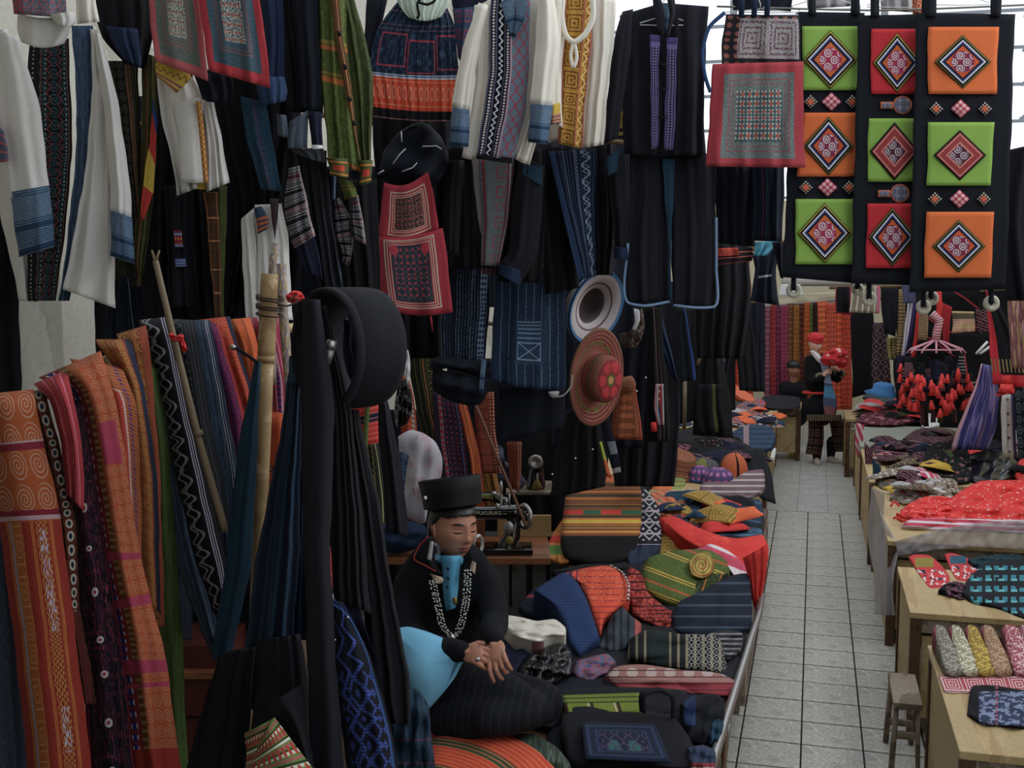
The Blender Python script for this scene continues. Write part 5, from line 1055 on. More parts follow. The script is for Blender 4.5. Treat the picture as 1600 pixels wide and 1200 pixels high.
def hsurf(dx, dy, dz, off=0.0):
    x = HA * dx; y = HB * dy; z = HC * dz
    t = max(0, -dz)
    x *= 1 - .30 * t ** 1.6; 
    if dy > 0: y *= 1 - .35 * t; x *= 1 + .03
    if dy < 0: y *= .97 - .02 * t
    f = max(0, min(1, (-dy) * 2.2))
    g = lambda x0, z0, sx, sz, a: a * math.exp(-((x - x0) / sx) ** 2 - ((z - z0) / sz) ** 2)
    d = g(0, .004, .009, .026, .011) + g(0, -.022, .012, .012, .017) + g(0, .05, .05, .03, .003)
    for s in (-1, 1):
        d += g(s * .012, -.029, .007, .007, .007) + g(s * .032, .012, .018, .012, -.009) + g(s * .031, .011, .012, .008, .006) + g(s * .03, .03, .022, .008, .004) + g(s * .046, -.014, .02, .02, .006)
    d += g(0, -.0515, .021, .0055, .0065) + g(0, -.0575, .03, .0022, -.004) + g(0, -.0635, .018, .006, .0065) + g(0, -.076, .02, .006, -.003) + g(0, -.096, .022, .014, .009)
    y -= d * f
    n = Vector((dx, dy, dz)); n.normalize()
    return Vector((x, y, z)) + n * off
def head(parent, center, rot, scale=1.0, skin=None, hairline=.55, hair=True, bun=False, mouth_open=0, eyes='down', lipm=None):
    """face towards local -Y; rot = Euler tuple"""
    skin = skin or SKIN
    M = Matrix.Translation(Vector(center)) @ Euler(rot, 'XYZ').to_matrix().to_4x4() @ Matrix.Scale(scale, 4)
    nu, nv = 84, 64; vs = []
    def dirn(i, j):
        th = PI * (j + .02) / (nv - 1 + .04); a = 2 * PI * i / nu
        return math.sin(th) * math.cos(a), math.sin(th) * math.sin(a), math.cos(th)
    for j in range(nv):
        for i in range(nu): vs.append(tuple(M @ hsurf(*dirn(i, j))))
    F = [(j * nu + i, (j + 1) * nu + i, (j + 1) * nu + (i + 1) % nu, j * nu + (i + 1) % nu) for j in range(nv - 1) for i in range(nu)]
    F += [tuple(range(nu)), tuple(range((nv - 1) * nu, nv * nu))[::-1]]
    h = link('head', vs, F, skin, parent)
    def patch(name, cx, cz, w, hh, off, m, curve=0, slant=0, n=12, k=4):
        pv = []
        for q in range(2):
            for j in range(k):
                for i in range(n):
                    u = i / (n - 1) * 2 - 1; ww = math.sqrt(max(0, 1 - u * u)) if q >= 0 else 1
                    v = (j / (k - 1) * 2 - 1) * ww
                    x = cx + u * w; z = cz + v * hh + curve * (1 - u * u) + slant * u
                    dx = x / (HA * (1 - .30 * max(0, -z / HC) ** 1.6)); dz = z / HC
                    dy = -math.sqrt(max(.02, 1 - dx * dx - dz * dz))
                    pv.append(tuple(M @ hsurf(dx, dy, dz, off if q == 0 else -.002)))
        F = grid_faces(n, k, 0) + grid_faces(n, k, n * k, True)
        return link(name, pv, F, m, h)
    for s in (-1, 1):
        if eyes == 'down':
            patch('eyelid_line', s * .031, .0045, .0165, .0024, .0012, EYED, curve=-.003, slant=0)
            patch('upper_lid', s * .031, .0125, .015, .0012, .0008, MATS['skin_shadowed'] if 'skin_shadowed' in MATS else LIP, curve=.003)
        else:
            patch('eye', s * .031, .007, .0145, .0042, .0006, EYEW); patch('iris', s * .031, .007, .0055, .0042, .0012, EYED)
            patch('eyelid_line', s * .031, .0115, .0155, .0014, .0014, EYED, curve=.002)
        patch('eyebrow', s * .031, .028, .0185, .0034, .0015, HAIR, curve=.004, slant=-s * .001)
        patch('nostril', s * .0075, -.0335, .003, .0015, .0004, EYED)
        ear = M @ Matrix.Translation((s * HA * 1.0, .012, -.002)) @ Euler((0, s * .15, s * .35)).to_matrix().to_4x4()
        v, f = g_ell((0, 0, 0), (.009, .019, .032), M=ear, seg=14, ring=9)
        e = link('ear', v, f, skin, h)
        v, f = g_ell((0, 0, 0), (.006, .009, .019), M=ear @ Matrix.Translation((s * .006, -.004, .004)), seg=12, ring=8)
        link('ear_hollow', v, f, mat('skin_shadowed', '#8c5c48', weave=0), e)
    patch('upper_lip', 0, -.0515, .021, .0042, .0008, lipm or LIP, curve=.001)
    patch('lower_lip', 0, -.063, .018, .0048, .0008, lipm or LIP, curve=-.001)
    patch('mouth_line', 0, -.0573, .0205, .0010 + mouth_open, .0002, EYED)
    if hair:
        idx = {}; hv = []; hf = []
        def add(i, j):
            k = (i % nu, j)
            if k not in idx:
                dx, dy, dz = dirn(i % nu, j); idx[k] = len(hv)
                e = .010 + .004 * max(0, dy)
                hv.append(tuple(M @ hsurf(dx, dy * 1.0, dz, e)))
            return idx[k]
        def ishair(i, j):
            dx, dy, dz = dirn((i + .5) % nu, min(j + .5, nv - 1)); 
            line = hairline - .0 * abs(dx) if dy < -.25 else (hairline - (dy + .25) / .6 * (hairline + .25) if dy < .35 else -.5 if dy < .6 else -.62)
            if dy < -.25: line = hairline - .18 * max(0, abs(dx) - .3)
            return dz > line
        for j in range(nv - 1):
            for i in range(nu):
                if ishair(i, j): hf.append((add(i, j), add(i, j + 1), add(i + 1, j + 1), add(i + 1, j)))
        o = link('hair', hv, hf, HAIR, h); md = o.modifiers.new('s', 'SOLIDIFY'); md.thickness = .011; md.offset = -1
    return h, M
def hand(parent, M, m, curls, s=1.0, spread=.14, thumb=.5, side=1, extra=None):
    """palm from the wrist at origin along +X, back of hand +Z, side=+1 thumb on +Y"""
    parts = []
    def tp(p): return M @ (Vector(p) * s)
    pal = Matrix(M) @ Matrix.Scale(s, 4)
    parts.append(g_ell((0, 0, 0), (.046, .037, .0145), M=pal @ Matrix.Translation((.045, 0, 0)), seg=16, ring=10))
    parts.append(g_tube([tp((-.008, 0, 0)), tp((0, 0, 0)), tp((.03, 0, 0))], [.023 * s, .022 * s, .022 * s], 12, flat=.75))
    L = [(.041, .024, .019), (.045, .028, .021), (.042, .026, .02), (.033, .02, .017)]
    for k in range(4):
        y = side * (.027 - .018 * k); a = side * spread * (1.5 - k) * .7; c = curls[k]
        p = Vector((.072 - .003 * abs(k - 1.2), y, 0)); pts = [Vector((.045, y * .8, 0)), p]; ang = c * .45
        for q, l in enumerate(L[k]):
            d = Vector((math.cos(ang) * math.cos(a), math.sin(a) * math.cos(ang), -math.sin(ang))); p = p + d * l; pts.append(p.copy()); ang += c * (1.0 if q == 0 else .7)
        parts.append(g_tube([tp(q) for q in pts], [.0095 * s, .0095 * s, .0088 * s, .0078 * s, .0066 * s], 10))
    p = Vector((.012, side * .02, -.004)); pts = [p]; 
    for l, (dy, dz) in zip((.036, .03, .024), ((.75, -.3), (.45 - thumb * .3, -.45), (.1 - thumb * .5, -.5))):
        d = Vector((.75, side * dy, dz)).normalized(); p = p + d * l; pts.append(p.copy())
    parts.append(g_tube([tp(q) for q in pts], [.013 * s, .0115 * s, .010 * s, .008 * s], 10))
    return fuse('hand', parts, m, parent, .0022 * s, 2)
def basis(xdir, zdir, loc):
    x = Vector(xdir).normalized(); z = Vector(zdir); y = z.cross(x).normalized(); z = x.cross(y)
    m = Matrix((x, y, z)).transposed().to_4x4(); m.translation = Vector(loc); return m
# ================================================================= seated vendor
FLEECE = mat('black_fleece', '#17181c', rough=.95, weave=30, vary=.3, bump=.5, obj=True)
LBLUE = plain('light_blue_knit', '#4f9fc4', vary=.1, weave=80)
p = thing('person', 'seated woman in black jacket, silver chain and black hat sewing light blue cloth', 'person', P(700, 1090, 3.9))
fuse('jacket', [
    g_ell(V(692, 1060, 3.95), (.20, .15, .13), YAW), g_ell(V(690, 985, 3.93), (.165, .115, .16), YAW), g_ell(V(694, 915, 3.9), (.162, .105, .13), YAW),
    g_tube([V(662, 878, 3.9), V(700, 862, 3.9), V(738, 880, 3.88)], [.06, .065, .06], 14),
    g_tube([V(655, 890, 3.9), V(634, 935, 3.88), V(632, 985, 3.8), V(665, 1010, 3.66), V(722, 1018, 3.52)], [.062, .062, .056, .048, .036], 14, 16),
    g_tube([V(742, 890, 3.88), V(764, 930, 3.86), V(772, 975, 3.74), V(768, 988, 3.62), V(773, 1000, 3.52)], [.062, .06, .052, .044, .034], 14, 16)], FLEECE, p, .011, 5)
fuse('trousers', [
    g_tube([V(680, 1075, 3.9), V(720, 1085, 3.65), V(800, 1095, 3.6)], [.12, .11, .085], 14, 10),
    g_tube([V(700, 1070, 4.0), V(770, 1085, 3.85), V(850, 1095, 3.7)], [.12, .10, .07], 14, 10),
    g_tube([V(800, 1105, 3.62), V(740, 1120, 3.55), V(690, 1120, 3.6)], [.085, .075, .07], 14, 10),
    g_tube([V(850, 1100, 3.72), V(800, 1118, 3.55), V(760, 1125, 3.5)], [.07, .065, .06], 14, 10)], mat('black_trousers_rib', '#15161c', [(lambda c: c.lines(c.u, 40, .3) * .5, '#262a38')], weave=40, vary=.3, obj=True), p, .012, 5)
HD, HM = head(p, P(709, 824, 3.86), (.06, .03, YAW + .60), 1.02, hairline=.5)
link('neck', *g_tube([V(704, 850, 3.88), V(703, 895, 3.9)], [.05, .055], 14), SKIN, p)
cloth('turtleneck', [(686, 868), (690, 882), (692, 915), (697, 955)], [(720, 868), (718, 890), (716, 920), (712, 950)], 3.76, LBLUE, p, (1, .004), .03)
tube('roll_collar', [P(700 + 21 * math.cos(a), 872 + 5 * math.sin(a) + 3 * math.cos(a), 3.84 - .06 * math.sin(a)) for a in np.linspace(0, 2 * PI, 20, endpoint=False)], .014, LBLUE, p, closed=True, seg=10)
for y in (889, 904, 918): inflate('heart_button', [(700, y - 2), (702, y - 4), (705, y - 2), (703, y + 2), (701, y + 4), (698, y), (697, y - 3)], 3.735, .004, BLACK2, p, n=14, nr=3)
# open collar
COLR = mat('collar_black', '#1d1e24', weave=60)
cloth('collar', [(674, 836), (657, 850), (650, 872), (672, 890)], [(684, 862), (678, 872), (682, 884), (694, 900)], 3.76, COLR, p, (1, .006), .016)
cloth('collar', [(724, 868), (724, 880), (720, 894)], [(744, 858), (750, 876), (740, 897)], 3.76, COLR, p, (1, .006), .016)
tube('collar_piping', [V(669, 838, 3.745), V(656, 852, 3.745), V(647, 874, 3.735), V(665, 884, 3.73), V(681, 893, 3.73)], .0028, plain('dark_red_piping', '#8c2420'), p, seg=6, n=18)
cloth('reflective_tab', [(672, 846), (667, 874)], [(678, 846), (674, 876)], 3.74, GREYW, p, (1, 0), .004)
for L, R in (([(670, 896), (675, 900), (678, 912)], [(690, 902), (692, 908), (688, 912)]), ([(738, 876), (734, 888)], [(744, 880), (742, 898)])): cloth('collar_lining', L, R, 3.725, plain('buff_lining', '#b8a088'), p, (1, .002), .006)
# chain necklace
link_path = resample(np.array([(676, 908), (680, 930), (686, 955), (690, 975), (700, 990), (706, 996), (714, 990), (722, 970), (728, 940), (730, 912), (731, 890)]), 62)
rnd = random.Random(3)
vs, fs = [], []
for i, (x, y) in enumerate(link_path):
    for q in range(3):
        off = (q - 1) * 4.2
        v, f = g_ell(P(x + off + rnd.uniform(-1, 1), y + rnd.uniform(-1.6, 1.6), 3.715 - .03 * math.sin(i / 61 * PI)), (.0042, .0032, .0036), seg=6, ring=4)
        o = len(vs); vs += v; fs += [tuple(k + o for k in t_) for t_ in f]
nk = link('chain_necklace', vs, fs, SILV, p)
inflate('pendant', [(706, 990), (712, 996), (713, 1006), (706, 1010), (700, 1004), (701, 996)], 3.68, .008, SILV, nk, n=16, nr=4)
inflate('medal', [(708, 932), (714, 934), (715, 942), (710, 946), (706, 940)], 3.70, .004, mat('brass', '#8c7a3c', metal=.7, rough=.4, weave=0), p, n=14, nr=3)
for cx, cy, sx in ((681, 864, 7), (747, 850, 9)):
    for q in range(4):
        tube('hoop_earring', [V(cx + (sx - q * 1.4) * math.cos(a), cy + (15 - q * 1.2) * math.sin(a) , (3.80 if cx < 700 else 3.93) - .008 * q + .01 * math.cos(a)) for a in np.linspace(0, 2 * PI, 22, endpoint=False)], .0017, SILV, p, closed=True, seg=5)
# black hat band
vs = []; fs = []
hr = [(.098, .0), (.1, .07), (.104, .094), (.096, .094), (.09, .05), (.088, .0)]
HMh = HM @ Matrix.Translation((0, .012, .072)) @ Euler((-.26, -.05, 0)).to_matrix().to_4x4()
lathe('hat_band', [(.098, 0.0), (.101, .05), (.106, .096), (.102, .099), (.094, .096), (.092, .05), (.01, .045), (.005, .045)], mat('black_satin', '#141416', rough=.6, vary=.2, weave=100), p, 48, HMh, 1.0, 1.12)
inflate('white_pin', [(662, 776), (666, 775), (667, 780), (663, 781)], 3.72, .004, WHITE, p, n=8, nr=3)
# hands
hand(p, basis(V(758, 1026, 3.46) - V(726, 1019, 3.52), Vector((-.1, -.75, .65)), V(724, 1018, 3.52)), SKIN, (1.3, 1.25, 1.2, 1.1), .92, side=1)
hand(p, basis(V(775, 1036, 3.45) - V(771, 992, 3.54), Vector((-.1, -.9, .35)), V(773, 1000, 3.515)), SKIN, (.55, .8, .95, .7), .92, side=-1)
tube('ring', [V(785 + 3.2 * math.cos(a), 1015 + 1.5 * math.sin(a), 3.44) for a in np.linspace(0, 2 * PI, 12, endpoint=False)], .0012, SILV, p, closed=True, seg=5)
inflate('thimble', [(742, 1028), (749, 1027), (751, 1032), (746, 1035), (741, 1033)], 3.43, .008, SILV, p, n=12, nr=4)
# light blue cloth on the lap
tag(inflate('blue_cloth', [(610, 984), (636, 979), (668, 987), (705, 1002), (742, 1012), (736, 1021), (716, 1040), (704, 1066), (684, 1092), (667, 1108), (650, 1092), (628, 1050)], 3.56, .06, plain('sky_blue_cloth', '#6fb6d8', vary=.08, weave=100), noise=.004, nfreq=4, slope=.0006), 'light blue cloth pulled taut over the lap of the seated woman', 'cloth')
tube('seam_fold', [V(742, 1014, 3.53), V(722, 1032, 3.52), V(708, 1058, 3.515), V(686, 1086, 3.52), V(668, 1106, 3.55)], .006, MATS['sky_blue_cloth'], None, seg=8, n=20)
o = bpy.data.objects['seam_fold']; bc = bpy.data.objects['blue_cloth']; o.parent = bc; o.location = o.location - bc.location
# ================================================================= standing shopper far down the aisle
DF = float(DZ(1290, 722, 0))
p = thing('person', 'woman standing in the aisle in a red headscarf holding up a red bundle', 'person', PZ(1290, 722, 0))
q = lambda x, y, d=0: V(x, y, DF + d)
BT = mat('black_tunic', '#14151a', obj=True, weave=30, vary=.2)
fuse('tunic', [g_ell(q(1278, 585), (.17, .12, .24), YAW), g_ell(q(1282, 640), (.19, .14, .2), YAW), g_tube([q(1264, 562), q(1290, 560)], [.06, .06], 12),
    g_tube([q(1264, 566), q(1266, 595, -.05), q(1284, 590, -.22)], [.062, .056, .045], 12, 10), g_tube([q(1294, 566, .02), q(1308, 592, -.02), q(1312, 582, -.18)], [.06, .055, .045], 12, 10)], BT, p, .018, 5)
tube('red_sash', [q(1278 + 23 * math.cos(a), 613 + 1.5 * math.sin(a), -.13 * math.sin(a)) for a in np.linspace(0, 2 * PI, 24, endpoint=False)], .016, RED, p, closed=True, seg=6)
cloth('apron_panel', [(1280, 560), (1288, 600), (1286, 630), (1290, 656)], [(1292, 560), (1300, 600), (1308, 630), (1300, 660)], DF - .2, pat('apron_panel_blue', '#4c5a78', (lambda c: c.v > .6, '#8c98b8'), (lambda c: c.band(c.v, .38, .55), '#4c8cb8'), (lambda c: c.v < .22, '#8c5058')), p, (1, .01), .02)
cloth('tunic_hem', [(1260, 648), (1258, 658)], [(1316, 648), (1317, 658)], DF - .16, pat('embroidered_hem', '#6a5840', (lambda c: c.lines(c.u, 14, .5), '#3c342c')), p, (2, .01), .08)
TRS = pat('square_trousers', '#1c1a1c', (lambda c: c.sq(2.5, 4, 2, .35), '#7c5038'), (lambda c: c.band(c.v, .0, .1), '#5c4030'))
for L, R, d in (([(1264, 655), (1262, 690), (1258, 709)], [(1285, 655), (1286, 690), (1283, 712)], -.06), ([(1296, 655), (1302, 690), (1306, 706)], [(1318, 655), (1318, 690), (1318, 706)], .0)): cloth('trouser_leg', L, R, DF + d, TRS, p, (1, .01), .09)
fuse('legs', [g_tube([q(1278, 690), q(1276, 718), q(1276, 722)], [.07, .05, .045], 10), g_tube([q(1300, 690, .05), q(1298, 712, .05), q(1299, 718, .05)], [.07, .05, .045], 10)], BLACK, p, .018, 3)
for x, y, dx in ((1277, 724, -.02), (1303, 722, .1)):
    c = PZ(x, y + 1, 0); bm = bmesh.new(); bmesh.ops.create_uvsphere(bm, u_segments=16, v_segments=10, radius=1)
    for v in bm.verts: v.co = Vector((v.co.x * .045 + (dx * .4 if v.co.y < 0 else 0) * abs(v.co.y), v.co.y * .12, max(0, v.co.z) * .065 * (1 + .4 * v.co.y)))
    solid('shoe', bm, plain('beige_shoe', '#a89888'), p, 0, True, trs((c[0], c[1], .003), 0, 0, YAW + (.5 if dx > .05 else 0)))
h2, M2 = head(p, q(1274, 538), (.1, 0, YAW + .45), .96, SKINF, hair=False, eyes='open')
link('neck', *g_tube([q(1273, 546), q(1274, 562)], [.045, .05], 10), SKINF, p)
cloth('white_collar', [(1265, 548), (1270, 556), (1280, 568)], [(1272, 548), (1282, 556), (1284, 562)], DF - .1, WHITE, p, (1, 0), .02)
v, f = g_ell((0, 0, 0), (.085, .105, .075), M=M2 @ Matrix.Translation((0, .012, .075))); ts = link('headscarf', v, f, plain('red_headscarf', '#c41f26'), p)
for k in range(4):
    tube('scarf_fold', [M2 @ Vector((.084 * math.cos(a), .012 + .104 * math.sin(a), .05 + k * .016 + .02 * math.sin(a + k * .4))) for a in np.linspace(0, 2 * PI, 24, endpoint=False)], .009, MATS['red_headscarf'], ts, closed=True, seg=6)
hand(p, basis(q(1293, 580, -.26) - q(1284, 590, -.22), Vector((0, -.5, .8)), q(1285, 588, -.22)), SKINF, (1, 1, 1, 1), .95)
hand(p, basis(q(1303, 570, -.26) - q(1312, 582, -.18), Vector((0, -.5, .8)), q(1311, 580, -.19)), SKINF, (1, 1, 1, 1), .95, side=-1)
for x, y, d in ((1282, 589, -.17), (1313, 584, -.13)): v, f = g_ell(q(x, y, d), (.065, .06, .055)); link('olive_cuff', v, f, plain('olive_cuff', '#6c6444'), p)
tag(inflate('red_bundle', [(1281, 562), (1288, 552), (1300, 546), (1312, 543), (1322, 546), (1326, 556), (1325, 568), (1318, 575), (1306, 572), (1296, 572), (1286, 570)], DF - .34, .12, pat('red_white_wool', '#c41c28', (lambda c: (c.noise(5, 2) > .62), '#d8a8a0')), noise=.02), 'fluffy red bundle with white trims held up by the standing woman', 'bundle')
# ================================================================= vendor sitting at the back
D2 = 14.6
p = thing('person', 'woman in black sitting behind the far table, only head and shoulders showing', 'person', P(1240, 640, D2))
fuse('jacket', [g_ell(V(1240, 612, D2), (.2, .14, .13), YAW), g_ell(V(1240, 640, D2), (.22, .16, .25), YAW), g_tube([V(1224, 604, D2), V(1258, 604, D2)], [.07, .07], 12)], BT, p, .02, 5)
h3, M3 = head(p, P(1240, 578, D2), (.05, .05, YAW + .1), .98, mat('warm_skin', '#9c6450', obj=True, weave=0, vary=.06, bump=0), hairline=.5, eyes='open')
link('neck', *g_tube([V(1240, 586, D2), V(1240, 600, D2)], [.045, .05], 10), MATS['warm_skin'], p)
v, f = g_ell((0, 0, 0), (.095, .11, .07), M=M3 @ Matrix.Translation((0, .02, .06))); link('hair_top', v, f, HAIR, p)
# ================================================================= left platform and the goods on it
ZP = .60
XE = wx(1148, 1075, ZP)
t = thing('display_platform', 'low platform with a steel edge rail carrying the cloth piles', 'platform', (-1.4, 4.8, 0))
box('platform_top', (-1.3, 3.0, ZP - .04), (XE - .01, 7.95, ZP), M_WOODD, t); box('platform_wing', (-2.3, 3.0, ZP - .04), (-1.301, 4.9, ZP), M_WOODD, t)
e0 = VZ(1106, 1215, ZP + .02); e1 = VZ(1186, 958, ZP + .02)
tube('steel_rail', [e0 + (e0 - e1) * .3, e0, e1, e1 + Vector((.0, .3, 0))], .017, M_STEEL, t, seg=12)
for yy in (3.3, 4.55, 5.65, 7.8):
    box('leg', (XE - .10, yy, 0), (XE - .05, yy + .06, ZP - .041), M_WOODG, t)
    box('leg', (-1.29, yy, 0), (-1.24, yy + .06, ZP - .041), M_WOODG, t)
box('side_board', (XE - .03, 5.3, .18), (XE - .005, 7.9, ZP - .045), M_WOODG, t)
tube('brace', [Vector((XE - .06, 4.6, .1)), Vector((XE - .04, 5.4, .52))], .012, M_STEEL, t)
tube('cross_brace', [Vector((XE - .02, 3.9, .02)), Vector((XE - .02, 4.3, ZP - .05))], .010, M_WOODD, t)
def H(name, label, cat, poly, m, group=None, z=ZP, **k): return tag(heap(name, poly, z, m, None, **k), label, cat, group)
STK = pat('orange_stack_stripes', '#7a4420', (lambda c: c.lines(c.v, 14, .25), '#c07028'), (lambda c: c.lines(c.v, 9, .2, .3), '#3c3c24'), (lambda c: c.band(c.v, .9, .97), '#b8541c'), (lambda c: c.band(c.v, .555, .60), '#c02c1c'), (lambda c: c.band(c.v, .555, .60) * (c.band(c.u, .28, .5) + c.band(c.u, .75, 1)), '#2c5c3c'), (lambda c: c.band(c.v, .46, .50), '#c8a028'), (lambda c: c.band(c.v, .37, .385) + c.band(c.v, .41, .42), '#c88a30'), (lambda c: c.v < .33, '#141416'))
H('folded_blanket', 'tall folded blanket stack, orange stripes above and black below, beside the sewing machine', 'blanket', [(884, 770), (900, 752), (950, 742), (996, 740), (1002, 770), (1000, 830), (990, 872), (960, 884), (925, 886), (885, 874), (876, 850), (880, 805)], STK, bulge=.10, layers=5, lamp=.008, lie=.42, noise=.004)
H('folded_textile', 'orange and green textile folded under the left side of the striped stack', 'textile', [(862, 836), (884, 806), (890, 850), (895, 878), (872, 882), (850, 868)], pat('orange_green_red', '#a8641c', (lambda c: c.band(c.v, .2, .4), '#4c6c28'), (lambda c: c.band(c.v, .45, .6), '#b02c1c')), bulge=.05)
H('rolled_textile', 'navy and white geometric textile rolled at the right of the striped stack', 'textile', [(990, 775), (1008, 764), (1028, 790), (1034, 830), (1030, 862), (1004, 882), (985, 888), (976, 870), (990, 830)], pat('navy_white_geometric', '#20222e', (lambda c: c.dia(3, 7, 2, .25) * (c.v > .35), '#b8b4b4'), (lambda c: c.lines(c.v, 7, .15), '#a89aa0'), (lambda c: c.v < .3, '#28344a')), bulge=.09)
H('ochre_textile', 'ochre embroidered textile behind the green rolled textile', 'textile', [(1030, 845), (1042, 822), (1062, 815), (1085, 838), (1092, 862), (1060, 872), (1030, 872)], pat('ochre_emb', '#8c7028', (lambda c: c.sq(2.2, 1.6, 4, .35), '#c89a3c')), bulge=.05)
GRL = pat('green_rolled', '#4c5c20', (lambda c: c.lines(c.u * .5 + c.v * .9, 3, .06) + c.lines(c.u * .5 + c.v * .9, 3, .05, .12), '#d0a030'), (lambda c: c.lines(c.u * .5 + c.v * .9, 1.5, .05, .3), '#b04824'), (lambda c: (c.u > .62) * (c.v < .6), '#24341c'), (lambda c: (c.u > .62) * (c.v < .6) * c.lines(c.u * 1.3 - c.v * .3, 5, .1), '#b8642c'), (lambda c: (c.noise(40, 2) > .55) * .4, '#6c7c30'))
t = H('rolled_textile', 'large olive green textile roll with yellow stripes on the pile', 'textile', [(1000, 900), (1012, 872), (1040, 862), (1080, 858), (1110, 860), (1136, 878), (1140, 892), (1118, 918), (1088, 940), (1052, 953), (1030, 942), (1006, 922)], GRL, bulge=.14, noise=.008)
def sub(o, par): o.parent = par; o.location = o.location - wloc(par); return o
sub(heap('rolled_end', [(1076, 878), (1090, 864), (1106, 862), (1116, 876), (1112, 894), (1098, 904), (1080, 898)], ZP + .12, pat('roll_end', '#8c7830', (lambda c: c.spiral(1, 1, 4, .4), '#c0a040'), (lambda c: c.spiral(1, 1, 2, .12), '#a8401c')), bulge=.03, n=24), t)
H('blue_jeans', 'faded blue denim cloth at the aisle edge above the red shawl', 'cloth', [(1090, 826), (1110, 818), (1150, 822), (1190, 828), (1193, 838), (1160, 842), (1110, 838)], pat('denim_pale', '#4a6c88', (lambda c: c.lines(c.v, 3, .2), '#2c4660')), bulge=.03)
RSH = pat('red_shawl', '#d8281e', (lambda c: (c.noise(9, 3) > .62) * .5, '#f05040'))
t = T('red_shawl', 'bright red shawl spilling over the aisle edge of the left table', 'shawl', 1150, 880, 5.6)
sub(heap('spread_part', [(1030, 808), (1050, 806), (1090, 824), (1130, 838), (1165, 842), (1192, 836), (1201, 856), (1196, 880), (1180, 896), (1160, 880), (1130, 866), (1090, 856), (1060, 838)], ZP + .02, RSH, bulge=.06, noise=.012), t)
cloth('hanging_part', [(1160, 872), (1168, 900), (1176, 940), (1182, 962)], [(1200, 850), (1198, 890), (1190, 930), (1185, 964)], 5.5, RSH, t, (3, .014), .02)
H('pink_scarf', 'white and pink scarf edge lying beneath the red shawl', 'scarf', [(1086, 858), (1110, 850), (1140, 862), (1165, 885), (1168, 930), (1160, 920), (1148, 892), (1120, 876), (1095, 872)], pat('pink_white', '#c8405c', (lambda c: c.lines(c.v * .7 + c.u * .3, 4, .4), '#d8c8cc')), bulge=.04, z=ZP + .01)
BLF = pat('blue_textile', '#1f3560', (lambda c: c.lines(c.v, 30, .3) * .5, '#2c4878'))
H('folded_textile', 'blue textile with orange pleated part draped in the middle of the pile', 'textile', [(834, 922), (860, 905), (882, 894), (898, 905), (916, 935), (930, 975), (937, 1000), (920, 1015), (905, 1028), (893, 1012), (880, 975), (862, 945)], BLF, bulge=.08, noise=.004, z=ZP + .02)
ORPL = pat('orange_pleated', '#d8441e', (lambda c: c.lines(c.v, 12, .2), '#a02c30'), (lambda c: (c.noise(40, 1) > .6) * (c.v > .5), '#e07a50'), (lambda c: c.band(c.u, .06, .12) + c.band(c.u, .18, .2), '#5c2c54'))
H('pleated_skirt', 'orange red pleated skirt part with a white corded edge on the pile', 'skirt', [(882, 895), (910, 888), (952, 884), (972, 892), (984, 912), (982, 940), (962, 956), (944, 972), (938, 996), (928, 975), (916, 935), (898, 906)], ORPL, bulge=.09, noise=.006, z=ZP + .02)
tag(tube('twisted_rope', [VZ(952, 883, ZP + .17), VZ(970, 893, ZP + .17), VZ(982, 912, ZP + .16), VZ(981, 938, ZP + .13)], .006, pat('cord_bw', '#c8c0b8', (lambda c: c.lines(c.v, 12, .4), '#6c2430')), seg=6, n=16), 'white and red twisted cord along the edge of the orange pleated skirt', 'cord')
H('white_cloth', 'folded cream cloth with pink edges beside the seated woman', 'cloth', [(783, 970), (792, 962), (812, 964), (838, 970), (868, 968), (884, 982), (884, 992), (862, 996), (846, 1004), (820, 1000), (796, 990)], pat('cream_pink_edge', '#d8d0c0', (lambda c: c.v < .04, '#b87078')), bulge=.05, noise=.008, z=ZP + .12, zb=ZP)
tag(heap('plastic_bag', [(800, 1068), (812, 1040), (838, 1016), (868, 1004), (886, 1006), (896, 1026), (894, 1052), (870, 1068), (842, 1080), (816, 1080)], ZP, mat('black_plastic', '#0e0f12', rough=.22, weave=12, vary=.2, bump=.8, spec=.6), bulge=.09, noise=.016, nfreq=9), 'shiny black plastic bag crumpled in front of the cream cloth', 'bag')
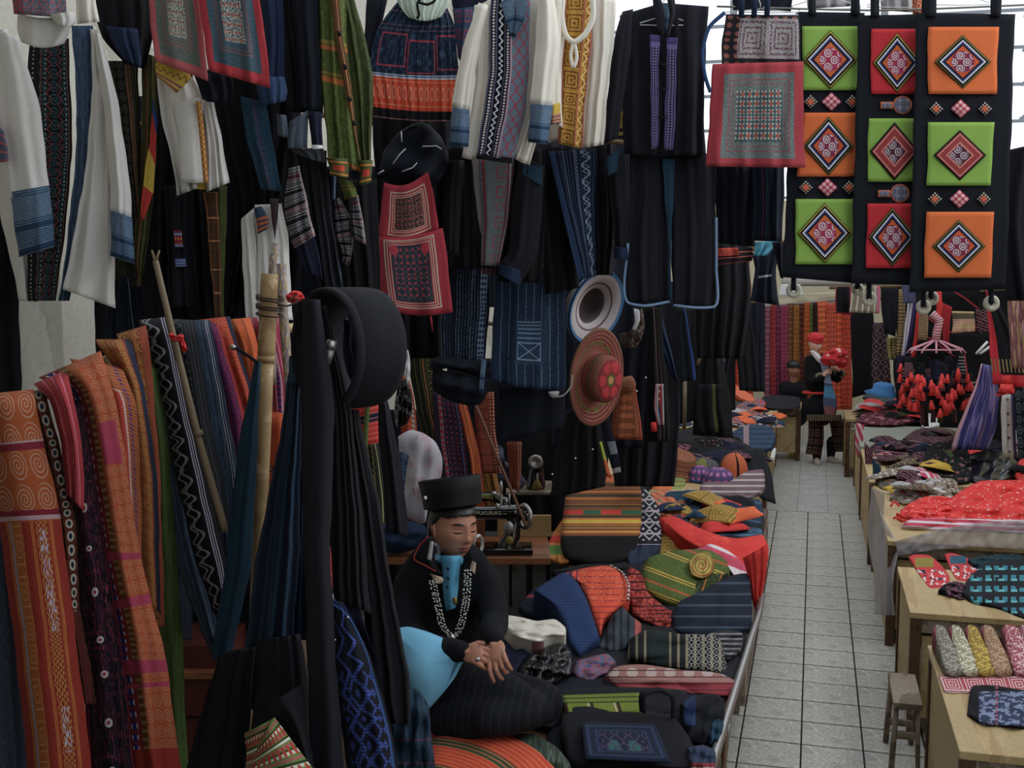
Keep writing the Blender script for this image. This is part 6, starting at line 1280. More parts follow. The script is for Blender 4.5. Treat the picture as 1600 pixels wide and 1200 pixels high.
for args in [
    ('dark_trousers', 'navy cloth lump under the cream cloth near the woman', 'cloth', [(778, 992), (800, 990), (840, 1004), (846, 1016), (820, 1036), (802, 1062), (780, 1060), (786, 1030)], NAVY),
    ('dark_trousers', 'indigo cloth with a red hem tucked behind the blue textile', 'cloth', [(810, 948), (834, 922), (860, 944), (878, 968), (850, 970), (820, 962)], pat('indigo_red_hem', '#1c2438', (lambda c: c.band(c.v, .75, .85), '#8c3038'))),
    ('red_brocade', 'dark red brocade heap between green roll and blue textile', 'textile', [(978, 905), (984, 886), (1002, 896), (1012, 925), (1040, 950), (1052, 968), (1050, 984), (1020, 978), (992, 962), (980, 936)], pat('red_brocade', '#7c1c20', (lambda c: (c.noise(14, 2) > .5), '#b8402c'), (lambda c: c.lines(c.v, 8, .2), '#2c1820'))),
    ('indigo_stack', 'stack of folded indigo cloth at the aisle end of the pile', 'cloth', [(1048, 962), (1062, 940), (1100, 922), (1140, 900), (1168, 896), (1174, 930), (1172, 980), (1150, 998), (1100, 996), (1055, 988)], pat('indigo_stack', '#1a2436', (lambda c: c.lines(c.v, 6, .2), '#3c4858'))),
    ('patterned_stack', 'black and white woven bands folded on top of the indigo stack', 'textile', [(1110, 900), (1130, 884), (1160, 888), (1170, 902), (1150, 912), (1120, 915)], pat('bw_bands', '#2c2c30', (lambda c: c.lines(c.v, 6, .4), '#7c7a7c'))),
    ('grey_pleats', 'grey blue pleated cloth with coral edge in the pile centre', 'cloth', [(944, 992), (956, 962), (972, 948), (986, 962), (1002, 975), (996, 1000), (980, 1016), (950, 1020), (934, 1012)], pat('grey_pleats', '#3c444e', (lambda c: c.lines(c.u, 6, .4), '#262a34'), (lambda c: c.u > .85, '#a85048'))),
    ('striped_textile_stack', 'stack of black, grey and gold striped textiles on the pile', 'textile', [(980, 1030), (985, 998), (1010, 984), (1060, 990), (1128, 998), (1134, 1030), (1136, 1052), (1090, 1050), (1030, 1042)], pat('bw_gold_stack', '#1e1e20', (lambda c: c.lines(c.u, 12, .3), '#7c7258'), (lambda c: c.dia(14, 7, 2, .3) * (c.u > .6), '#98948c'), (lambda c: c.band(c.u, .22, .42), '#1c2a28'))),
    ('pink_textile_stack', 'long faded pink and red folded textiles at the aisle side', 'textile', [(944, 1058), (962, 1042), (1000, 1038), (1060, 1046), (1130, 1054), (1150, 1066), (1144, 1086), (1090, 1086), (1020, 1078), (960, 1074)], pat('pink_layers', '#8c3038', (lambda c: c.v > .45, '#9c6c64'), (lambda c: c.dots(7, 2, .3) * (c.v > .5), '#b8a098'), (lambda c: c.lines(c.v, 5, .15), '#541c24'))),
    ('twisted_scarf', 'twisted pink and blue scarf left of the faded pink stack', 'scarf', [(892, 1052), (900, 1034), (924, 1026), (950, 1022), (962, 1034), (950, 1052), (930, 1064), (904, 1062)], pat('pink_blue', '#7c5868', (lambda c: (c.noise(8, 2) > .55), '#4c5c88'), (lambda c: (c.noise(12, 1) > .62), '#b04858'))),
    ('dark_cloth', 'black cloth mass between the woman and the tote bags', 'cloth', [(760, 1048), (800, 1060), (850, 1078), (884, 1088), (890, 1120), (870, 1140), (820, 1130), (770, 1100)], BLACK),
    ('black_bag', 'dark blue and black bag at the rail behind the tote handles', 'bag', [(1062, 1100), (1080, 1088), (1126, 1088), (1132, 1104), (1118, 1150), (1100, 1166), (1076, 1160)], pat('blue_black', '#141620', (lambda c: c.band(c.u, .1, .35) * (c.v > .4), '#1f3660'))),
    ('small_bag', 'small red and white patterned pouch in the bottom corner by the rail', 'pouch', [(1074, 1168), (1100, 1164), (1116, 1172), (1112, 1215), (1086, 1220), (1076, 1196)], pat('red_white_small', '#8c3038', (lambda c: c.lines(c.v, 6, .3), '#b8a8a0'), (lambda c: c.v > .5, '#34405c'))),
    ('green_textile', 'dark teal folded edge peeking out at the rail', 'textile', [(1110, 1128), (1122, 1120), (1130, 1128), (1122, 1160), (1108, 1166)], TEAL)]:
    H(*args, bulge=.07, noise=.008, layers=3 if 'stack' in args[0] else 0)
# tote bags
t = T('tote_bag', 'black tote bag with a dark blue embroidered front panel lying flat', 'bag', 985, 1150, 3.8)
sub(heap('bag_body', [(876, 1140), (880, 1110), (1010, 1112), (1048, 1118), (1076, 1150), (1092, 1198), (1000, 1196), (890, 1188)], ZP + .03, BLACK, bulge=.03, noise=.003, n=60, lie=.8, zb=ZP), t)
cloth('embroidered_panel', [(908, 1128), (914, 1184)], [(1022, 1130), (1048, 1190)], None, pat('dark_blue_panel', '#1c2840', (lambda c: c.frame(.05, .95, .08, .92, .04) + c.frame(.16, .84, .2, .8, .03), '#2c3c5c'), (lambda c: c.dots(4, 1.5, .3) * c.rect(.25, .75, .25, .75), '#2c5c58'), (lambda c: c.dia(6, 3, 2, .3) * c.rect(.2, .8, .25, .75), '#4c3c5c')), t, (1, .002), .002, z=ZP + .085)
t = T('tote_bag', 'black tote bag with lime green woven lining showing behind the blue panelled tote', 'bag', 940, 1100, 4.0)
sub(heap('bag_body', [(864, 1108), (872, 1084), (940, 1074), (1040, 1076), (1072, 1080), (1074, 1110), (1010, 1122), (900, 1124)], ZP, BLACK2, bulge=.03, noise=.003, n=50), t)
cloth('lime_panel', [(880, 1086), (884, 1112)], [(998, 1082), (1010, 1112)], None, pat('lime_weave', '#6c7c1c', (lambda c: c.lines(c.v, 4, .3) * (c.v > .5), '#3c4418'), (lambda c: c.lines(c.u, 3, .12) * (c.v < .5), '#3c2418'), (lambda c: c.lines(c.u, 3, .05, .1) * (c.v < .5), '#c8b090')), t, (1, .002), .003, z=ZP + .075)
tube('handle', [VZ(1004, 1112, ZP + .1), VZ(1004, 1086, ZP + .16), VZ(1030, 1078, ZP + .17), VZ(1050, 1086, ZP + .16), VZ(1052, 1120, ZP + .08)], .018, BLACK, t, seg=8, n=18, flat=.4)
# bottom textiles
H('quilted_textile', 'orange quilted textile with green bands in the bottom centre', 'textile', [(664, 1160), (680, 1140), (720, 1135), (770, 1142), (820, 1158), (860, 1186), (880, 1220), (660, 1240), (655, 1200)], pat('orange_quilt', '#c8401c', (lambda c: ((c.u * c.u + (c.v - .1) * (c.v - .1)).sqrt() * 3).fr() < .32, '#3c4c34'), (lambda c: ((c.u * c.u + (c.v - .1) * (c.v - .1)).sqrt() * 24).fr() < .2, '#e07038')), bulge=.12, noise=.004)
H('green_textile', 'grey green patterned textile with a coral edge right of the orange quilt', 'textile', [(780, 1150), (830, 1146), (868, 1166), (892, 1196), (890, 1230), (840, 1230), (820, 1190)], pat('grey_green', '#39453c', (lambda c: c.zig(c.u, c.v, .5, 7, .2, .04) + c.lines(c.u, 12, .2) * .5, '#5c6a58')), bulge=.08)
tag(cloth('hem_strip', [(900, 1190), (896, 1215)], [(1080, 1196), (1080, 1222)], None, pat('pale_hem', '#8c6a60', (lambda c: c.lines(c.u, 30, .4), '#5c3a38')), None, (1, .002), .003, z=ZP + .01), 'narrow pinkish strip at the very bottom below the tote bags', 'strip')
# ================================================================= sewing table, machines
ZT = .78
ta = PZ(560, 872, ZT); tb = PZ(860, 872, ZT); dv = (tb - ta); ln = np.linalg.norm(dv); ang = math.atan2(dv[1], dv[0])
TM = trs(ta, 0, 0, ang)
t = thing('sewing_table', 'varnished sewing table on an iron stand behind the seated woman', 'table', (ta + tb) / 2 * np.array([1, 1, 0]))
box('table_top', (0, 0, -.035), (ln, .48, 0), M_TABLE, t, .004, TM)
IRON = mat('black_iron', '#15151a', rough=.4, weave=20)
for x in (.12, ln - .12):
    box('iron_leg', (x, .06, -.78), (x + .03, .09, -.036), IRON, t, .003, TM); box('iron_leg', (x, .38, -.78), (x + .03, .41, -.036), IRON, t, .003, TM)
    box('foot_bar', (x - .005, .02, -.78), (x + .035, .46, -.75), IRON, t, .003, TM)
box('cross_rail', (.12, .2, -.42), (ln - .1, .23, -.39), IRON, t, .003, TM); box('treadle', (.35, .1, -.68), (ln - .35, .36, -.66), IRON, t, .003, TM)
box('drawer_panel', (ln - .28, .47, 0), (ln + .02, .5, .12), mat('pale_ply', '#8c7040', weave=20), t, .003, TM)
box('drawer_panel', (.35, .47, 0), (ln - .35, .5, .1), mat('ply_red', '#6c4024', weave=20), t, .003, TM)
ENAM = mat('black_enamel', '#08080a', rough=.12, weave=0, vary=0, bump=0, spec=.6, coat=.5)
BRASS = MATS['brass']
t = T('sewing_machine', 'black sewing machine with gold lettering and a chrome handwheel beside the seated woman', 'sewing machine', 790, 862, 5.9)
Dm = float(DZ(800, 864, ZT)) + .02
fuse('machine_body', [g_tube([V(792, 856, Dm), V(800, 838, Dm), V(804, 815, Dm), V(802, 800, Dm)], [.055, .045, .036, .036], 14), g_tube([V(806, 800, Dm), V(770, 801, Dm), V(730, 801, Dm), V(712, 803, Dm)], [.04, .036, .033, .04], 14), g_tube([V(713, 800, Dm), V(712, 836, Dm)], [.034, .028], 12)], ENAM, t, .006, 3)
tmp = P(770, 863, Dm); bm = bmesh.new(); bmesh.ops.create_cube(bm, size=1)
for v in bm.verts: v.co = Vector((v.co.x * .42, v.co.y * .17, v.co.z * .035))
solid('machine_bed', bm, ENAM, t, .006, False, trs((tmp[0], tmp[1], ZT + .0185), 0, 0, YAW))
wc = P(820, 807, Dm - .01)
lathe('handwheel', [(.052, -.008), (.066, -.011), (.0715, 0), (.066, .011), (.052, .008), (.05, 0), (.052, -.008)], M_STEEL, t, 36, trs(wc, 0, PI / 2, YAW + .55))
lathe('handwheel_hub', [(.001, -.012), (.028, -.012), (.03, .012), (.001, .014)], ENAM, t, 24, trs(wc, 0, PI / 2, YAW + .55))
for k in range(5):
    a = k * 2 * PI / 5; Mx = trs(wc, 0, PI / 2, YAW + .55)
    tube('wheel_spoke', [Mx @ Vector((0, 0, 0)), Mx @ Vector((.055 * math.cos(a), .055 * math.sin(a), 0))], .006, ENAM, t, seg=6)
inflate('round_badge', [(796 + 7 * math.cos(a), 845 + 7 * math.sin(a)) for a in np.linspace(0, 2 * PI, 12, endpoint=False)], Dm - .052, .004, BRASS, t, n=20, nr=4)
inflate('chrome_plate', [(788, 818), (796, 814), (803, 820), (802, 832), (792, 834), (787, 828)], Dm - .045, .008, M_STEEL, t, n=18, nr=4)
tube('spool_pin', [V(796, 790, Dm), V(796, 772, Dm)], .004, M_STEEL, t); inflate('tension_knob', [(775, 786), (781, 788), (781, 796), (775, 798)], Dm - .03, .01, M_STEEL, t, n=12, nr=4)
tube('needle_thread', [V(808, 800, Dm - .04), V(812, 825, Dm - .04), V(812, 858, Dm - .03)], .0015, BLACK, t, seg=4)
def text(body, px, py, D, size, m, parent, rz=0, name='lettering'):
    cu = bpy.data.curves.new(name, 'FONT'); cu.body = body; cu.size = size; cu.extrude = .0006; cu.align_x = 'CENTER'; cu.align_y = 'CENTER'
    cu.materials.append(m); o = bpy.data.objects.new(name, cu); COL.objects.link(o); o.parent = parent
    bpy.context.view_layer.update(); me = bpy.data.meshes.new_from_object(o.evaluated_get(bpy.context.evaluated_depsgraph_get()))
    bpy.data.objects.remove(o); o = bpy.data.objects.new(name, me); COL.objects.link(o); o.parent = parent
    o.location = Vector(P(px, py, D)) - wloc(parent); o.rotation_euler = (PI / 2, 0, YAW + rz); return o
GOLD = mat('gold_paint', '#c8c0a0', rough=.4, weave=0, vary=0, bump=0)
text('FUKUSUKE', 764, 802, Dm - .0385, .026, GOLD, t)
tube('gold_line', [V(783, 803, Dm - .04), V(792, 803, Dm - .042)], .0009, GOLD, t, seg=4)
t = T('sewing_machine', 'sewing machine arm with a brass strip just behind the lettered machine', 'sewing machine', 760, 780, 6.3)
D6 = 6.3
fuse('machine_arm', [g_tube([V(735, 775, D6), V(772, 776, D6), V(790, 790, D6)], [.03, .03, .034], 12), g_tube([V(788, 785, D6), V(790, 830, D6)], [.035, .05], 12)], ENAM, t, .007, 3)
cloth('brass_strip', [(733, 771), (733, 776)], [(770, 773), (770, 781)], D6 - .04, pat('brass_scale', '#8c8c3c', (lambda c: c.lines(c.u, 16, .3), '#3c4420'), rough=.4), t, (1, 0), .003, res=(12, 4))
inflate('chrome_knob', [(772 + 5 * math.cos(a), 772 + 5 * math.sin(a)) for a in np.linspace(0, 2 * PI, 10, endpoint=False)], D6 - .04, .02, M_STEEL, t, n=16, nr=4)
lathe('chrome_thread_post', [(.012, 0), (.008, .02), (.009, .06), (.004, .08), (.01, .1), (.011, .12), (.004, .15), (.001, .15)], M_STEEL, t, 16, trs(P(783, 792, D6 - .03)))
# further machine on its own small table
D8 = 7.4
t = T('side_table', 'small wooden shelf table holding the further sewing machine', 'table', 828, 770, D8)
c = P(828, 768, D8)
box('table_top', (-.16, -.02, -.02), (.16, .4, 0), M_WOODG, t, .003, trs(c, 0, 0, YAW))
for x in (-.14, .12):
    for y in (.0, .36): box('leg', (x, y, -c[2]), (x + .02, y + .02, -.021), IRON, t, .002, trs(c, 0, 0, YAW))
t = T('sewing_machine', 'further small black sewing machine with a gold emblem, end on', 'sewing machine', 835, 766, D8)
fuse('machine_body', [g_tube([V(837, 760, D8 + .1), V(838, 738, D8 + .1), V(838, 722, D8 + .1)], [.07, .055, .045], 12), g_tube([V(838, 724, D8 + .05), V(838, 722, D8 + .3)], [.05, .05], 12)], ENAM, t, .009, 3)
lathe('handwheel', [(.03, -.008), (.045, -.01), (.05, 0), (.045, .01), (.03, .008), (.001, 0)], M_STEEL, t, 24, trs(P(837, 722, D8 - .02), PI / 2, 0, YAW))
inflate('gold_emblem', [(839, 746), (845, 756), (848, 764), (830, 764), (833, 756)], D8 + .02, .006, BRASS, t, n=14, nr=4)
# leaning stick
tag(tube('leaning_stick', [V(744, 634, 5.75), V(775, 710, 5.6), V(809, 790, 5.5), V(822, 822, 5.46)], .008, mat('red_stick', '#6c4430', rough=.5), seg=8, n=10), 'thin reddish stick leaning behind the sewing machine', 'stick')
tag(inflate('grey_cloth', [(764, 712), (776, 694), (786, 700), (782, 714), (806, 730), (822, 756), (815, 764), (790, 762), (770, 748), (762, 732)], 6.9, .07, mat('slate_cloth', '#4a4a5c', vary=.2), noise=.014), 'slate grey cloth bunched behind the leaning stick', 'cloth')
# sack, bags between hoop and woman
t = T('flour_sack', 'off-white sack with faded pink print stuffed behind the seated woman', 'sack', 655, 800, 5.9)
SACK = pat('printed_sack', '#b4b0b8', (lambda c: (c.noise(5, 2) > .58) * (c.noise(40, 1) > .45) * .6, '#b88490'), (lambda c: c.lines(c.v, 9, .35) * c.rect(.3, .62, .3, .55) * c.lines(c.u, 12, .6) * .5, '#b07078'), weave=60)
inflate('sack_body', [(622, 682), (640, 672), (660, 676), (680, 690), (691, 715), (690, 742), (684, 760), (672, 775), (668, 800), (664, 818), (640, 812), (628, 800), (630, 760), (625, 720)], 5.9, .14, SACK, t, noise=.012)
tag(inflate('plastic_bag', [(622, 600), (632, 592), (642, 612), (644, 640), (636, 662), (622, 668), (616, 640)], 4.75, .05, MATS['black_plastic'], noise=.012, nfreq=9), 'black plastic bag hanging above the printed sack', 'bag')
tag(inflate('white_cloth', [(630, 548), (636, 546), (641, 566), (640, 590), (637, 598), (631, 584)], 4.7, .02, WHITE, noise=.004), 'small white cloth end beside the black hoop', 'cloth')
t = T('shoulder_bag', 'red and navy striped shoulder bag behind the dark strips', 'bag', 568, 670, 3.4)
cloth('bag_body', [(546, 640), (546, 700)], [(590, 628), (592, 692)], 3.4, pat('red_navy_bag', '#b82c20', (lambda c: c.band(c.v, .55, .75), '#1c2440'), (lambda c: c.lines(c.v, 8, .12), '#d87060')), t, (1, .004), .02)
cloth('strap', [(574, 590), (570, 640), (566, 700)], [(582, 590), (578, 640), (574, 700)], 3.36, GREEN, t, (1, .002), .004)
GST = pat('green_gold_stripes', '#23261c', (lambda c: c.zig(c.v, c.u, .5, 14, .06, .03) + c.lines(c.u, 4, .18), '#8c8450'))
t = T('striped_bag', 'long green and gold striped bag hanging behind the black strips', 'bag', 590, 760, 3.5)
cloth('bag_body', [(568, 696), (570, 760), (566, 816)], [(590, 692), (604, 760), (610, 818)], 3.5, GST, t, (2, .008), .03)
C('green_ribbon', 'narrow green striped strip left of the long striped bag', 'textile', [(545, 640), (556, 760), (566, 830)], [(552, 640), (572, 760), (580, 830)], 3.55, GREEN, folds=(1, .006))
C('batik_sleeve', 'dark batik sleeve folded in front of the printed sack', 'sleeve', [(604, 696), (606, 760), (615, 815)], [(640, 712), (632, 760), (630, 815)], 4.2, pat('batik_dark', '#1c2a40', (lambda c: c.spiral(3, 8, 2, .3), '#4c6484')), folds=(2, .01), vol=.03)
tag(inflate('indigo_bundle', [(572, 822), (600, 816), (640, 814), (664, 822), (670, 836), (660, 852), (630, 864), (596, 862), (576, 850)], 5.75, .1, INDIGO, noise=.012), 'indigo bundle lying on the sewing table left of the woman', 'bundle')

for lab, pl, m, hz in [('black cloth spread under the middle of the pile', [(870, 905), (900, 885), (1000, 870), (1120, 880), (1168, 960), (1150, 1060), (1110, 1110), (900, 1100), (820, 1060)], BLACK2, .03),
    ('ink blue cloth spread under the front of the pile', [(860, 1060), (1000, 1040), (1138, 1060), (1120, 1130), (1080, 1230), (860, 1230)], INK, .02),
    ('dark cloth spread under the red shawl and denim', [(960, 790), (1100, 770), (1190, 790), (1192, 850), (1176, 920), (1100, 900), (980, 880)], BLACK2, .03)]:
    tag(heap('spread_cloth', pl, ZP + .001, m, bulge=hz, lie=.96, noise=.008), lab, 'cloth')
H('woven_band', 'black and white woven band edge lying by the rail', 'textile', [(1090, 1000), (1120, 985), (1160, 990), (1158, 1012), (1140, 1030), (1100, 1020)], MATS['bw_bands'], bulge=.04, z=ZP + .02)
H('red_textile', 'crimson folded textile edge under the green roll', 'textile', [(985, 930), (1020, 945), (1050, 955), (1052, 972), (1030, 978), (990, 960)], MATS['red_brocade'], bulge=.04, z=ZP + .02)
H('dark_cloth', 'black crumpled cloth left of the striped stack base', 'cloth', [(862, 892), (900, 884), (990, 888), (1000, 900), (960, 904), (880, 908)], BLACK, bulge=.04, z=ZP + .02)

H('striped_hem_cloth', 'pink and white striped cloth edge along the front of the red yarn heap', 'cloth', [(1408, 822), (1420, 812), (1480, 810), (1560, 812), (1620, 818), (1620, 826), (1540, 828), (1470, 826)], pat('pink_white', '#c8405c'), z=.652, bulge=.03, noise=.012)
for k, (a, b) in enumerate([((1296, 450, 11.2), (1650, 440, 10.0)), ((1330, 470, 12.7), (1650, 446, 11.6)), ((1000, 480, 7.0), (1180, 470, 7.5)), ((1120, 400, 6.2), (1240, 376, 6.2))]):
    tag(tube('hanging_rail', [V(*a), V(*b)], .014, MATS['rail_bamboo'], seg=8, n=6), 'thin bamboo rail mostly hidden, ' + ['front one behind the tassel rack', 'rear one behind the tassel rack', 'over the clothes left of the aisle', 'under the large red bordered apron'][k], 'rail')
ZL = .65
# ================================================================= right hand counters
ZR = .63
cA = counter('bare blond wood counter nearest the camera on the right', .515, 1.9, 3.94, 5.07, ZR, 'display_counter')
box('inner_shelf', (.62, 3.97, .2), (1.85, 4.9, .225), M_WOOD, cA, .002)
cB = counter('blond wood counter with the teal checked cloth, second from the camera on the right', .48, 2.1, 5.55, 6.42, ZR, 'display_counter')
cC = counter('counter covered with clear plastic sheeting on the right', .46, 2.4, 6.95, 8.75, ZR + .02, 'display_counter')
cD = counter('counter piled with dark pouches behind the red tassels on the right', .44, 2.4, 8.9, 10.6, ZR + .02, 'display_counter')
cE = counter('grey topped counter in the middle distance on the right', .44, 2.4, 10.72, 12.3, ZR + .02, 'display_counter', topm=mat('grey_green_cloth_top', '#8f9284', vary=.1))
cF = counter('small blond counter at the far end behind the standing woman', .36, 1.2, 12.75, 13.6, ZR + .02, 'display_counter')
t = T('wooden_stool', 'small worn wooden stool between the two nearest right counters', 'stool', 1428, 1170, 5.2)
t.location = (.45, 5.3, 0)
box('seat', (.385, 5.1, .315), (.51, 5.5, .345), M_WOODG, t, .006)
for x, y in ((.40, 5.13), (.49, 5.13), (.40, 5.46), (.49, 5.46)):
    tube('leg', [Vector((x, y, .316)), Vector((x + (-.015 if x < .45 else .01), y + (-.02 if y < 5.3 else .02), .002))], .014, M_WOODG, t, seg=4)
box('stretcher', (.395, 5.12, .17), (.5, 5.14, .20), M_WOODG, t, .002); box('stretcher', (.395, 5.45, .10), (.5, 5.47, .13), M_WOODG, t, .002)
# goods on the nearest counter
cols = [('#6c6a5c', '#a0988c', 'grey green'), ('#8c8868', '#d0c8b0', 'pale sage'), ('#8c7028', '#c8a840', 'mustard'), ('#8c6a4c', '#b89878', 'tan'), ('#9c4450', '#d8b0b0', 'rose red'), ('#8c3c4c', '#c8c0c0', 'dark rose')]
for i, (a, b_, nm) in enumerate(cols):
    x = 1457 + i * 25 + (8 if i > 3 else 0)
    w = 30 if i < 4 else 40
    m = pat('folded_emb_%d' % i, a, (lambda c: (c.noise(20, 2) > .55), b_), (lambda c: c.band(c.u, 0, .12), '#8c4850'), (lambda c: c.zig(c.v, c.u, .6, 6, .2, .06), b_))
    t = H('folded_textile', nm + ' embroidered cloth folded into a strip, %s in the row on the nearest counter' % ['leftmost', 'second', 'third', 'fourth', 'fifth', 'last'][i], 'textile', [(x, 982), (x + 6, 976), (x + w * .55, 978), (x + w, 1000), (x + w + 18, 1040), (x + w + 20, 1052), (x + w - 5, 1056), (x + 22, 1054), (x + 10, 1020)], m, 'folded embroidered strips on the nearest counter', z=ZR + .012, bulge=.035, noise=.004, n=40, nr=6)
cloth_m = pat('pink_meander', '#b04450', (lambda c: c.sq(5, 1, 4, .35), '#d8c0c0'), (lambda c: c.frame(.01, .99, .06, .94, .012, 5), '#e8d0d0'))
tag(cloth('flat_textile', [(1466, 1056), (1476, 1080)], [(1640, 1054), (1650, 1086)], None, cloth_m, None, (4, .006), .006, z=ZR), 'flat pink and red meander cloth lying in front of the folded strips', 'textile', None)
H('embroidered_pouch', 'dark blue embroidered pouch with black rim at the bottom right', 'pouch', [(1511, 1116), (1520, 1072), (1540, 1070), (1600, 1078), (1640, 1082), (1640, 1142), (1580, 1136), (1530, 1130)], pat('pouch_blue', '#17171c', (lambda c: c.rect(.14, .95, .14, .86), '#34405c'), (lambda c: (c.noise(12, 2) > .52) * c.rect(.14, .95, .14, .86), '#7c88a8'), (lambda c: c.lines(c.v, 12, .5) * c.band(c.u, .33, .36), '#a85068')), z=ZR, bulge=.025, lie=.9)
# goods on the second counter
for k, (pl, lab) in enumerate([([(1420, 870), (1426, 867), (1452, 868), (1484, 906), (1480, 914), (1452, 918), (1444, 908)], 'red pouch with a gold band at the near corner of the second counter'), ([(1476, 866), (1482, 864), (1512, 872), (1532, 896), (1520, 908), (1496, 906)], 'red pouch with a teal band beside the teal checked cloth')]):
    H('embroidered_pouch', lab, 'pouch', pl, pat('red_pouch_%d' % k, '#c82c30', (lambda c: c.rect(.15, .6, .62, .9), ['#8c7c2c', '#28586c'][k]), (lambda c: (c.noise(6, 2) > .54) * c.rect(.2, .9, .1, .55), '#e0c0c0'), (lambda c: (c.noise(9, 1) > .6) * c.rect(.2, .9, .1, .55), '#28304c')), z=ZR, bulge=.012, lie=.93, noise=.003)
TEALC = pat('teal_check_patch', '#1c1f28', (lambda c: c.rect(.1, .98, .12, .9) * c.lines(c.v, 6, .55) * c.lines(c.u, 12, .6) * (c.noise(8, 1) > .42), '#2f7f90'), (lambda c: c.rect(.1, .98, .12, .9) * c.lines(c.v, 6, .2) * c.lines(c.u, 8, .5), '#5cb0b8'))
H('checked_cloth', 'black cloth with teal woven checks on the second counter', 'cloth', [(1500, 925), (1512, 905), (1540, 880), (1590, 874), (1650, 878), (1650, 975), (1600, 966), (1560, 948), (1520, 938)], TEALC, z=ZR, bulge=.03, lie=.85, noise=.006)
H('dark_cloth', 'dark teal cloth corner behind the red pouches', 'cloth', [(1512, 874), (1530, 870), (1600, 872), (1600, 880), (1540, 892), (1522, 886)], pat('teal_speckle', '#1c4450', (lambda c: (c.noise(20, 2) > .5) * .7, '#14181c')), z=ZR, bulge=.03)
H('tassel_purse', 'small purse with a black tassel in front of the checked cloth', 'purse', [(1466, 922), (1474, 914), (1494, 908), (1510, 914), (1508, 926), (1516, 936), (1500, 936), (1482, 930)], pat('purse', '#2c2c38', (lambda c: (c.noise(10, 2) > .54), '#8c4858'), (lambda c: c.u < .25, '#101014')), z=ZR, bulge=.02)
# plastic sheet
PLAS = mat('clear_plastic_sheet', '#b4b0b4', rough=.28, weave=8, vary=.15, bump=.8, alpha=.5, spec=.7)
t = T('plastic_sheet', 'crinkled clear plastic sheet draped over the third right counter', 'sheet', 1450, 860, 6.9)
cloth('front_fold', [(1398, 846), (1404, 868)], [(1660, 816), (1660, 870)], ([6.57, 6.55], [6.22, 6.2]), PLAS, t, (9, .02), .01, sag=-14)
cloth('side_fall', [(1376, 798), (1368, 880), (1366, 960)], [(1404, 856), (1396, 912), (1398, 962)], ([6.9, 6.8, 6.7], [6.58, 6.5, 6.5]), PLAS, t, (3, .018), .02)
cloth('side_fall', [(1362, 760), (1356, 850), (1364, 890)], [(1382, 770), (1378, 850), (1384, 900)], ([7.9, 7.8, 7.6], [7.3, 7.2, 7.1]), PLAS, t, (2, .014), .02)
# red tassels heap
REDY = pat('scarlet_yarn', '#e02420', (lambda c: (c.noise(14, 3) > .6) * .6, '#f85a48'), (lambda c: (c.noise(30, 1) > .68), '#e8d8d0'))
t = T('red_yarn_heap', 'bright red yarn and scarf heap on the plastic covered counter', 'heap', 1520, 790, 7.6)
sub(heap('yarn_pile', [(1470, 790), (1500, 768), (1530, 752), (1570, 750), (1620, 752), (1660, 770), (1660, 818), (1600, 818), (1520, 816), (1470, 806)], ZR + .02, REDY, bulge=.10, noise=.028, nfreq=9, n=90, nr=14), t)
sub(heap('yarn_pile', [(1402, 806), (1416, 790), (1445, 776), (1470, 775), (1520, 790), (1530, 812), (1470, 816), (1425, 816)], ZR + .02, REDY, bulge=.06, noise=.02, nfreq=12, n=80, nr=12), t)
rnd = random.Random(5)
for k in range(26):
    x = rnd.uniform(1404, 1520); y = rnd.uniform(790, 818); b = VZ(x, y, ZR + .04)
    tube('yarn_strand', [b, b + Vector((rnd.uniform(-.05, .05), rnd.uniform(-.04, .02), .03)), b + Vector((rnd.uniform(-.09, .09), rnd.uniform(-.06, 0), .0))], .008, REDY, t, seg=5, n=6)
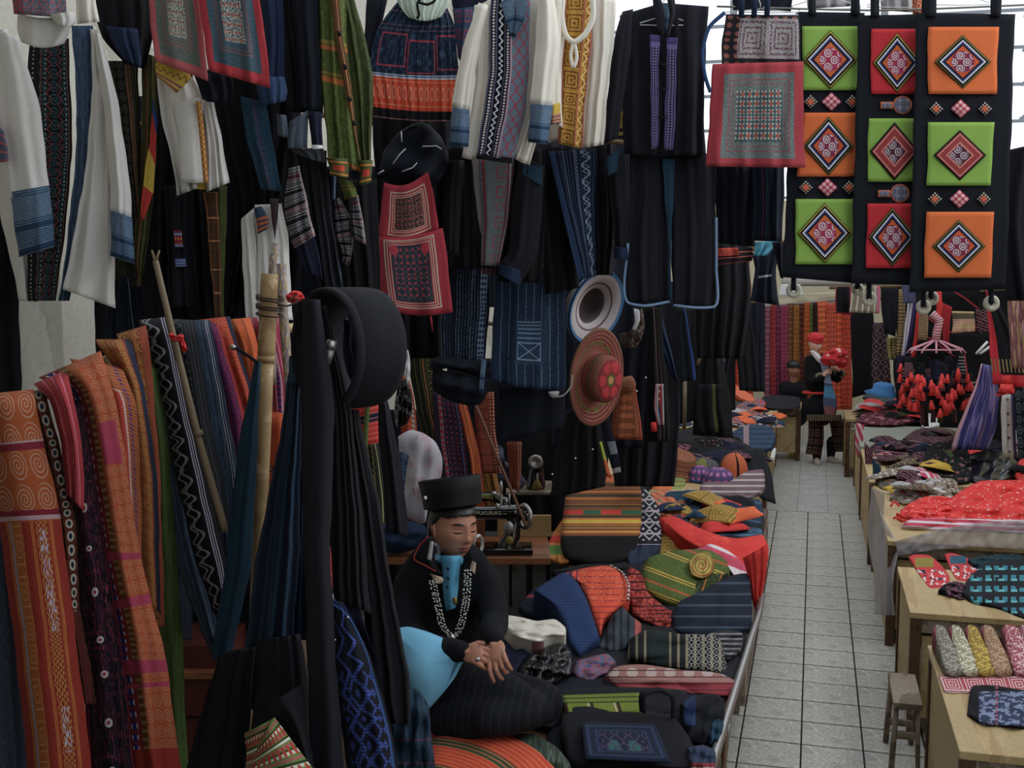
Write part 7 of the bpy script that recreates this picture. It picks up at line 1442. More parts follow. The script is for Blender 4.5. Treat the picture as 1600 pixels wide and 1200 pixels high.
for args in [
    ('patterned_cloth', 'white and brown patterned cloths between red yarn and pouches', 'textile', [(1390, 778), (1400, 762), (1440, 756), (1480, 762), (1490, 776), (1450, 786), (1410, 788)], pat('white_brown', '#8c7c68', (lambda c: (c.noise(7, 2) > .54), '#c8c4c0'), (lambda c: (c.noise(14, 1) > .6), '#3c2c38')), ZR + .02),
    ('woven_pouches', 'grey and green woven pouches at the aisle edge of the third right counter', 'pouch', [(1368, 748), (1384, 734), (1420, 722), (1460, 726), (1470, 742), (1440, 756), (1400, 764), (1376, 764)], pat('grey_green_mix', '#4c4c40', (lambda c: (c.noise(8, 2) > .55), '#8c7c48'), (lambda c: (c.noise(16, 1) > .6), '#8c4c50')), ZR + .02),
    ('dark_pouches', 'heap of maroon and black pouches at the aisle edge of the fourth right counter', 'pouch', [(1366, 708), (1372, 694), (1400, 688), (1440, 690), (1464, 698), (1460, 716), (1420, 722), (1380, 722)], pat('maroon_mix', '#3c1c28', (lambda c: (c.noise(9, 2) > .55), '#7c3c4c'), (lambda c: c.lines(c.v + c.u * .3, 7, .15), '#a08088')), ZR + .04),
    ('dark_pouches', 'black and green pouches tumbled in the middle of the fourth right counter', 'pouch', [(1440, 725), (1450, 700), (1480, 690), (1510, 700), (1520, 730), (1516, 752), (1480, 756), (1450, 748)], pat('black_green_mix', '#191a1c', (lambda c: (c.noise(6, 2) > .6), '#4c6038'), (lambda c: (c.noise(12, 1) > .64), '#8c5058')), ZR + .03),
    ('plastic_bag', 'large shiny black plastic bag on the fourth right counter', 'bag', [(1506, 730), (1512, 712), (1540, 704), (1572, 708), (1590, 722), (1588, 742), (1560, 754), (1520, 752)], MATS['black_plastic'], ZR + .03),
    ('red_cloth', 'red wool lump behind the large black plastic bag', 'cloth', [(1494, 704), (1504, 692), (1530, 694), (1544, 704), (1530, 712), (1504, 712)], REDY, ZR + .04),
    ('red_cloth', 'red wool lump at the right picture edge beside the black plastic bag', 'cloth', [(1586, 742), (1592, 720), (1620, 712), (1640, 740), (1620, 756), (1594, 756)], REDY, ZR + .03),
    ('striped_cloths', 'dark red striped cloths on the grey topped counter edge', 'textile', [(1410, 686), (1430, 672), (1470, 668), (1496, 676), (1480, 692), (1440, 698)], pat('dark_red_stripes', '#3c2028', (lambda c: c.lines(c.u + c.v, 8, .25), '#8c6068')), ZR + .04),
    ('white_yarn', 'white yarn balls stacked at the foot of the tassel bunch', 'yarn', [(1440, 666), (1444, 650), (1452, 644), (1464, 650), (1468, 664), (1456, 672)], WHITE, ZR + .03),
    ('red_folded_cloth', 'folded red cloth at the left end of the far right counter', 'cloth', [(1346, 632), (1352, 624), (1374, 625), (1384, 634), (1374, 639), (1352, 638)], REDY, ZR + .06),
    ('red_folded_cloth', 'rounded red cloth pile in the middle of the far right counter', 'cloth', [(1384, 644), (1390, 630), (1408, 618), (1422, 622), (1420, 634), (1400, 645)], REDY, ZR + .04),
    ('brown_cloth', 'brown and black cloth pile next to the rounded red cloth', 'cloth', [(1412, 648), (1424, 636), (1440, 632), (1452, 642), (1448, 658), (1428, 660)], pat('brown_black', '#4c4028', (lambda c: c.v < .4, '#16161a')), ZR + .04),
    ('maroon_cloth', 'crumpled maroon cloths in front on the far right counter', 'cloth', [(1338, 660), (1346, 648), (1372, 642), (1410, 646), (1430, 656), (1410, 663), (1360, 664)], pat('maroon_crumple', '#5c2030', (lambda c: (c.noise(8, 2) > .58), '#a86c70')), ZR + .04),
    ('cap', 'grey cap among cloths on the far right counter', 'cap', [(1348, 620), (1356, 610), (1376, 612), (1400, 616), (1398, 626), (1370, 628)], pat('grey_cap', '#444a4c'), ZR + .07)]:
    H(args[0], args[1], args[2], args[3], args[4], z=args[5], bulge=.06, noise=.014, nfreq=8)
# side drapes of the counters
for k, (L, R, D, m, lab) in enumerate([([(1350, 690), (1352, 730), (1356, 752)], [(1364, 706), (1366, 750), (1368, 790)], 9.3, MATS['maroon_mix'], 'maroon cloth hanging over the edge of the fourth right counter'), ([(1338, 660), (1336, 690), (1340, 716)], [(1350, 664), (1348, 700), (1346, 716)], 10.6, MATS['pink_white'], 'pink cloth corner hanging from the far right counter'), ([(1364, 716), (1362, 770), (1364, 826)], [(1376, 730), (1372, 790), (1368, 830)], 8.6, TEAL, 'teal cloth fringe hanging beside the plastic sheet')]):
    C('hanging_cloth', lab, 'cloth', L, R, D, m, folds=(2, .012), vol=.012)
t = T('blue_hat', 'blue brimmed hat on top of the far right goods', 'hat', 1380, 612, 12)
lathe('brim', [(.001, .0), (.19, -.02), (.2, -.015), (.12, .02), (.11, .08), (.08, .1), (.001, .105)], plain('blue_felt', '#3c78b0', vary=.1), t, 32, trs(P(1380, 613, 12.2), .1, .1, 0))
# tassel carousel
t = T('tassel_bunch', 'hanging rack of small pouches with bright red tassels above the right counters', 'rack', 1462, 600, 9.6)
DT = 9.4
PINKS = plain('pink_plastic', '#c88a98', vary=.05)
tube('red_strap', [V(1466, 452, DT), V(1468, 480, DT), V(1464, 512, DT)], .03, RED, t, flat=.3)
tube('pink_knot', [V(1456, 490, DT), V(1468, 500, DT - .02), V(1464, 518, DT), V(1462, 535, DT)], .035, pat('knot_pink', '#a85c68', (lambda c: c.lines(c.v, 12, .4), '#d8b0b0')), t)
rnd = random.Random(9)
for k in range(12):
    a = k * 2 * PI / 12; tube('rack_arm', [V(1463, 530, DT), V(1463 + 40 * math.cos(a), 545, DT + .22 * math.sin(a)), V(1463 + 46 * math.cos(a), 552, DT + .24 * math.sin(a))], .008, PINKS, t, seg=6)
tube('rack_ring', [V(1463 + 42 * math.cos(a), 547 , DT + .22 * math.sin(a)) for a in np.linspace(0, 2 * PI, 24, endpoint=False)], .007, PINKS, t, closed=True, seg=6)
POU = [BLACK, NAVY, pat('black_white_bands', '#1b1b20', (lambda c: c.lines(c.v, 6, .35) * c.lines(c.u, 8, .6), '#b0b0b4'), (lambda c: c.u > .85, '#b82c40')), BLACK2, MATS['maroon_mix']]
for k in range(46):
    a = rnd.uniform(0, 2 * PI); rr_ = rnd.uniform(.6, 1.15); x = 1463 + 50 * math.cos(a) * rr_; y = rnd.uniform(552, 590) + (18 if k > 20 else 0); d = DT + .26 * math.sin(a) * rr_
    w = rnd.uniform(7, 12); hh = rnd.uniform(22, 38)
    cloth('pouch', [(x - w * .6, y), (x - w, y + hh)], [(x + w * .6, y), (x + w, y + hh)], d, POU[k % 5], t, (1, .01), .03, res=(8, 8))
for k in range(84):
    a = rnd.uniform(PI, 2 * PI) if k < 66 else rnd.uniform(0, PI); rr_ = rnd.uniform(.7, 1.25); x = 1463 + 46 * math.cos(a) * rr_; y = rnd.uniform(580, 640); d = DT + .3 * math.sin(a) * rr_ - .05
    y = y - abs(x - 1463) * .3 + 8
    tube('red_tassel', [V(x, y - 6, d), V(x, y, d), V(x + rnd.uniform(-2, 2), y + 8, d)], lambda q: .008 + .018 * q, REDY, t, seg=7)
for k in range(10):
    x = 1440 + k * 5.5; y = rnd.uniform(630, 668); cloth('bead_string', [(x, y - 34), (x - 3, y)], [(x + 4, y - 34), (x + 6, y)], DT + .1 + .02 * k, [MATS['maroon_mix'], MATS['black_green_mix'], GREEN][k % 3], t, (1, .006), .02, res=(6, 8))
# purple scarf and right edge hangings
C('purple_scarf', 'silky purple blue scarf hanging down to the right counters', 'scarf', [(1534, 568), (1520, 610), (1500, 660), (1486, 702)], [(1552, 572), (1560, 620), (1556, 670), (1544, 704)], 9.0, pat('purple_silk', '#4c4c8c', (lambda c: (c.noise(4, 2, (3, .6)) > .54), '#8c7cb0'), (lambda c: c.u < .1, '#c898a8'), rough=.45), folds=(4, .04), vol=.05)
hg = lambda lab, L, R, D, m, name='hanging_textile', cat='textile', **k: C(name, lab, cat, L, R, D, m, None, folds=k.pop('folds', (2, .02)), vol=.02, **k)
hg('black hanging with a red border and red tassel at the right edge', [(1540, 452), (1546, 540), (1552, 600)], [(1550, 452), (1600, 560), (1606, 606)], 8.0, pat('black_red_border', '#16181f', (lambda c: (c.u < .25) + (c.v < .12), '#c82838'), (lambda c: c.band(c.v, .14, .26) * c.lines(c.u, 9, .4), '#8c7c50')))
t = T('red_tassel', 'large red tassel hanging from the black and red hanging at right', 'tassel', 1570, 625, 7.9)
tube('tassel_head', [V(1572, 588, 7.9), V(1573, 600, 7.9)], .03, RED, t); tube('tassel_yarn', [V(1573, 600, 7.9), V(1572, 614, 7.9), V(1571, 612, 7.9)], lambda q: .04 + .03 * q, REDY, t, seg=12)
hg('pink brown glossy textile at the right picture edge', [(1572, 432), (1576, 500), (1580, 575)], [(1640, 428), (1640, 500), (1640, 580)], 7.0, pat('pink_brown', '#7c4c50', (lambda c: (c.noise(5, 2, (3, .4)) > .54), '#a88c58'), (lambda c: (c.noise(9, 2, (3, .4)) > .6), '#c08c98'), rough=.6))
hg('white cloth column with a purple selvedge at the right', [(1566, 616), (1564, 660), (1566, 712)], [(1584, 616), (1586, 660), (1588, 716)], 8.4, pat('white_purple', '#c8c8c4', (lambda c: c.u > .8, '#4c3c80'), (lambda c: c.dots(1, 5, .12), '#7c6c70')))
hg('dark blue patterned cloth at the right edge above the red lump', [(1586, 610), (1588, 660), (1590, 716)], [(1640, 600), (1640, 660), (1640, 720)], 8.3, pat('dark_blue_rings', '#1c2430', (lambda c: c.spiral(5, 6, 2, .35), '#5c6c78')))
for lab, L, R, D, m in [
    ('gold and purple striped sash hanging left of the tassel rack', [(1404, 452), (1402, 520), (1398, 556)], [(1414, 452), (1414, 520), (1410, 556)], 11.0, pat('gold_purple', '#a88c48', (lambda c: c.lines(c.v, 22, .4), '#5c4458'))),
    ('white and purple sash hanging slanted left of the tassel rack', [(1418, 474), (1412, 520), (1408, 562)], [(1432, 472), (1424, 520), (1414, 566)], 10.8, pat('white_purple_sash', '#c8c4d0', (lambda c: c.u > .6, '#3c2c6c'), (lambda c: c.lines(c.v, 30, .5) * c.band(c.u, .25, .35), '#2c2c30'))),
    ('red edge of a hanging behind the tassel rack', [(1432, 488), (1428, 530), (1422, 566)], [(1436, 488), (1434, 530), (1430, 560)], 10.6, RED),
    ('beige striped sash right of the white and purple one', [(1436, 470), (1434, 510), (1432, 532)], [(1450, 480), (1450, 510), (1448, 532)], 10.9, pat('beige_stripe', '#a88c60', (lambda c: c.lines(c.v, 14, .3), '#7c5c48'))),
    ('dark hanging behind the rack top with red lines', [(1440, 456), (1444, 520), (1450, 560)], [(1530, 456), (1530, 500), (1530, 560)], 11.4, pat('black_red_lines', '#141418', (lambda c: c.lines(c.u * .6 + c.v, 3, .08), '#a82430'))),
    ('red cloth hanging beside the rack strap', [(1468, 470), (1472, 520), (1474, 545)], [(1488, 480), (1484, 520), (1480, 545)], 10.2, plain('deep_red', '#a81c24')),
    ('yellow pink woven square bag right of the rack', [(1487, 486), (1488, 505), (1487, 521)], [(1522, 487), (1524, 505), (1524, 518)], 9.8, pat('woven_square', '#b8a868', (lambda c: c.lines(c.v, 7, .4), '#c87c88'), (lambda c: c.band(c.v, .65, .9), '#5c5440'))),
    ('embroidered cloth right of the woven square bag', [(1524, 484), (1526, 510), (1528, 522)], [(1546, 484), (1548, 510), (1546, 518)], 9.9, MATS['maroon_mix']),
    ('black coat in the dark corner above the purple scarf', [(1488, 520), (1500, 600), (1510, 700)], [(1560, 520), (1565, 600), (1570, 720)], 10.4, BLACK),
    ('purple grey cloth behind the red banner bottom', [(1408, 442), (1410, 460), (1412, 474)], [(1428, 444), (1430, 460), (1430, 474)], 10.7, pat('grey_purple', '#4c5070')),
    ('long dark diamond patterned hanging left of the gold sash', [(1364, 504), (1362, 560), (1364, 606)], [(1388, 504), (1390, 560), (1392, 600)], 12.6, pat('brown_diamond', '#4c3438', (lambda c: c.dia(2, 7, 2, .25), '#8c7878'))),
    ('yellow woven basket cloth behind the gold sash', [(1386, 528), (1388, 560)], [(1404, 526), (1402, 566)], 12.2, pat('yellow_basket', '#a89858', (lambda c: c.lines(c.v, 8, .3), '#6c5c34'))),
    ('black slim coat hanging left of the diamond patterned one', [(1330, 470), (1330, 550), (1332, 622)], [(1364, 480), (1366, 550), (1366, 612)], 13.4, BLACK),
    ('black short jacket above the diamond patterned hanging', [(1376, 448), (1378, 490), (1380, 520)], [(1402, 448), (1402, 490), (1400, 526)], 12.0, BLACK2),
    ('cream striped bag with a pink edge below the middle banner', [(1332, 448), (1330, 470), (1328, 488)], [(1376, 446), (1376, 470), (1374, 490)], 10.0, pat('cream_striped_bag', '#7c7460', (lambda c: c.lines(c.u, 5, .3), '#b8b09c'), (lambda c: c.u > .9, '#b85c78'))),
    ('black bag with red edging left of the cream striped bag', [(1306, 448), (1306, 470), (1306, 490)], [(1330, 448), (1330, 470), (1334, 492)], 10.2, pat('black_red_edge', '#15171c', (lambda c: 1 - c.rect(.08, .92, .08, 1), '#982838'))),
    ('dark skirt in the shade below the tassel rack', [(1396, 560), (1398, 600), (1402, 640)], [(1420, 560), (1428, 600), (1432, 636)], 10.8, BLACK),
    ('black cloth wall behind the tassel rack', [(1400, 440), (1400, 560), (1402, 660)], [(1600, 440), (1600, 560), (1600, 720)], 12.0, BLACK2)]:
    hg(lab, L, R, D, m)
for x in (1547, 1553): tag(tube('white_hanger_bar', [V(x - 22, 553, 9.2), V(x - 4, 534 + (x - 1547), 9.2)], .012, M_WIRE, seg=6), 'white plastic hanger bar, %s of two above the purple scarf' % ('upper' if x == 1547 else 'lower'), 'hanger')

# small folded pouches jumbled on the counters: one of each kind, then copies
def pouch(name, m, label, group, w=.2, d=.13, h=.03):
    n = 12; u, v = np.meshgrid(np.linspace(0, 1, n), np.linspace(0, 1, n)); q = _rs.rand(3) * 6
    pr = (np.sin(PI * u) * np.sin(PI * v)) ** .4
    x = (u - .5) * w * (1 - .12 * v) + .006 * np.sin(7 * v + q[0]); y = (v - .5) * d + .006 * np.sin(6 * u + q[1])
    z = h * pr * (1 + .35 * np.sin(5 * u + 4 * v + q[2]) + .2 * np.sin(13 * v))
    fr = np.stack([x, -y, z + .004], -1); bk = np.stack([x, -y, 0 * z], -1)
    o = slab(fr, bk, np.stack([u.ravel(), 1 - v.ravel()], -1), name, m, None); return tag(o, label, 'pouch', group)
def jumble(label, group, mats, pts, z, n, seed, name='embroidered_pouch', s=(.8, 1.3)):
    r = random.Random(seed); ad = dict(maroon_mix='maroon speckled', grey_green_mix='grey green', black_green_mix='black and green', dark_red_stripes='dark red striped', navy='navy', red_white_small='red and white', purse='dark flecked', white_brown='white and brown', faded='faded', mustard_cloth='mustard yellow', black_cotton='black', maroon_crumple='maroon', scarlet_cloth='scarlet', brown_black='brown and black', grey_white_cloth='pale grey', pink_white='pink and white', coral='coral', orange_cloth='orange', teal_indigo='teal', black_hemp='black', ink_indigo='ink blue', red_navy_mix='red and navy', indigo='indigo', ochre_emb='ochre'); pr = [pouch(name, m, label.replace('small ', 'small ' + ad.get(m.name, 'dark') + ' ', 1), group) for m in mats]; used = set()
    (x0, y0), (x1, y1), (x2, y2), (x3, y3) = pts
    for k in range(n):
        a, b = r.random(), r.random(); px = (x0 * (1 - a) + x1 * a) * (1 - b) + (x3 * (1 - a) + x2 * a) * b; py = (y0 * (1 - a) + y1 * a) * (1 - b) + (y3 * (1 - a) + y2 * a) * b
        i = k % len(mats); o = pr[i]
        if i in used: o = o.copy(); COL.objects.link(o)
        used.add(i); f = r.uniform(*s)
        o.location = Vector(PZ(px, py, z)) + Vector((0, 0, .012 + .022 * (k % 4))); o.rotation_euler = (r.uniform(-.25, .25), r.uniform(-.25, .25), r.uniform(-1.2, 1.2)); o.scale = (f, f, f)
RM_ = [MATS['maroon_mix'], MATS['grey_green_mix'], MATS['black_green_mix'], MATS['dark_red_stripes'], NAVY, MATS['red_white_small'], MATS['purse']]
jumble('small woven pouch in the jumble on the fourth right counter', 'pouches on the fourth right counter', RM_, [(1372, 690), (1480, 684), (1500, 722), (1376, 722)], ZR + .06, 30, 1)
jumble('small woven pouch between the aisle and the red yarn heap', 'pouches beside the red yarn', [MATS['white_brown'], MATS['grey_green_mix'], MATS['maroon_mix'], GREYW, MATS['pink_white'], MATS['mustard_cloth']], [(1372, 740), (1470, 732), (1490, 770), (1392, 782)], ZR + .05, 24, 2)
jumble('small dark pouch around the large black plastic bag', 'pouches around the black plastic bag', [MATS['black_green_mix'], NAVY, MATS['maroon_mix'], BLACK2], [(1470, 690), (1600, 700), (1610, 745), (1480, 748)], ZR + .04, 18, 3)
jumble('small folded cloth on the far right counter', 'small cloths on the far right counter', [MATS['maroon_crumple'], RED, MATS['brown_black'], NAVY, MATS['dark_red_stripes'], GREYW], [(1346, 640), (1450, 634), (1460, 656), (1350, 656)], ZR + .06, 22, 4, 'folded_cloth', (1, 1.5))
jumble('small folded patterned cloth along the far left counter', 'small cloths on the far left counter', [MATS['red_white_small'], NAVY, GREYW, MATS['coral'] if 'coral' in MATS else ORG, BLACK2, TEAL], [(1150, 640), (1215, 640), (1214, 668), (1146, 668)], ZL, 22, 5, 'folded_cloth', (.8, 1.3))
jumble('small dark cloth among the caps and pouches on the left', 'small dark cloths among the caps', [BLACK, INK, MATS['maroon_mix'], MATS['black_green_mix'], NAVY], [(1010, 690), (1150, 680), (1186, 722), (1020, 735)], ZL + .05, 26, 6, 'folded_cloth', (1, 1.7))
jumble('small crumpled cloth between the blankets and the caps', 'small cloths behind the striped stack', [MATS['red_navy_mix'] if 'red_navy_mix' in MATS else RED, INDIGO, TEAL, MATS['ochre_emb'], BLACK2, ORG], [(1040, 775), (1150, 780), (1180, 822), (1040, 825)], ZP + .05, 16, 7, 'folded_cloth', (1, 1.7))
# ================================================================= left aisle side, middle distance
ZL = .65
counter('wooden counter carrying the caps, behind the low platform', -2.2, -.40, 8.05, 10.3, ZL, 'display_counter')
counter('far wooden counter on the left with the indigo stack', -2.2, -.38, 10.5, 13.3, ZL, 'display_counter')
counter('counter across the far end in front of the sitting woman', -1.9, -.12, 13.7, 14.3, ZL, 'display_counter')
C('draped_black_cloth', 'black cloth hanging over the aisle end of the cap counter', 'cloth', [(1150, 706), (1160, 740), (1190, 780)], [(1190, 700), (1206, 740), (1212, 788)], [9.2, 8.4], BLACK, folds=(2, .015), vol=.02)
t = T('white_box', 'white paper sheets stuck on the aisle side of the far left counter', 'paper', 1225, 690, 11.4)
t.location = (-.36, 11.2, .45)
box('sheet', (-.375, 11.0, .42), (-.34, 11.6, .47), WHITE, t, .002)
tag(heap('yellow_bag', [(1232, 712), (1236, 688), (1242, 696), (1247, 708), (1244, 716)], 0, plain('yellow_plastic', '#c8c850', rough=.4), bulge=.05, noise=.01, lie=.3, n=24), 'yellow plastic bag on the floor by the far left counter', 'bag')
G = [
 ('indigo_stack', 'indigo cloth stack with a pink band on the far left counter', 'cloth', [(1140, 698), (1144, 676), (1160, 666), (1205, 668), (1212, 680), (1206, 700), (1180, 708), (1150, 708)], pat('indigo_stack2', '#24405c', (lambda c: c.lines(c.v, 6, .2), '#142436'), (lambda c: c.band(c.u, .3, .42), '#8c7078')), ZL, 3),
 ('paper_goods', 'row of small black, white and red printed items on the far left counter', 'goods', [(1142, 664), (1146, 654), (1170, 650), (1212, 650), (1216, 658), (1210, 668), (1160, 668)], pat('printed_items', '#30343a', (lambda c: (c.noise(9, 2, (1, 2)) > .55), '#c8c8c8'), (lambda c: (c.noise(14, 1) > .62), '#a83038')), ZL, 0),
 ('cloth_ball_heap', 'heap of small patterned cloth balls, orange and blue', 'balls', [(1146, 646), (1152, 632), (1166, 626), (1186, 628), (1196, 640), (1190, 652), (1170, 656), (1152, 654)], pat('ball_mix', '#7c4c3c', (lambda c: (c.noise(9, 1) > .55), '#4c6080'), (lambda c: (c.noise(13, 1) > .6), '#c8643c')), ZL, 0),
 ('red_ball', 'red and blue patterned cloth ball at the counter edge', 'ball', [(1178, 632), (1182, 624), (1192, 624), (1197, 632), (1190, 638), (1182, 638)], pat('ball_red', '#b83c38', (lambda c: c.lines(c.u, 3, .3), '#4c7090')), ZL + .05, 0),
 ('coral_cloth', 'coral cloth sweeping down behind the cloth balls', 'cloth', [(1132, 600), (1140, 596), (1154, 604), (1166, 612), (1176, 618), (1180, 628), (1160, 624), (1146, 614)], pat('coral', '#d8643c'), ZL + .05, 0),
 ('black_goods', 'black goods covering the end of the far left counter', 'cloth', [(1184, 636), (1190, 622), (1230, 618), (1250, 622), (1250, 636), (1220, 640)], BLACK2, ZL, 0),
 ('lime_cloth', 'lime yellow cloth edge under black cloths on the left', 'cloth', [(1150, 722), (1160, 714), (1188, 714), (1192, 728), (1170, 730)], plain('lime_yellow', '#b8c83c'), ZL, 0),
 ('black_cloth', 'wide black cloth heap between the caps and the indigo stack', 'cloth', [(1050, 700), (1060, 676), (1090, 664), (1140, 682), (1176, 700), (1188, 716), (1160, 730), (1120, 730), (1080, 720)], BLACK, ZL, 0),
 ('black_cloth', 'black cloth heap behind the brimmed hat', 'cloth', [(1000, 700), (1020, 684), (1060, 676), (1090, 690), (1080, 716), (1030, 724)], BLACK2, ZL, 0),
 ('red_pouch', 'dusty red pouch, left of a pair beside the brimmed hat', 'pouch', [(978, 712), (980, 696), (1002, 692), (1006, 716), (990, 720)], plain('dusty_red', '#8c4044'), ZL + .03, 0),
 ('red_pouch', 'dusty red pouch, right of a pair beside the brimmed hat', 'pouch', [(1006, 716), (1006, 695), (1034, 694), (1036, 718), (1020, 722)], MATS['maroon_crumple'], ZL + .03, 0),
 ('brown_pouch', 'salmon patterned pouch touching the brimmed hat brim', 'pouch', [(1030, 712), (1034, 696), (1060, 690), (1072, 700), (1050, 720)], pat('salmon_pat', '#8c5444', (lambda c: (c.noise(9, 1) > .56), '#58604c')), ZL + .02, 0),
 ('orange_cloth', 'folded orange and green cloth under the brimmed hat', 'cloth', [(1002, 766), (1006, 748), (1030, 740), (1056, 742), (1072, 750), (1068, 764), (1040, 772), (1012, 772)], pat('orange_green_fold', '#c8642c', (lambda c: c.u > .7, '#7c8c48'), (lambda c: c.lines(c.v, 5, .2), '#8c4020')), ZP + .02, 0),
 ('orange_cloth', 'second folded orange cloth in front of the first one', 'cloth', [(1010, 792), (1014, 772), (1040, 766), (1060, 770), (1084, 790), (1080, 806), (1050, 812), (1024, 806)], pat('orange_fold2', '#b85c34', (lambda c: c.lines(c.v + c.u, 5, .2), '#d88050'), (lambda c: (c.noise(5, 1) > .6), '#7c6c60')), ZP + .02, 0),
 ('blue_cloth_heap', 'dark blue cloths spread at the far end of the low platform', 'cloth', [(1060, 780), (1070, 766), (1100, 768), (1150, 780), (1188, 782), (1194, 806), (1188, 822), (1140, 820), (1092, 812)], pat('blue_spread', '#22344a', (lambda c: c.lines(c.v + c.u * .4, 4, .2), '#3c5870')), ZP, 0),
 ('black_cloth', 'black cloth heap behind the orange striped stack', 'cloth', [(980, 770), (984, 740), (1004, 726), (1030, 740), (1010, 766), (1000, 790)], BLACK, ZP + .02, 0),
 ('mixed_cloth', 'small red and navy cloths at the edge of the low platform', 'cloth', [(1040, 818), (1050, 806), (1084, 808), (1096, 820), (1080, 832), (1050, 830)], pat('red_navy_mix', '#8c2c30', (lambda c: (c.noise(6, 1) > .5), '#242c44')), ZP + .02, 0),
 ('flat_cloths', 'layered mauve and grey cloths along the front edge of the cap counter', 'textile', [(1092, 768), (1096, 756), (1140, 752), (1168, 736), (1192, 734), (1194, 764), (1180, 776), (1120, 774)], pat('mauve_layers', '#6c5058', (lambda c: c.lines(c.v, 5, .3), '#a8a098')), ZL, 3)]
for nm, lab, cat, pl, m, z, ly in G: H(nm, lab, cat, pl, m, z=z, bulge=.07, noise=.012, nfreq=8, layers=ly)
# caps and hats on the counters
def cap(label, px, py, z, r, m, name='cap', rim=True, cat='cap', h=1.0):
    b = PZ(px, py, z); t = thing(name, label, cat, b)
    lathe('crown', [(r, 0), (r * 1.02, .03 * h), (r * .92, .07 * h), (r * .7, .10 * h), (r * .35, .12 * h), (.002, .125 * h)], m, t, 32, trs(b + np.array([0, 0, .002]), 0, 0, .3))
    if rim: tube('rim', [b + np.array([r * 1.03 * math.cos(a), r * 1.03 * math.sin(a), .012]) for a in np.linspace(0, 2 * PI, 28, endpoint=False)], .012, BLUE, t, closed=True, seg=8)
    return t
cap('round cap with blue and pink flowers and a blue rim', 1122, 756, ZL, .12, pat('flower_cap', '#4c4470', (lambda c: c.dots(12, 3, .35), '#a84c80'), (lambda c: c.dots(12, 3, .15), '#8c98c8')))
cap('smaller flower cap half hidden left of the flowered cap', 1093, 752, ZL, .09, MATS['flower_cap'])
cap('olive and grey round cap behind the flowered caps', 1100, 740, ZL, .13, pat('olive_cap', '#4c4c50', (lambda c: c.band(c.u, .6, .75), '#6c6c28')), rim=False)
cap('orange pointed cap beside the flowered cap', 1146, 742, ZL, .11, pat('orange_cap', '#b8582c', (lambda c: c.lines(c.u, 4, .12), '#1c1818')), rim=False, h=1.4)
cap('blue grey embroidered cap in the shade on the left', 1060, 664, ZL + .05, .13, pat('blue_grey_cap', '#34405c', (lambda c: c.dots(14, 4, .3), '#6c7c98')))
cap('dark purple brimmed hat in the shade behind the blue grey cap', 1043, 646, ZL + .1, .13, pat('purple_felt', '#241c30'), rim=False, h=1.5, cat='hat')
HATM = pat('brown_embroidered_hat', '#8c5438', (lambda c: c.lines(c.v, 14, .2), '#5c3024'), (lambda c: c.zig(c.u, c.v, .3, 22, .03, .012), '#2c2018'), (lambda c: c.zig(c.u, c.v, .62, 16, .04, .014), '#40482c'))
b = V(1060, 728, 8.6)
t = thing('brimmed_hat', 'brown embroidered brimmed hat lying tilted on the counter', 'hat', b)
lathe('hat_shell', [(.2, -.035), (.205, -.03), (.14, .0), (.12, .01), (.115, .09), (.10, .105), (.06, .10), (.001, .098)], HATM, t, 40, trs(b, .35, .25, .2), 1.05, .9)
# hanging hats
b = V(934, 590, 5.15)
t = thing('brimmed_hat', 'red and green embroidered brimmed hat hanging on the hat stand', 'hat', b)
HT2 = pat('red_green_hat', '#7c3c38', (lambda c: c.lines(c.v, 22, .3), '#a86850'), (lambda c: c.zig(c.u, c.v, .24, 22, .045, .02), '#5c7c2c'), (lambda c: c.zig(c.u, c.v, .22, 22, .03, .012), '#1c3030'), (lambda c: c.zig(c.u, c.v, .5, 14, .03, .014), '#5c7c2c'))
TOPM = pat('hat_top_flower', '#8c2c30', (lambda c: c.dots(6, 1, .4, W=(c.v - .25) * 2), '#c03038'), (lambda c: c.v > .78, '#4c6c28'), (lambda c: c.band(c.v, .86, .94), '#c8903c'), (lambda c: c.v > .94, '#c87888'))
dirn_ = Vector(-FW * .72 + RT * .66 + np.array([0, 0, -.08])).normalized()
Mh = dirn_.to_track_quat('Z', 'X').to_matrix().to_4x4(); Mh.translation = b
lathe('brim', [(.205, -.012), (.21, -.004), (.2, .0), (.14, -.022), (.112, -.028), (.1, -.02), (.1, .0)], HT2, t, 48, Mh, 1.1, .86)
lathe('crown', [(.1, -.025), (.104, .03), (.104, .06), (.098, .075), (.08, .08)], HT2, t, 40, Mh, 1.05, .9)
lathe('crown_top', [(.096, .07), (.09, .079), (.06, .082), (.03, .083), (.001, .083)], TOPM, t, 36, Mh, 1.05, .9)
b = V(925, 478, 5.3)
t = thing('straw_hat', 'pale stitched hat with blue rim hanging upside down above the embroidered hat', 'hat', b)
PH = pat('pale_stitched_hat', '#b0a6a8', (lambda c: c.lines(c.v, 16, .15), '#6c5454'), (lambda c: (c.v < .06) + (c.v > .985), '#3c6c98'), (lambda c: c.band(c.v, .25, .9), '#5c5050'))
dirn_ = Vector(FW * .62 - RT * .74 + np.array([0, 0, .25])).normalized(); Mh = dirn_.to_track_quat('Z', 'X').to_matrix().to_4x4(); Mh.translation = b
lathe('brim', [(.205, -.03), (.208, -.022), (.15, -.006), (.108, 0), (.104, .06), (.09, .085), (.05, .09), (.001, .09), (.001, .084), (.09, .078), (.098, .05), (.1, -.004), (.2, -.034)], PH, t, 48, Mh, .88, 1.05)
b = V(985, 508, 5.7)
t = thing('fur_edged_hat', 'dark hat with a pale lining and fuzzy edge behind the straw hat', 'hat', b)
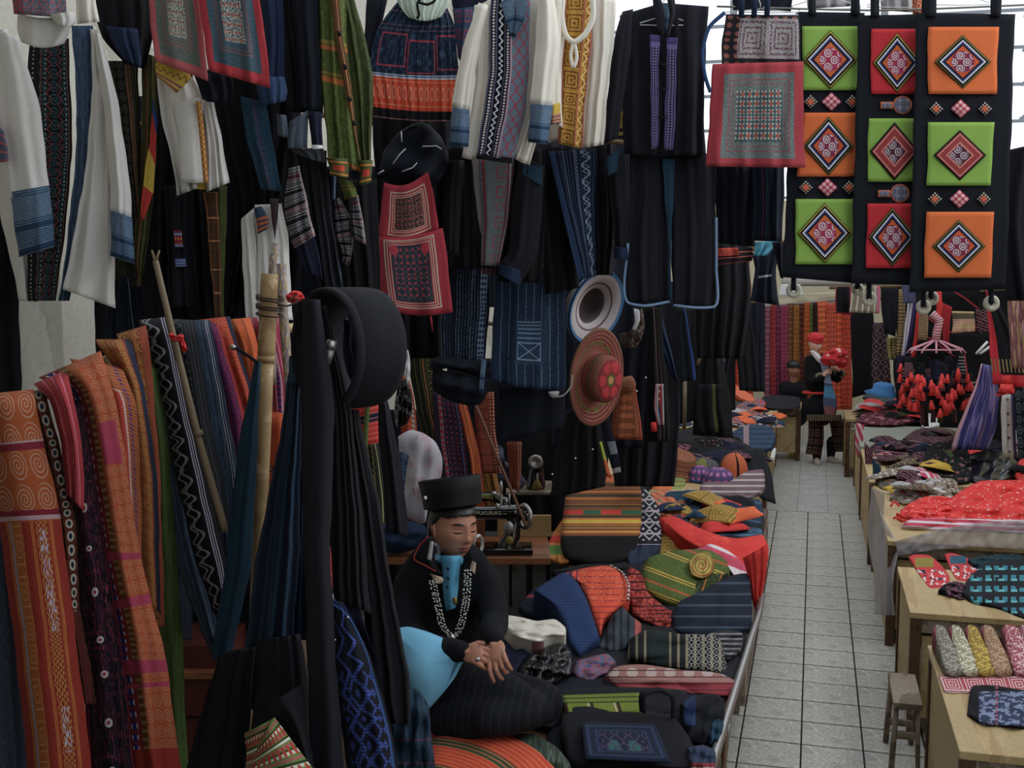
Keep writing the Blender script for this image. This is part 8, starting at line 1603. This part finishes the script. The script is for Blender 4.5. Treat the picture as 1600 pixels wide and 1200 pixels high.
inflate('hat_body', [(966, 522), (972, 540), (990, 545), (1002, 530), (1007, 505), (1002, 482), (996, 490), (994, 510), (984, 528)], 5.7, .05, pat('fuzzy_edge', '#3c3430', (lambda c: (c.noise(12, 2) > .55), '#6c5c4c')), t, noise=.008)
inflate('lining', [(990, 482), (998, 484), (1000, 500), (990, 520), (984, 524), (992, 504)], 5.66, .02, GREYW, t)
t = T('hat_stand', 'thin branching wooden hat stand behind the hats', 'stand', 898, 700, 7.3)
tube('upright', [V(897, 446, 7.3), V(896, 500, 7.3), V(897, 640, 7.3), V(898, 700, 7.3), Vector((*P(900, 900, 7.3)[:2], 0.0))], .012, STICK, t, seg=8, n=14)
tube('branch', [V(897, 495, 7.3), V(886, 484, 7.3), V(882, 478, 7.3)], .006, STICK, t, seg=6); tube('branch', [V(897, 690, 7.3), V(890, 676, 7.3), V(884, 680, 7.3)], .006, STICK, t, seg=6)
t = T('elastic_band', 'pale elastic band and small white cup hanging beside the framed batik skirt', 'band', 875, 615, 5.0)
tube('band', [V(894, 586, 4.9), V(892, 604, 4.9), V(880, 618, 4.9), V(866, 620, 4.9), V(858, 616, 4.9)], .004, GREYW, t, seg=6, n=14)
inflate('cup', [(856, 612), (874, 612), (872, 618), (864, 622), (858, 618)], 4.88, .02, GREYW, t, n=18, nr=4)
t = T('tissue_packet', 'small orange and white packet tucked behind the embroidered hat', 'packet', 944, 540, 5.5)
cloth('packet', [(936, 534), (940, 548)], [(949, 532), (948, 548)], 5.5, pat('packet', '#c8c4c8', (lambda c: c.band(c.u, .4, .75), '#c85030')), t, (1, 0), .004)
# hangings behind and around the hats
hl = lambda lab, L, R, D, m, name='hanging_textile', cat='textile', **k: C(name, lab, cat, L, R, D, m, None, folds=k.pop('folds', (2.5, .02)), vol=k.pop('vol', .02), **k)
t = T('orange_bag', 'orange embroidered long bag hanging right of the embroidered hat', 'bag', 978, 640, 5.9)
OB = pat('orange_embroidered_bag', '#8c3c20', (lambda c: c.frame(.06, .94, .04, .96, .03, .4), '#5c2418'), (lambda c: c.dia(3, 5, 4, .3) * c.rect(.12, .88, .08, .92), '#6c5a30'), (lambda c: c.dots(1, 6, .28), '#b05c34'))
cloth('bag_body', [(962, 600), (958, 640), (952, 686)], [(992, 600), (998, 640), (1004, 688)], 5.9, OB, t, (2, .008), .025)
inflate('gathered_top', [(964, 592), (988, 588), (994, 600), (990, 612), (966, 612), (961, 602)], 5.85, .03, MATS['brown_embroidered_hat'], t, n=24)
hl('dark skirt hanging below the embroidered hat, with white beads', [(884, 640), (870, 700), (858, 780)], [(944, 640), (950, 700), (946, 760)], 5.6, BLACK, 'black_skirt', 'skirt', folds=(4, .02), vol=.04)
t = T('striped_scarf', 'dark sash with yellow, coral and white bands hanging above the striped stack', 'sash', 955, 700, 5.5)
cloth('sash_band', [(932, 642), (944, 690), (960, 745)], [(950, 640), (960, 690), (972, 742)], 5.45, pat('dark_sash', '#1c2230', (lambda c: c.band(c.v, .32, .52) * c.band(c.u, .3, 1), '#7c808c'), (lambda c: c.band(c.v, .06, .14), '#9c9a98')), t, (1, .006), .01)
cloth('coral_edge', [(936, 690), (948, 745)], [(940, 690), (956, 748)], 5.42, pat('yellow_coral', '#c85c30', (lambda c: c.v > .5, '#a0a828')), t, (1, .003), .006)
for k, (x, y) in enumerate([(899, 716), (863, 741), (926, 702), (1009, 590), (995, 611)]):
    tag(inflate('white_bead', [(x - 1.6, y), (x, y - 1.6), (x + 1.6, y), (x, y + 1.6)], 5.35 if x < 950 else 5.5, .005, WHITE, n=10, nr=3), 'tiny white bead on the dark clothes, %s' % ['under the embroidered hat', 'lower left near the far machine', 'right above the sash', 'beside the orange bag top', 'on the orange bag edge'][k], 'bead')
for lab, L, R, D, m in [
    ('long black coat with narrow coloured seams right of the orange bag', [(1002, 480), (1006, 560), (1010, 690)], [(1034, 480), (1040, 580), (1048, 690)], 6.3, pat('black_seams', '#131317', (lambda c: c.band(c.u, .6, .63) + c.band(c.u, .75, .77), '#5c4438'))),
    ('dark blue jacket in the shade with a pale sleeve edge', [(1006, 482), (1020, 530), (1050, 590)], [(1030, 480), (1046, 540), (1062, 600)], 6.5, INDIGO),
    ('orange red ribbed cloth under the wide trousers', [(1028, 482), (1032, 540), (1036, 590)], [(1062, 494), (1058, 540), (1046, 590)], 7.2, pat('orange_ribbed', '#a8301c', (lambda c: c.lines(c.u, 6, .3), '#7c2018'))),
    ('coral sash hanging low below the orange ribbed cloth', [(1026, 570), (1034, 610), (1050, 640)], [(1038, 572), (1052, 612), (1062, 636)], 7.3, pat('coral_dim', '#a03c28')),
    ('slate bag with a bright blue strap edge', [(1060, 484), (1052, 540), (1052, 598)], [(1070, 482), (1080, 540), (1089, 594)], 6.9, pat('slate_blue_edge', '#28303c', (lambda c: c.u > .88, '#2c50a0'))),
    ('black drape bundle hanging left of the aisle entrance', [(1106, 490), (1094, 560), (1084, 640), (1082, 680)], [(1120, 490), (1128, 560), (1142, 620), (1146, 684)], 7.6, BLACK),
    ('olive and black skirt beneath the black drape bundle', [(1090, 600), (1088, 640), (1092, 676)], [(1130, 600), (1136, 640), (1140, 676)], 7.5, pat('olive_black', '#15161a', (lambda c: c.band(c.u, .55, .66), '#4c4c20'), (lambda c: c.lines(c.u, 4, .2) * .5, '#26303a'))),
    ('small floral bag with a pink string at the black drape bundle', [(1118, 512), (1118, 540), (1124, 570)], [(1124, 510), (1132, 540), (1132, 566)], 7.4, pat('floral_bag', '#5c6c7c', (lambda c: (c.noise(7, 1) > .55), '#8c5c78'), (lambda c: (c.noise(9, 1) > .62), '#406c50'))),
    ('black trousers right of the wide trousers, in the shade', [(1120, 470), (1118, 540), (1116, 600)], [(1146, 470), (1142, 540), (1136, 600)], 8.2, BLACK2),
    ('black slim dress hanging before the far left textiles', [(1150, 478), (1148, 540), (1156, 610)], [(1172, 478), (1180, 540), (1184, 612)], 9.5, BLACK),
    ('navy dress hanging to the right of the black slim dress', [(1172, 470), (1174, 540), (1178, 612)], [(1194, 468), (1196, 540), (1196, 612)], 9.8, INK),
    ('black folded skirt above the far left textiles', [(1128, 410), (1130, 430), (1130, 452)], [(1166, 400), (1166, 430), (1164, 454)], 7.0, BLACK2),
    ('red and black folded scarves under the navy trousers', [(1118, 388), (1120, 400), (1120, 414)], [(1174, 386), (1176, 398), (1174, 408)], 6.0, pat('red_black_scarves', '#1c1518', (lambda c: c.rect(.0, .6, .5, 1), '#c84434'), (lambda c: c.lines(c.v, 3, .2), '#a84c44'))),
    ('coral folded cloth edge beside the black folded skirt', [(1162, 424), (1160, 440), (1134, 452)], [(1170, 420), (1174, 452), (1172, 462)], 7.2, pat('coral2', '#b05038')),
    ('turquoise blouse end under the pinstriped trousers', [(1178, 378), (1178, 390), (1176, 400)], [(1218, 376), (1208, 386), (1198, 400)], 6.0, plain('turquoise_cloth', '#4c9cb4')),
    ('navy shirt with white turned cuffs right of the folded scarves', [(1176, 398), (1180, 420), (1172, 470)], [(1218, 380), (1212, 420), (1218, 478)], 6.2, pat('navy_white_cuff', '#1a2032', (lambda c: c.band(c.v, .46, .5) * c.band(c.u, .2, .8), '#a8acb4'))),
    ('black jacket edge left of the lime banner bottom', [(1206, 378), (1212, 400), (1218, 434)], [(1228, 378), (1226, 400), (1224, 436)], 5.4, INK),
    ]: hl(lab, L, R, D, m)
tag(tube('bent_stick', [V(1090, 570, 7.3), V(1098, 540, 7.3), V(1102, 500, 7.3), V(1104, 480, 7.3)], .012, STICK, seg=6, n=10), 'bent grey stick left of the black drape bundle', 'stick')
tag(tube('thin_post', [V(1070, 596, 7.6), V(1070, 640, 7.6), V(1069, 672, 7.6)], .014, STICK, seg=6), 'thin post standing under the slate bag', 'post')
tag(tube('pink_string', [V(1112, 508, 7.35), V(1120, 514, 7.33), V(1122, 500, 7.35), V(1114, 485, 7.4)], .006, PINKP, seg=5, n=12), 'pink string tied around the black drape bundle', 'string')
t = T('bead_necklaces', 'bunch of bead necklaces with a red tassel hanging by the black coat', 'necklaces', 1030, 640, 6.6)
for k in range(5): tube('bead_string', [V(1026 + k * 2.2, 600, 6.2), V(1024 + k * 3, 640, 6.2), V(1030 + k * 1.6, 664, 6.2)], .006, [PINKP, GREYW, MATS['red_white_small'], CRIM, GREYW][k], t, seg=5, n=12)
tube('red_end', [V(1021, 660, 6.2), V(1022, 674, 6.2)], .016, RED, t, seg=8)
# ================================================================= far end: textiles on the back wall
tag(tube('duct', [V(1222, 441, 14.5), V(1300, 441, 14.5), V(1420, 440, 14.5)], .052, mat('grey_paint', '#a8a098', obj=True, weave=0), seg=16), 'thick pale pipe running along the far wall under the banners', 'pipe')
t = T('lamp_shade', 'white box lamp fixed on the far wall behind the ring weight', 'lamp', 1235, 455, 14.4)
cloth('shade', [(1222, 444), (1216, 462)], [(1250, 444), (1256, 462)], 14.4, plain('lamp_white', '#d8d8dc', vary=.03), t, (1, 0), .05)
C('pale_tarp', 'pale sheet hanging along the far wall above the textiles', 'sheet', [(1136, 464), (1130, 482)], [(1330, 455), (1330, 478)], 15.2, M_BEIGE, folds=(4, .03))
tag(tube('wall_rail', [V(1120, 486, 15.1), V(1250, 474, 15.1), V(1340, 466, 15.1)], .02, M_ROPE, seg=6), 'rope on the far wall from which the row of red and orange textiles hangs', 'rope')
far = [(1132, 1146, '#5c3a1c', 'olive brown'), (1144, 1158, '#a83418', 'orange red, leftmost red'), (1156, 1168, '#6c2420', 'dark red'), (1164, 1176, '#a83a20', 'rust'), (1194, 1206, '#7c4858', 'dusty mauve'), (1204, 1214, '#8c2c30', 'crimson dotted'), (1212, 1222, '#6c2c48', 'wine'), (1220, 1232, '#8c3450', 'raspberry'), (1230, 1242, '#6c4428', 'brown'), (1240, 1250, '#8c5820', 'ochre'), (1248, 1258, '#5c2c20', 'maroon'), (1256, 1266, '#a8501c', 'burnt orange'), (1264, 1272, '#4c6420', 'green'), (1270, 1278, '#3c1c20', 'very dark red'), (1276, 1292, '#c85a2c', 'bright orange meander'), (1290, 1306, '#b84c30', 'coral striped'), (1304, 1318, '#c84c20', 'orange ladder patterned'), (1316, 1330, '#b03c24', 'vermilion')]
for k, (x0, x1, col, nm) in enumerate(far):
    yt = 486 - (x0 - 1130) * .075 - (k % 3) * 2
    C('hanging_textile', nm + ' textile on the far wall, ' + ('left of the sitting woman' if x0 < 1230 else 'behind the two women'), 'textile', [(x0, yt), (x0 - 1, 560), (x0, 640)], [(x1, yt - 1), (x1 + 1, 560), (x1 + 1, 640)], 14.95 - .01 * (k % 2), pat('far_%d' % k, col, (lambda c: c.dots(4, 26, .25) if k % 2 else c.lines(c.v, 20, .3), '#%02x%02x%02x' % tuple(min(255, int(int(col[i:i + 2], 16) * 1.35)) for i in (1, 3, 5)))), 'textiles on the far wall', folds=(1.5, .03), vol=.03)
hl('black coats wall at the far left behind the counters', [(1010, 480), (1005, 560), (1000, 680)], [(1160, 480), (1150, 560), (1150, 640)], 10.0, BLACK, 'black_coats', 'coat', folds=(7, .05))
